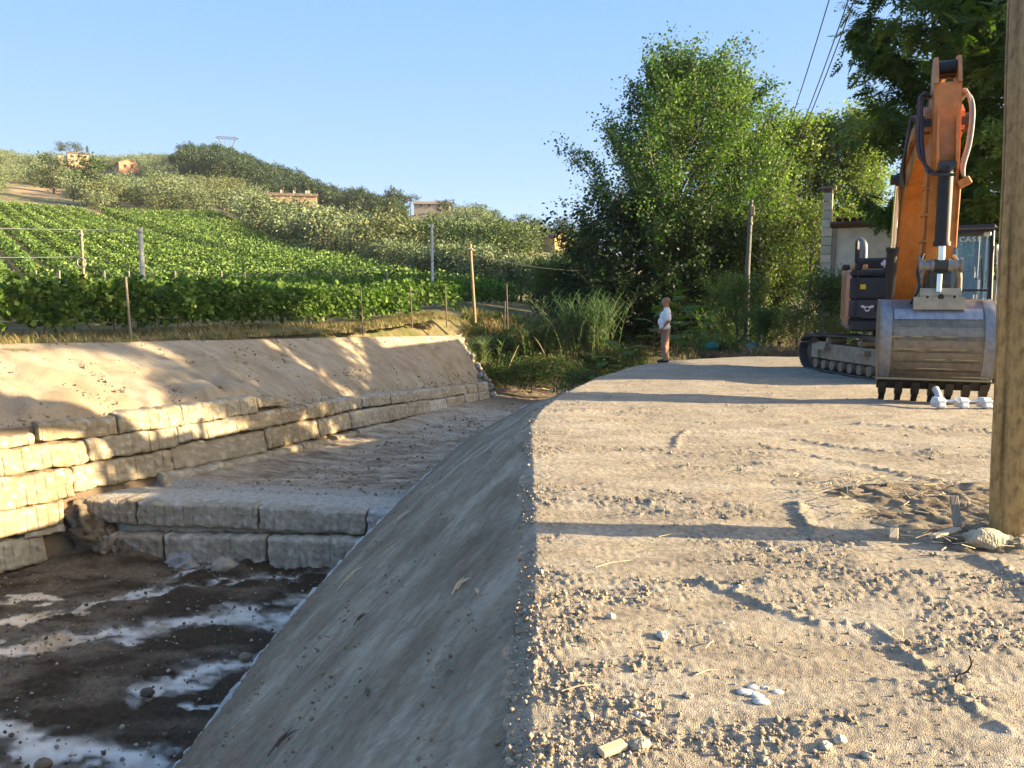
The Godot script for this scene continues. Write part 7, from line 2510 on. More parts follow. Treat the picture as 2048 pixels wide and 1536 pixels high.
func build_plants() -> void:
	var straw := [Color(0.40, 0.30, 0.14), Color(0.33, 0.25, 0.11), Color(0.46, 0.36, 0.18), Color(0.20, 0.20, 0.07), Color(0.16, 0.19, 0.05)]
	# dry grass along the top of the far bank
	var tm := tuft_mesh(9, 0.24, 0.9, 0.012, 1)
	var xf := []
	var cl := []
	for i in 8500:
		var s := R.randf_range(-9.0, 27.5)
		var f := wall_at(s)
		var w := lerpt([[-20, 3.6], [5, 3.4], [11.5, 2.9], [18, 2.4], [25, 1.5], [27, 1.3]], s) + 0.55 + absf(R.randfn(0.0, 0.9)) + lerpt([[11, -0.0], [26, 0.1]], s)
		var q: Vector2 = f[0] + f[1] * w
		var dens := NA.get_noise_2d(q.x * 0.7, q.y * 0.7)
		if dens < -0.15 and R.randf() < 0.7: continue
		var sc := R.randf_range(0.5, 1.3)
		xf.append(Transform3D(Basis(Vector3.UP, R.randf() * TAU) * Basis.from_scale(Vector3(sc, sc * (1.0 + dens), sc)), P(q.x, maxf(land(q.x, q.y) - 0.03, lerpt([[-20, 0.7], [5, 0.62], [11.5, 0.52], [18, 0.35], [25.5, 0.14]], s) - 0.12), q.y)))
		cl.append((straw[R.randi() % 5] as Color) * R.randf_range(0.7, 1.2))
	mark(scatter("grass", tm, M.dry, xf, cl), "dry straw-coloured grass along the top of the far earth bank", "grass", "", "stuff")
	# weeds under the first vine row
	xf = []
	cl = []
	var um := tuft_mesh(10, 0.34, 1.0, 0.016, 7)
	for i in 4200:
		var s := R.randf_range(-9.0, 27.0)
		var f := wall_at(s)
		var w := lerpt([[-20, 3.6], [5, 3.4], [11.5, 2.9], [18, 2.4], [25, 1.5], [27, 1.3]], s) + R.randf_range(1.5, 3.6)
		var q: Vector2 = f[0] + f[1] * w
		var sc := R.randf_range(0.5, 1.35)
		xf.append(Transform3D(Basis(Vector3.UP, R.randf() * TAU) * Basis.from_scale(Vector3(sc, sc, sc)), P(q.x, land(q.x, q.y) - 0.03, q.y)))
		cl.append(Color(0.30, 0.22, 0.11).lerp(Color(0.13, 0.15, 0.045), R.randf()) * R.randf_range(0.6, 1.2))
	mark(scatter("weeds", um, M.dry, xf, cl), "brown and green weeds growing under the first vine row", "weeds", "", "stuff")
	# weeds and grass on the rough natural bank at the end of the channel
	var gy := func(x: float, d: float) -> float: return ground_y(x, d)
	xf = []
	cl = []
	var wm := tuft_mesh(12, 0.42, 1.1, 0.02, 2)
	for i in 5200:
		var x := R.randf_range(-2.5, 7.5)
		var d := R.randf_range(34.0, 43.0)
		var y := ground_y(x, d)
		if y < -2.4 or (x < -1.2 and d < 35.2): continue
		if NA.get_noise_2d(x * 0.9, d * 0.9) < -0.12 and y < -0.8: continue
		var sc := R.randf_range(0.6, 1.5)
		xf.append(Transform3D(Basis(Vector3.UP, R.randf() * TAU) * Basis.from_scale(Vector3(sc, sc, sc)), P(x, y, d)))
		var dry := NB.get_noise_2d(x * 0.8, d * 0.8)
		cl.append((Color(0.11, 0.15, 0.045).lerp(Color(0.33, 0.25, 0.12), clampf(dry * 2.2 + 0.1, 0, 1))) * R.randf_range(0.7, 1.3))
	mark(scatter("weeds", wm, M.dry, xf, cl), "tangled green and dry weeds on the rough bank at the end of the channel", "weeds", "", "stuff")
	# weeds where the track ends
	xf = []
	cl = []
	for i in 3400:
		var x := R.randf_range(4.6, 16.0)
		var d := R.randf_range(23.3, 33.0)
		if d < 23.9 + maxf(0.0, 0.0) and R.randf() < 0.6: continue
		if x < 6.0 and d < 24.0: continue
		var y := ground_y(x, d) + 0.0
		if y < -0.6: continue
		var sc := R.randf_range(0.5, 1.5) * (0.7 + NA.get_noise_2d(x * 0.5, d * 0.5))
		if sc < 0.25: continue
		xf.append(Transform3D(Basis(Vector3.UP, R.randf() * TAU) * Basis.from_scale(Vector3(sc, sc, sc)), P(x, y, d)))
		var g := NB.get_noise_2d(x * 0.5, d * 0.6)
		cl.append((Color(0.15, 0.19, 0.045).lerp(Color(0.42, 0.33, 0.13), clampf(g * 2.0 + 0.35 * smoothstep(26.0, 24.0, d), 0, 1))) * R.randf_range(0.7, 1.3))
	mark(scatter("weeds", wm, M.dry, xf, cl), "yellowing weeds and grass where the dirt track ends", "weeds", "", "stuff")
	# reeds
	var blue := [Color(0.085, 0.145, 0.075), Color(0.11, 0.17, 0.095), Color(0.07, 0.12, 0.06), Color(0.13, 0.185, 0.10)]
	var lit := [Color(0.17, 0.22, 0.06), Color(0.14, 0.19, 0.05), Color(0.21, 0.25, 0.08)]
	var flat := func(x: float, d: float) -> float: return maxf(ground_y(x, d) - 0.1, -1.2)
	reed_clump("big blue-green reed clump on the rough bank at the end of the channel", 3.7, 38.6, 1.6, 0.9, 3.5, 130, blue, flat, 11)
	reed_clump("shorter mixed reeds beside the big reed clump, towards the vine row", 1.3, 38.6, 1.4, 0.8, 2.0, 60, [Color(0.14, 0.18, 0.06), Color(0.20, 0.21, 0.08), Color(0.10, 0.145, 0.06)], flat, 12)
	reed_clump("small drooping reeds hanging over the end of the smooth earth bank", -1.45, 35.9, 0.55, 0.4, 1.15, 26, [Color(0.15, 0.20, 0.10), Color(0.20, 0.23, 0.12)], flat, 13)
	reed_clump("sunlit yellow-green reeds at the foot of the grey utility pole", 11.6, 38.0, 2.2, 1.2, 2.6, 90, lit, flat, 14)
	reed_clump("sunlit reeds between the utility pole and the house", 15.0, 36.0, 1.8, 1.2, 2.7, 80, lit, flat, 15)
	reed_clump("green reeds behind the standing man", 8.3, 30.5, 1.6, 0.9, 1.5, 60, [Color(0.10, 0.15, 0.045), Color(0.13, 0.18, 0.05)], flat, 16)
	# brambles on the bank, each its own clump
	var br := []
	for i in 3:
		var s := {"h": 1.1, "r": 0.85, "trunk": 0.03, "t0": 0.0, "n": 22, "subs": 6, "leaves": 15, "l": 0.085, "w": 0.65, "rise": 30.0, "rise_top": 60.0, "prof": [[0.0, 1.0], [0.5, 0.9], [1.0, 0.5]], "pal": [[Color(0.075, 0.12, 0.03), Color(0.10, 0.14, 0.04)], [Color(0.13, 0.15, 0.045), Color(0.20, 0.17, 0.06)], [Color(0.055, 0.095, 0.028), Color(0.08, 0.11, 0.035)]][i], "puff": 0.28, "spread": 0.6, "sides": 5}
		br.append(tree_meshes(s, 500 + i))
	var spots := [[0.9, 35.3, 1.1, 2, "dark bramble at the channel floor where the smooth bed ends"], [2.0, 35.6, 1.2, 2, "dark low bramble by the ravine mouth"], [-0.1, 35.6, 0.8, 0, "green bramble touching the rubble's foot"], [-0.7, 36.6, 1.0, 0, "green bramble just over the rubble line"], [0.1, 37.4, 1.2, 2, "dark bramble above the rubble line"], [0.9, 37.1, 1.0, 0, "bramble half way up the rough bank, next to the rubble"], [1.7, 37.6, 1.1, 1, "yellowing bramble lit by the sun on the rough bank"], [2.3, 38.3, 1.1, 1, "yellow-brown bramble under the reed clump"], [3.0, 37.9, 0.9, 0, "small green bramble at the foot of the reed clump"],
		[3.9, 38.6, 1.2, 2, "dark bramble low down at the ravine end of the bank"], [4.8, 38.9, 1.3, 2, "dark bramble deep in the ravine"], [1.2, 39.4, 1.2, 0, "bramble at the top of the rough bank below the stakes"], [-0.6, 38.6, 1.1, 0, "bramble at the top of the bank by the vine row end"], [5.6, 38.2, 1.4, 2, "dark bramble under the oak over the ravine"], [3.3, 25.4, 1.0, 2, "dark leafy bramble under the edge of the track near the man"],
		[4.6, 27.4, 1.2, 2, "dark bramble below the track's edge behind the man"], [2.6, 28.6, 1.2, 2, "dark green bramble rising behind the curve of the track"]]
	for q in spots:
		tree("bramble", br[q[3]], P(q[0], maxf(ground_y(q[0], q[1]), -2.2) - 0.15, q[1]), R.randf() * TAU, q[4], "bramble", "brambles on the rough bank", Vector3(q[2], q[2], q[2]))
	# shrubs by the crawler tracks
	var lau := {"h": 2.5, "r": 1.45, "trunk": 0.05, "t0": 0.02, "n": 40, "subs": 9, "leaves": 20, "l": 0.12, "w": 0.42, "rise": 45.0, "rise_top": 75.0, "prof": [[0.0, 1.0], [0.5, 0.9], [1.0, 0.4]], "pal": [Color(0.06, 0.115, 0.03), Color(0.085, 0.145, 0.038), Color(0.045, 0.085, 0.024)], "puff": 0.4, "spread": 0.5, "sides": 5}
	var la := tree_meshes(lau, 511)
	lau.pal = [Color(0.13, 0.16, 0.04), Color(0.16, 0.185, 0.05), Color(0.08, 0.11, 0.03)]
	lau.l = 0.08
	var lb := tree_meshes(lau, 512)
	for q in [[10.6, 25.6, 1.0, 0, "glossy dark green shrub in front of the house corner"], [11.9, 26.0, 0.9, 0, "dark shrub between the house wall and the excavator's boxes"], [9.4, 25.4, 0.62, 1, "low yellowish shrub behind the end of the crawler track"], [8.5, 25.9, 0.6, 0, "low dark shrub at the end of the dirt track"], [10.1, 24.3, 0.5, 1, "small yellow-green shrub touching the crawler track"], [11.6, 23.6, 0.5, 1, "low yellow-green shrub seen under the excavator's body"]]:
		tree("shrub", [la, lb][q[3]], P(q[0], -0.25, q[1]), R.randf() * TAU, q[4], "shrub", "shrubs by the excavator", Vector3(q[2], q[2], q[2]))
	# pinnate saplings round the man
	var fr := compound_leaf(9, 0.32, 9)
	var pl: Array = [Color(0.09, 0.14, 0.035), Color(0.12, 0.17, 0.04)]
	var fm := fr
	fm = tinted(fr, Color(0.10, 0.155, 0.036))
	for q in [[3.35, -1.3, 23.6, 1.5, 9, 0.75, "pinnate sapling hanging over the channel, on the channel side of the man"], [2.75, -1.7, 24.6, 1.5, 8, 0.7, "lower pinnate sapling below the track's edge"], [4.35, -0.6, 23.6, 1.9, 9, 0.75, "pinnate sapling directly behind the man's back"], [5.1, -0.3, 23.9, 1.7, 10, 0.8, "bushy pinnate sapling beside the man's back"], [5.7, -0.2, 24.4, 1.5, 10, 0.75, "second bushy pinnate sapling past the man"], [6.3, -0.2, 25.2, 1.35, 9, 0.7, "pinnate sapling among the sunlit weeds"], [5.4, -0.3, 25.6, 2.1, 10, 0.8, "tallest pinnate sapling, behind the bushy ones"]]:
		sapling(fm, P(q[0], q[1], q[2]), q[3], q[4], q[5], q[6], pl, int(q[3] * 100 + q[0] * 10))
	# heap of dry brush
	var mb := MB.new()
	for i in 260:
		var a := R.randf() * TAU
		var o := Vector3(R.randfn(0, 0.55), R.randf_range(0.0, 0.1), R.randfn(0, 0.3))
		var d := Vector3(cos(a), R.randf_range(0.0, 0.75), sin(a)).normalized() * R.randf_range(0.3, 0.9)
		mb.col = vary(Color(0.20, 0.14, 0.085), 0.4)
		mb.tube([o, o + d * 0.5 + Vector3(0, 0.06, 0), o + d], [0.010, 0.007, 0.003], 3, false)
	var o2 := put("brush_heap", mb.mesh(), M.bark)
	o2.position = P(8.4, -0.1, 24.5)
	mark(o2, "low heap of dry brown brushwood at the end of the track near the crawler track", "brushwood")
	o2 = put("brush_heap", mb.mesh(), M.bark)
	o2.transform = Transform3D(Basis(Vector3.UP, 1.9) * Basis.from_scale(Vector3(1.3, 0.5, 1.0)), P(6.9, -0.12, 24.3))
	mark(o2, "flatter strip of cut brushwood across the end of the track", "brushwood")
	mb = MB.new()
	mb.col = Color(0.06, 0.045, 0.035)
	mb.tube(smooth_path([Vector3(-0.45, 0.0, 0), Vector3(-0.1, 0.15, 0), Vector3(0.1, 0.5, 0), Vector3(0.06, 0.85, 0)], 4), [0.07, 0.06, 0.05, 0.035], 8)
	o2 = put("bent_branch", mb.mesh(), M.bark)
	o2.position = P(9.3, -0.05, 31.0)
	mark(o2, "thick dark bent branch curving up by the utility pole", "branch")
	mb = MB.new()
	mb.col = Color(0.02, 0.16, 0.13)
	mb.ball(Transform3D(Basis.from_scale(Vector3(0.24, 0.15, 0.16)), Vector3(0, 0.12, 0)), 0.5, 4, 12, 8, 2.0)
	for q in [[6.9, 26.5, "small teal plastic bundle among the sunlit weeds"], [8.15, 26.0, "teal plastic scrap lying nearer the brushwood"]]:
		o2 = put("plastic_bundle", mb.mesh(), M.rubber)
		o2.position = P(q[0], 0.0, q[1])
		mark(o2, q[2], "plastic bundle")
	# dry canes fallen over the bank
	var canes := [[-0.35, 35.7, -1.9, 1.7, 0.3, 1.15, "long pale cane hanging down next to the rubble"], [1.6, 36.9, -0.9, 1.2, 1.9, 0.5, "pale cane sticking out under the reed clump"], [0.9, 36.6, -1.9, 1.3, 2.7, 0.35, "dry cane lying aslant on the rough bank"], [2.1, 36.8, -1.7, 1.4, 0.5, -0.2, "cane fallen across the exposed roots"], [2.6, 37.0, -1.9, 1.1, 0.2, -0.35, "thin dry cane pointing into the ravine"], [1.4, 36.2, -2.4, 1.6, 0.9, -0.25, "cane lying at the foot of the rough bank"], [-1.9, 35.2, -0.0, 1.9, 3.3, 0.08, "cane lying along the top of the earth bank"], [0.2, 35.9, -2.5, 1.2, 0.4, -0.1, "dry cane on the channel floor below the rubble"]]
	for q in canes:
		mb = MB.new()
		mb.col = vary(Color(0.42, 0.33, 0.19), 0.2)
		var dd: Vector3 = Vector3(cos(q[4]) * cos(q[5]), sin(q[5]), -sin(q[4]) * 0.4).normalized() * q[3]
		mb.tube([Vector3.ZERO, dd * 0.5 + Vector3(0, 0.08, 0), dd], [0.02, 0.018, 0.008], 5)
		o2 = put("dry_cane", mb.mesh(), M.bark)
		o2.position = P(q[0], q[2], q[1])
		mark(o2, q[6], "cane", "dry canes on the rough bank")
	# dry brush and roots hanging in the ravine
	mb = MB.new()
	for i in 420:
		var x := R.randf_range(0.3, 3.6)
		var d := R.randf_range(36.6, 38.2)
		var y := ground_y(x, d) + R.randf_range(0.0, 0.25)
		var d3 := Vector3(R.randf_range(-1, 1), R.randf_range(-1.1, 0.6), R.randf_range(-0.2, 1.0)).normalized() * R.randf_range(0.25, 0.9)
		mb.col = vary(Color(0.30, 0.20, 0.115), 0.4)
		var o := P(x, y, d)
		mb.tube([o, o + d3 * 0.5 + Vector3(0, 0.05, 0), o + d3 - Vector3(0, 0.08, 0)], [0.011, 0.008, 0.004], 3, false)
	mark(put("dead_brush", mb.mesh(), M.bark), "tangle of dead brown brush and roots hanging from the rough bank", "brush", "", "stuff")

func tinted(m: ArrayMesh, c: Color) -> ArrayMesh:
	var a := m.surface_get_arrays(0)
	var k: PackedColorArray = a[Mesh.ARRAY_COLOR]
	for i in k.size():
		k[i] = Color(k[i].r * c.r, k[i].g * c.g, k[i].b * c.b)
	a[Mesh.ARRAY_COLOR] = k
	var o := ArrayMesh.new()
	o.add_surface_from_arrays(Mesh.PRIMITIVE_TRIANGLES, a)
	return o

# ------------------------------------------------------------------ clods, stones and litter
func clod_mesh(seed_: int, nu := 7, nv := 5) -> ArrayMesh:
	var mb := MB.new()
	mb.ball(Transform3D(Basis.from_scale(Vector3(1, 0.72, 0.85))), 1.15, seed_, nu, nv, 1.5)
	return mb.mesh()

func slope_pt(d: float, t: float) -> Vector3:
	var de: float = lerpt([[-6, -6], [2.5, 2.6], [10, 10.6], [15, 17.1], [19.2, 22.5], [21.35, 25.5], [23.5, 29.0]], d)
	return P(lerpf(crest_x(d), lerpt(EDGE, de), t), -1.72 * t - 0.05 * smoothstep(0.25, 0.0, t), lerpf(d, de, t))

func build_debris() -> void:
	var soils := [Color(0.28, 0.23, 0.16), Color(0.25, 0.20, 0.135), Color(0.31, 0.26, 0.19), Color(0.22, 0.17, 0.11), Color(0.37, 0.33, 0.265)]
	var sets := [[], [], []]
	var tint := [[], [], []]
	for i in 120000:
		var d := 1.9 * exp(R.randf() * log(10.0))
		var k := pow(R.randf(), 1.25) * 0.95
		var x := crest_x(d) + d * k * 1.0
		var rm := rough_mask(x, d)
		if R.randf() > rm * rm * 0.26 + 0.03: continue
		var s := 0.0026 + 0.0050 * pow(R.randf(), 3.0) + (0.012 * pow(R.randf(), 12.0) if rm > 0.3 else 0.0)
		var n := R.randi() % 3
		sets[n].append(Transform3D(rnd_basis(Vector3(s, s, s)), P(x, road_y(x, d) - 0.13 * smoothstep(0.12, 0.0, x - crest_x(d)) * 0.4 + s * 0.3, d)))
		tint[n].append((soils[R.randi() % 5] as Color) * R.randf_range(0.8, 1.15))
	# clods along the crest and crumbs on the slope
	for i in 900:
		var d := 1.9 * exp(R.randf() * log(9.0))
		var s := 0.0035 + 0.012 * pow(R.randf(), 5.0)
		var x := crest_x(d) + R.randfn(0.03, 0.10)
		var y := road_y(x, d) - 0.01 if x > crest_x(d) else -0.05 - (crest_x(d) - x) * 0.72
		sets[i % 3].append(Transform3D(rnd_basis(Vector3(s, s, s)), P(x, y - 0.02 * smoothstep(0.1, 0.0, x - crest_x(d)), d)))
		tint[i % 3].append((soils[R.randi() % 5] as Color) * R.randf_range(0.75, 1.1))
	for i in 11000:
		var d := 2.0 * exp(R.randf() * log(8.0))
		var t := R.randf()
		if R.randf() > clampf(0.02 + 0.9 * smoothstep(0.8, 0.95, t) + NA.get_noise_2d(d * 0.4, t * 6.0) * 1.2, 0, 1): continue
		var s := 0.003 + 0.010 * pow(R.randf(), 4.0)
		sets[i % 3].append(Transform3D(rnd_basis(Vector3(s, s, s)), slope_pt(d, t) + Vector3(0, 0.008, 0)))
		tint[i % 3].append((soils[R.randi() % 4] as Color) * R.randf_range(0.55, 0.95))
	for n in 3:
		var g := scatter("gravel", clod_mesh(30 + n), M.clod, sets[n], tint[n])
		mark(g, ["loose crumbs of pale clay and gravel scattered on the dirt track", "small clods lying over the dirt track and its edge", "fine stony crumbs on the track and the shaded slope"][n], "gravel", "", "stuff")
	# pebbles in the mud
	var px := []
	var pc := []
	for i in 2600:
		var x := R.randf_range(-12.0, -2.6)
		var d := R.randf_range(6.5, 16.2)
		var s := 0.012 + 0.03 * pow(R.randf(), 5.0)
		px.append(Transform3D(rnd_basis(Vector3(s, s, s)), P(x, -3.90 + R.randf_range(-0.02, 0.04), d)))
		pc.append(vary(Color(0.10, 0.08, 0.055) if R.randf() < 0.7 else Color(0.30, 0.27, 0.22), 0.3))
	for i in 3000:
		var x := R.randf_range(-8.5, 1.5)
		var d := R.randf_range(17.0, 34.0)
		if poly_dist(WALL_PATH, Vector2(x, d)) > -0.3: continue
		var s := 0.015 + 0.05 * pow(R.randf(), 5.0)
		px.append(Transform3D(rnd_basis(Vector3(s, s * 0.7, s)), P(x, -2.70 - 0.006 * (d - 16.0), d)))
		pc.append(vary(Color(0.24, 0.19, 0.135), 0.4))
	mark(scatter("pebbles", clod_mesh(41), M.clod, px, pc), "pebbles and clods strewn over the muddy channel bed", "pebbles", "", "stuff")
	# clods on the far bank
	px = []
	pc = []
	for i in 5200:
		var s := R.randf_range(0.0, 26.0)
		var t := pow(R.randf(), 1.6)
		if NA.get_noise_2d(s * 0.7, t * 2.0) + 0.5 * smoothstep(0.3, 0.0, t) < 0.1: continue
		var f := wall_at(s)
		var yt := lerpt([[11.0, -1.0], [13.0, -1.45], [15.0, -1.48], [18.0, -1.66], [21, -1.82], [26, -2.0]], s)
		var yc := lerpt([[-20, 0.7], [5, 0.62], [11.5, 0.52], [18, 0.35], [25.5, 0.14]], s)
		var w := lerpt([[-20, 3.6], [5, 3.4], [11.5, 2.9], [18, 2.4], [25, 1.5], [27, 1.3]], s)
		var o0 := 0.2 + (yt + 2.7) * 0.2
		var q: Vector2 = f[0] + f[1] * lerpf(o0 + 0.12, o0 + w, t)
		var sc := 0.012 + 0.045 * pow(R.randf(), 4.0)
		px.append(Transform3D(rnd_basis(Vector3(sc, sc, sc)), P(q.x, lerpf(yt, yc, t) + sin(t * PI) * 0.07 + (0.13 * smoothstep(0.0, 0.08, t) * smoothstep(0.4, 0.08, t) if s > 2.0 and s < 12.0 else 0.0), q.y)))
		pc.append((soils[R.randi() % 4] as Color) * R.randf_range(0.7, 1.05))
	mark(scatter("clods", clod_mesh(42), M.clod, px, pc), "clods of dry earth on the sunlit far bank", "clods", "", "stuff")
	# single stones
	var st := [[0.46, 2.62, 0.032, Color(0.42, 0.35, 0.25), "pale cream stone at the lower edge, beside the flat offcut"], [0.30, 2.85, 0.018, Color(0.46, 0.38, 0.27), "brownish pebble up from the flat offcut"], [0.50, 2.86, 0.018, Color(0.47, 0.41, 0.32), "rounded pebble near the lower edge of the track"], [0.72, 3.0, 0.018, Color(0.42, 0.36, 0.27), "small stone lying among clods past the pale stones"],
		[0.72, 3.55, 0.026, Color(0.52, 0.48, 0.42), "whitish stone in the patch of coarse clods by the edge"], [0.50, 3.75, 0.020, Color(0.48, 0.43, 0.36), "little grey stone among clods near the crest"], [1.28, 4.2, 0.022, Color(0.45, 0.40, 0.31), "stone beside the dry stalk on the track"], [2.42, 3.3, 0.020, Color(0.55, 0.50, 0.42), "small pale stone half way to the twisted root"], [1.13, 2.62, 0.022, Color(0.44, 0.40, 0.33), "flat grey stone in the heap at the lower edge"], [1.20, 2.66, 0.020, Color(0.50, 0.46, 0.38), "white-topped stone of the heap at the lower edge"], [1.26, 2.57, 0.020, Color(0.38, 0.33, 0.26), "brown stone of the heap at the lower edge"]]
	for i in st.size():
		var q: Array = st[i]
		var mb := MB.new()
		mb.col = q[3]
		mb.ball(Transform3D(Basis.from_scale(Vector3(1.3, 0.75, 1.0) * q[2])), 0.55, 60 + i, 14, 9, 1.2)
		var o := put("stone", mb.mesh(), M.stone)
		o.transform = Transform3D(Basis(Vector3.UP, R.randf() * TAU), P(q[0], road_y(q[0], q[1]) + q[2] * 0.4, q[1]))
		mark(o, q[4], "stone")
	var mb := MB.new()
	mb.col = Color(0.50, 0.39, 0.25)
	mb.box(Transform3D(Basis.from_euler(Vector3(0.1, 0.5, 0.06))), Vector3(0.105, 0.026, 0.042), 0.004)
	var of := put("wood_offcut", mb.mesh(), M.clod)
	of.position = P(0.36, road_y(0.36, 2.6) + 0.022, 2.6)
	mark(of, "small flat tan offcut lying at the lower edge of the track", "offcut")
	mb = MB.new()
	mb.col = Color(0.50, 0.48, 0.44)
	for i in 9:
		var s := R.randf_range(0.012, 0.03)
		mb.ball(Transform3D(Basis.from_scale(Vector3(s * 1.4, s * 0.35, s)), Vector3(R.randfn(0, 0.04), 0, R.randfn(0, 0.03))), 0.6, 80 + i, 10, 6, 1.5)
	of = put("lime_patch", mb.mesh(), M.clod)
	of.position = P(1.01, road_y(1.01, 3.03) + 0.004, 3.03)
	mark(of, "crumbled white lime spot on the track", "lime")
	# stone and splinters at the foot of the wooden pole
	mb = MB.new()
	mb.col = Color(0.40, 0.355, 0.25)
	mb.ball(Transform3D(Basis.from_euler(Vector3(0, 0.25, -0.12)) * Basis.from_scale(Vector3(0.155, 0.075, 0.10)), Vector3(0, 0.05, 0)), 0.35, 91, 20, 12, 1.0)
	of = put("boulder", mb.mesh(), M.stone)
	of.position = P(3.12, 0.0, 4.93)
	mark(of, "large buff rock lying against the foot of the wooden pole", "rock")
	mb = MB.new()
	mb.col = Color(0.30, 0.235, 0.15)
	mb.ball(Transform3D(Basis.from_scale(Vector3(0.07, 0.05, 0.07)), Vector3(0, 0.03, 0)), 0.4, 92, 14, 9, 1.0)
	of = put("stone", mb.mesh(), M.stone)
	of.position = P(3.30, 0.0, 4.86)
	mark(of, "small brown stone between the large rock and the wooden pole", "stone")
	# trodden soil heaped round the pole
	var pos := PackedVector3Array()
	var col := PackedColorArray()
	for j in 61:
		for i in 81:
			var x := 2.3 + 2.6 * i / 80.0
			var d := 4.55 + 2.3 * j / 60.0
			var e := smoothstep(0.0, 0.35, minf(minf(x - 2.3, 4.9 - x), minf(d - 4.55, 6.85 - d)))
			var y := road_y(x, d) - 0.02 + e * (0.035 + 0.04 * maxf(0, NA.get_noise_2d(x * 1.6, d * 1.6) + 0.25) * smoothstep(2.5, 3.3, x) + 0.03 * NB.get_noise_2d(x * 7.0, d * 7.0)) * smoothstep(2.45, 3.0, x + 0.4 * NA.get_noise_2d(d * 1.5, 0.0))
			pos.append(P(x, y - 0.03 * (1.0 - e), d))
			col.append(Color(0.34, 0.28, 0.195).lerp(Color(0.20, 0.15, 0.10), clampf(0.4 + NB.get_noise_2d(x * 3.0, d * 3.0), 0, 1)))
	var soil := put("soil_mound", grid(pos, col, 61, 81), M.soil)
	mark(soil, "lumpy darker soil heaped round the foot of the wooden pole", "soil", "", "structure")
	var lx := []
	var lc := []
	for i in 420:
		var x := R.randf_range(2.5, 4.2)
		var d := R.randf_range(4.7, 6.9)
		if NA.get_noise_2d(x * 1.5, d * 1.5) < -0.05: continue
		var s := R.randf_range(0.05, 0.16)
		lx.append(Transform3D(Basis.from_euler(Vector3(R.randf_range(-0.35, 0.35), R.randf() * TAU, R.randf_range(-0.3, 0.3))) * Basis.from_scale(Vector3(0.007, 0.004, s)), P(x, road_y(x, d) + 0.05 + R.randf() * 0.03, d)))
		lc.append(vary(Color(0.42, 0.35, 0.22), 0.35))
	var bm := MB.new()
	bm.box(Transform3D(), Vector3(1, 1, 1), 0.0)
	mark(scatter("straw_litter", bm.mesh(), M.clod, lx, lc), "straw, chips and dry stalks littering the soil by the wooden pole", "litter", "", "stuff")
	for q in [[2.92, 5.05, 0.30, 0.5, 0.05, "split grey plank end leaning by the large rock"], [3.12, 5.28, 0.22, 1.4, 1.1, "upright grey board stuck in the soil beside the wooden pole"], [2.62, 5.15, 0.22, 2.3, 0.1, "broken wood splinter on the soil mound"], [2.55, 5.0, 0.16, 1.1, 0.2, "short pale splinter at the edge of the soil mound"]]:
		mb = MB.new()
		mb.col = vary(Color(0.36, 0.31, 0.23), 0.15)
		mb.box(Transform3D(Basis.from_euler(Vector3(0, q[3], q[4])), Vector3(0, 0.05 + (0.08 if q[4] > 1.0 else 0.0), 0)), Vector3(q[2], 0.018, 0.055), 0.004)
		of = put("wood_splinter", mb.mesh(), M.wood)
		of.position = P(q[0], road_y(q[0], q[1]) + 0.02, q[1])
		mark(of, q[5], "wood splinter", "splinters by the wooden pole")
	# twisted root
	mb = MB.new()
	mb.col = Color(0.07, 0.045, 0.03)
	mb.tube(smooth_path([Vector3(-0.01, -0.02, 0), Vector3(-0.005, 0.03, 0), Vector3(0.03, 0.045, 0), Vector3(0.045, 0.085, 0.01), Vector3(0.04, 0.12, 0.0)], 4), [0.009, 0.007, 0.006, 0.004], 6)
	mb.tube([Vector3(0.045, 0.085, 0.01), Vector3(0.06, 0.10, 0.0)], [0.004, 0.002], 5)
	of = put("root", mb.mesh(), M.bark)
	of.position = P(1.88, road_y(1.88, 3.09), 3.09)
	mark(of, "dark twisted root standing up out of the track", "root")
	# stalks and twigs
	var sticks := [[0.28, 3.05, 0.16, 0.35, "pale straw lying near the crest at the lower edge"], [0.38, 3.5, 0.13, 2.2, "short straw among coarse clods by the edge"], [0.62, 4.58, 0.26, 0.5, "long dry stalk lying across the track near the crest"], [0.93, 3.47, 0.10, 0.9, "curved yellow leaf strip on the track"], [0.55, 2.72, 0.10, -0.7, "grey twig beside the flat offcut"], [1.1, 5.2, 0.18, 0.3, "thin straw just below the pole's shadow"], [1.9, 3.6, 0.12, 1.2, "thin twig by the curved furrow"], [0.85, 3.2, 0.12, 0.4, "forked straw lying on the clods"], [2.71, 6.86, 0.25, 2.6, "dry stem with a few leaves on the smooth part of the track"], [3.17, 6.86, 0.18, 0.8, "small dry sprig on the smooth part of the track"]]
	for q in sticks:
		mb = MB.new()
		mb.col = vary(Color(0.50, 0.41, 0.24), 0.2)
		var dd: Vector3 = Vector3(cos(q[3]), 0, -sin(q[3])) * q[2]
		mb.tube([-dd * 0.5, Vector3(0, 0.012, 0.006), dd * 0.5], [0.0035, 0.003, 0.0015], 5)
		mb.tube([Vector3(0, 0.012, 0.006), dd * 0.3 + Vector3(0.0, 0.012, 0.02)], [0.002, 0.001], 4)
		of = put("straw", mb.mesh(), M.bark)
		of.position = P(q[0], road_y(q[0], q[1]) + 0.010, q[1])
		mark(of, q[4], "straw", "straws on the track")
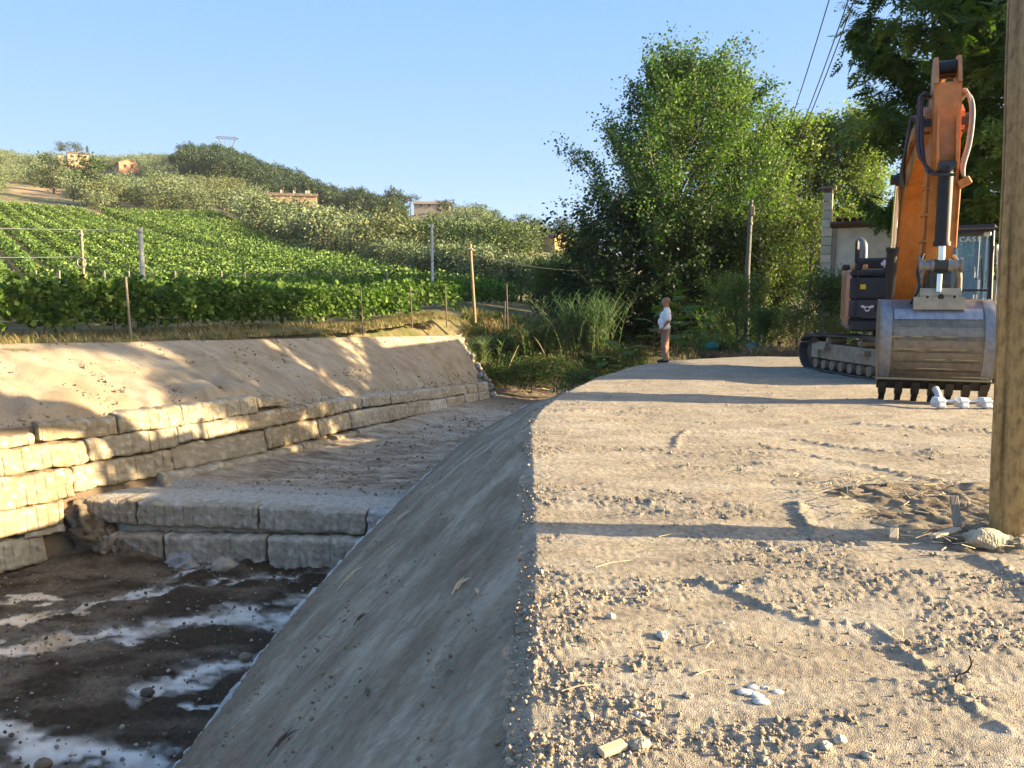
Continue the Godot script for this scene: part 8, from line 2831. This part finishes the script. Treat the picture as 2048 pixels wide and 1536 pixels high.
	var sl := [[4.6, 0.10, 0.16, 1.9, "pale torn cane leaf on the shaded slope near the crest"], [4.9, 0.16, 0.20, 0.9, "thin cane splinter lying on the shaded slope"], [7.4, 0.72, 0.5, 1.0, "long pale sheath of cane near the foot of the shaded slope"], [9.2, 0.66, 0.4, 1.0, "pale cane strip further up the foot of the shaded slope"], [5.6, 0.5, 0.16, 0.9, "dark twig pressed into the shaded slope"], [4.1, 0.55, 0.22, 0.8, "dark root end in the lower part of the shaded slope"], [4.0, 0.33, 0.14, 2.0, "leafy dark scrap in the middle of the shaded slope"]]
	for i in sl.size():
		var q: Array = sl[i]
		mb = MB.new()
		mb.col = Color(0.45, 0.38, 0.25) if i < 4 else Color(0.08, 0.065, 0.045)
		var nrm := Vector3(-0.6, 0.8, 0)
		var dd: Vector3 = Vector3(cos(q[3]) * 0.5, cos(q[3]) * 0.38, -sin(q[3])).normalized() * q[2]
		mb.tube([-dd * 0.5, nrm * 0.012, dd * 0.5], [0.006, 0.007, 0.002], 5)
		mb.blade(-dd * 0.2, dd.normalized(), Vector3(0.5, -0.3, 0.3), q[2] * 0.7, 0.03, 4)
		mb.blade(dd * 0.1, (dd.normalized() + Vector3(0.2, 0.1, 0.4)).normalized(), Vector3(0.3, -0.6, 0.5), q[2] * 0.5, 0.025, 4)
		of = put("cane_scrap", mb.mesh(), M.dry)
		of.position = slope_pt(q[0], q[1]) + nrm * 0.03
		mark(of, q[4], "cane scrap", "plant scraps on the shaded slope")
	# stones in the mud
	var ms := [[-4.15, 11.45, 0.09, Color(0.22, 0.18, 0.12), "brown stone at the edge of the upper puddle"], [-5.15, 10.35, 0.085, Color(0.10, 0.085, 0.065), "dark stone on the bank between two puddles"], [-5.6, 8.65, 0.085, Color(0.20, 0.15, 0.10), "brown rounded stone by the lowest white puddle"], [-4.2, 8.9, 0.06, Color(0.20, 0.19, 0.17), "grey stone in the mud near the foot of the slope"], [-4.0, 8.6, 0.07, Color(0.16, 0.15, 0.13), "darker grey stone beside the foot of the slope"], [-6.0, 15.5, 0.22, Color(0.33, 0.29, 0.22), "flat boulder at the foot of the stone step beside the trickle"], [-9.0, 15.0, 0.08, Color(0.13, 0.11, 0.08), "dark stone in the mud by the block wall"]]
	for i in ms.size():
		var q: Array = ms[i]
		mb = MB.new()
		mb.col = q[3]
		mb.ball(Transform3D(Basis.from_scale(Vector3(1.2, 0.75, 1.0) * q[2])), 0.4, 120 + i, 14, 9, 1.2)
		of = put("stone", mb.mesh(), M.stone)
		of.position = P(q[0], -3.90 + q[2] * 0.3, q[1])
		mark(of, q[4], "stone")
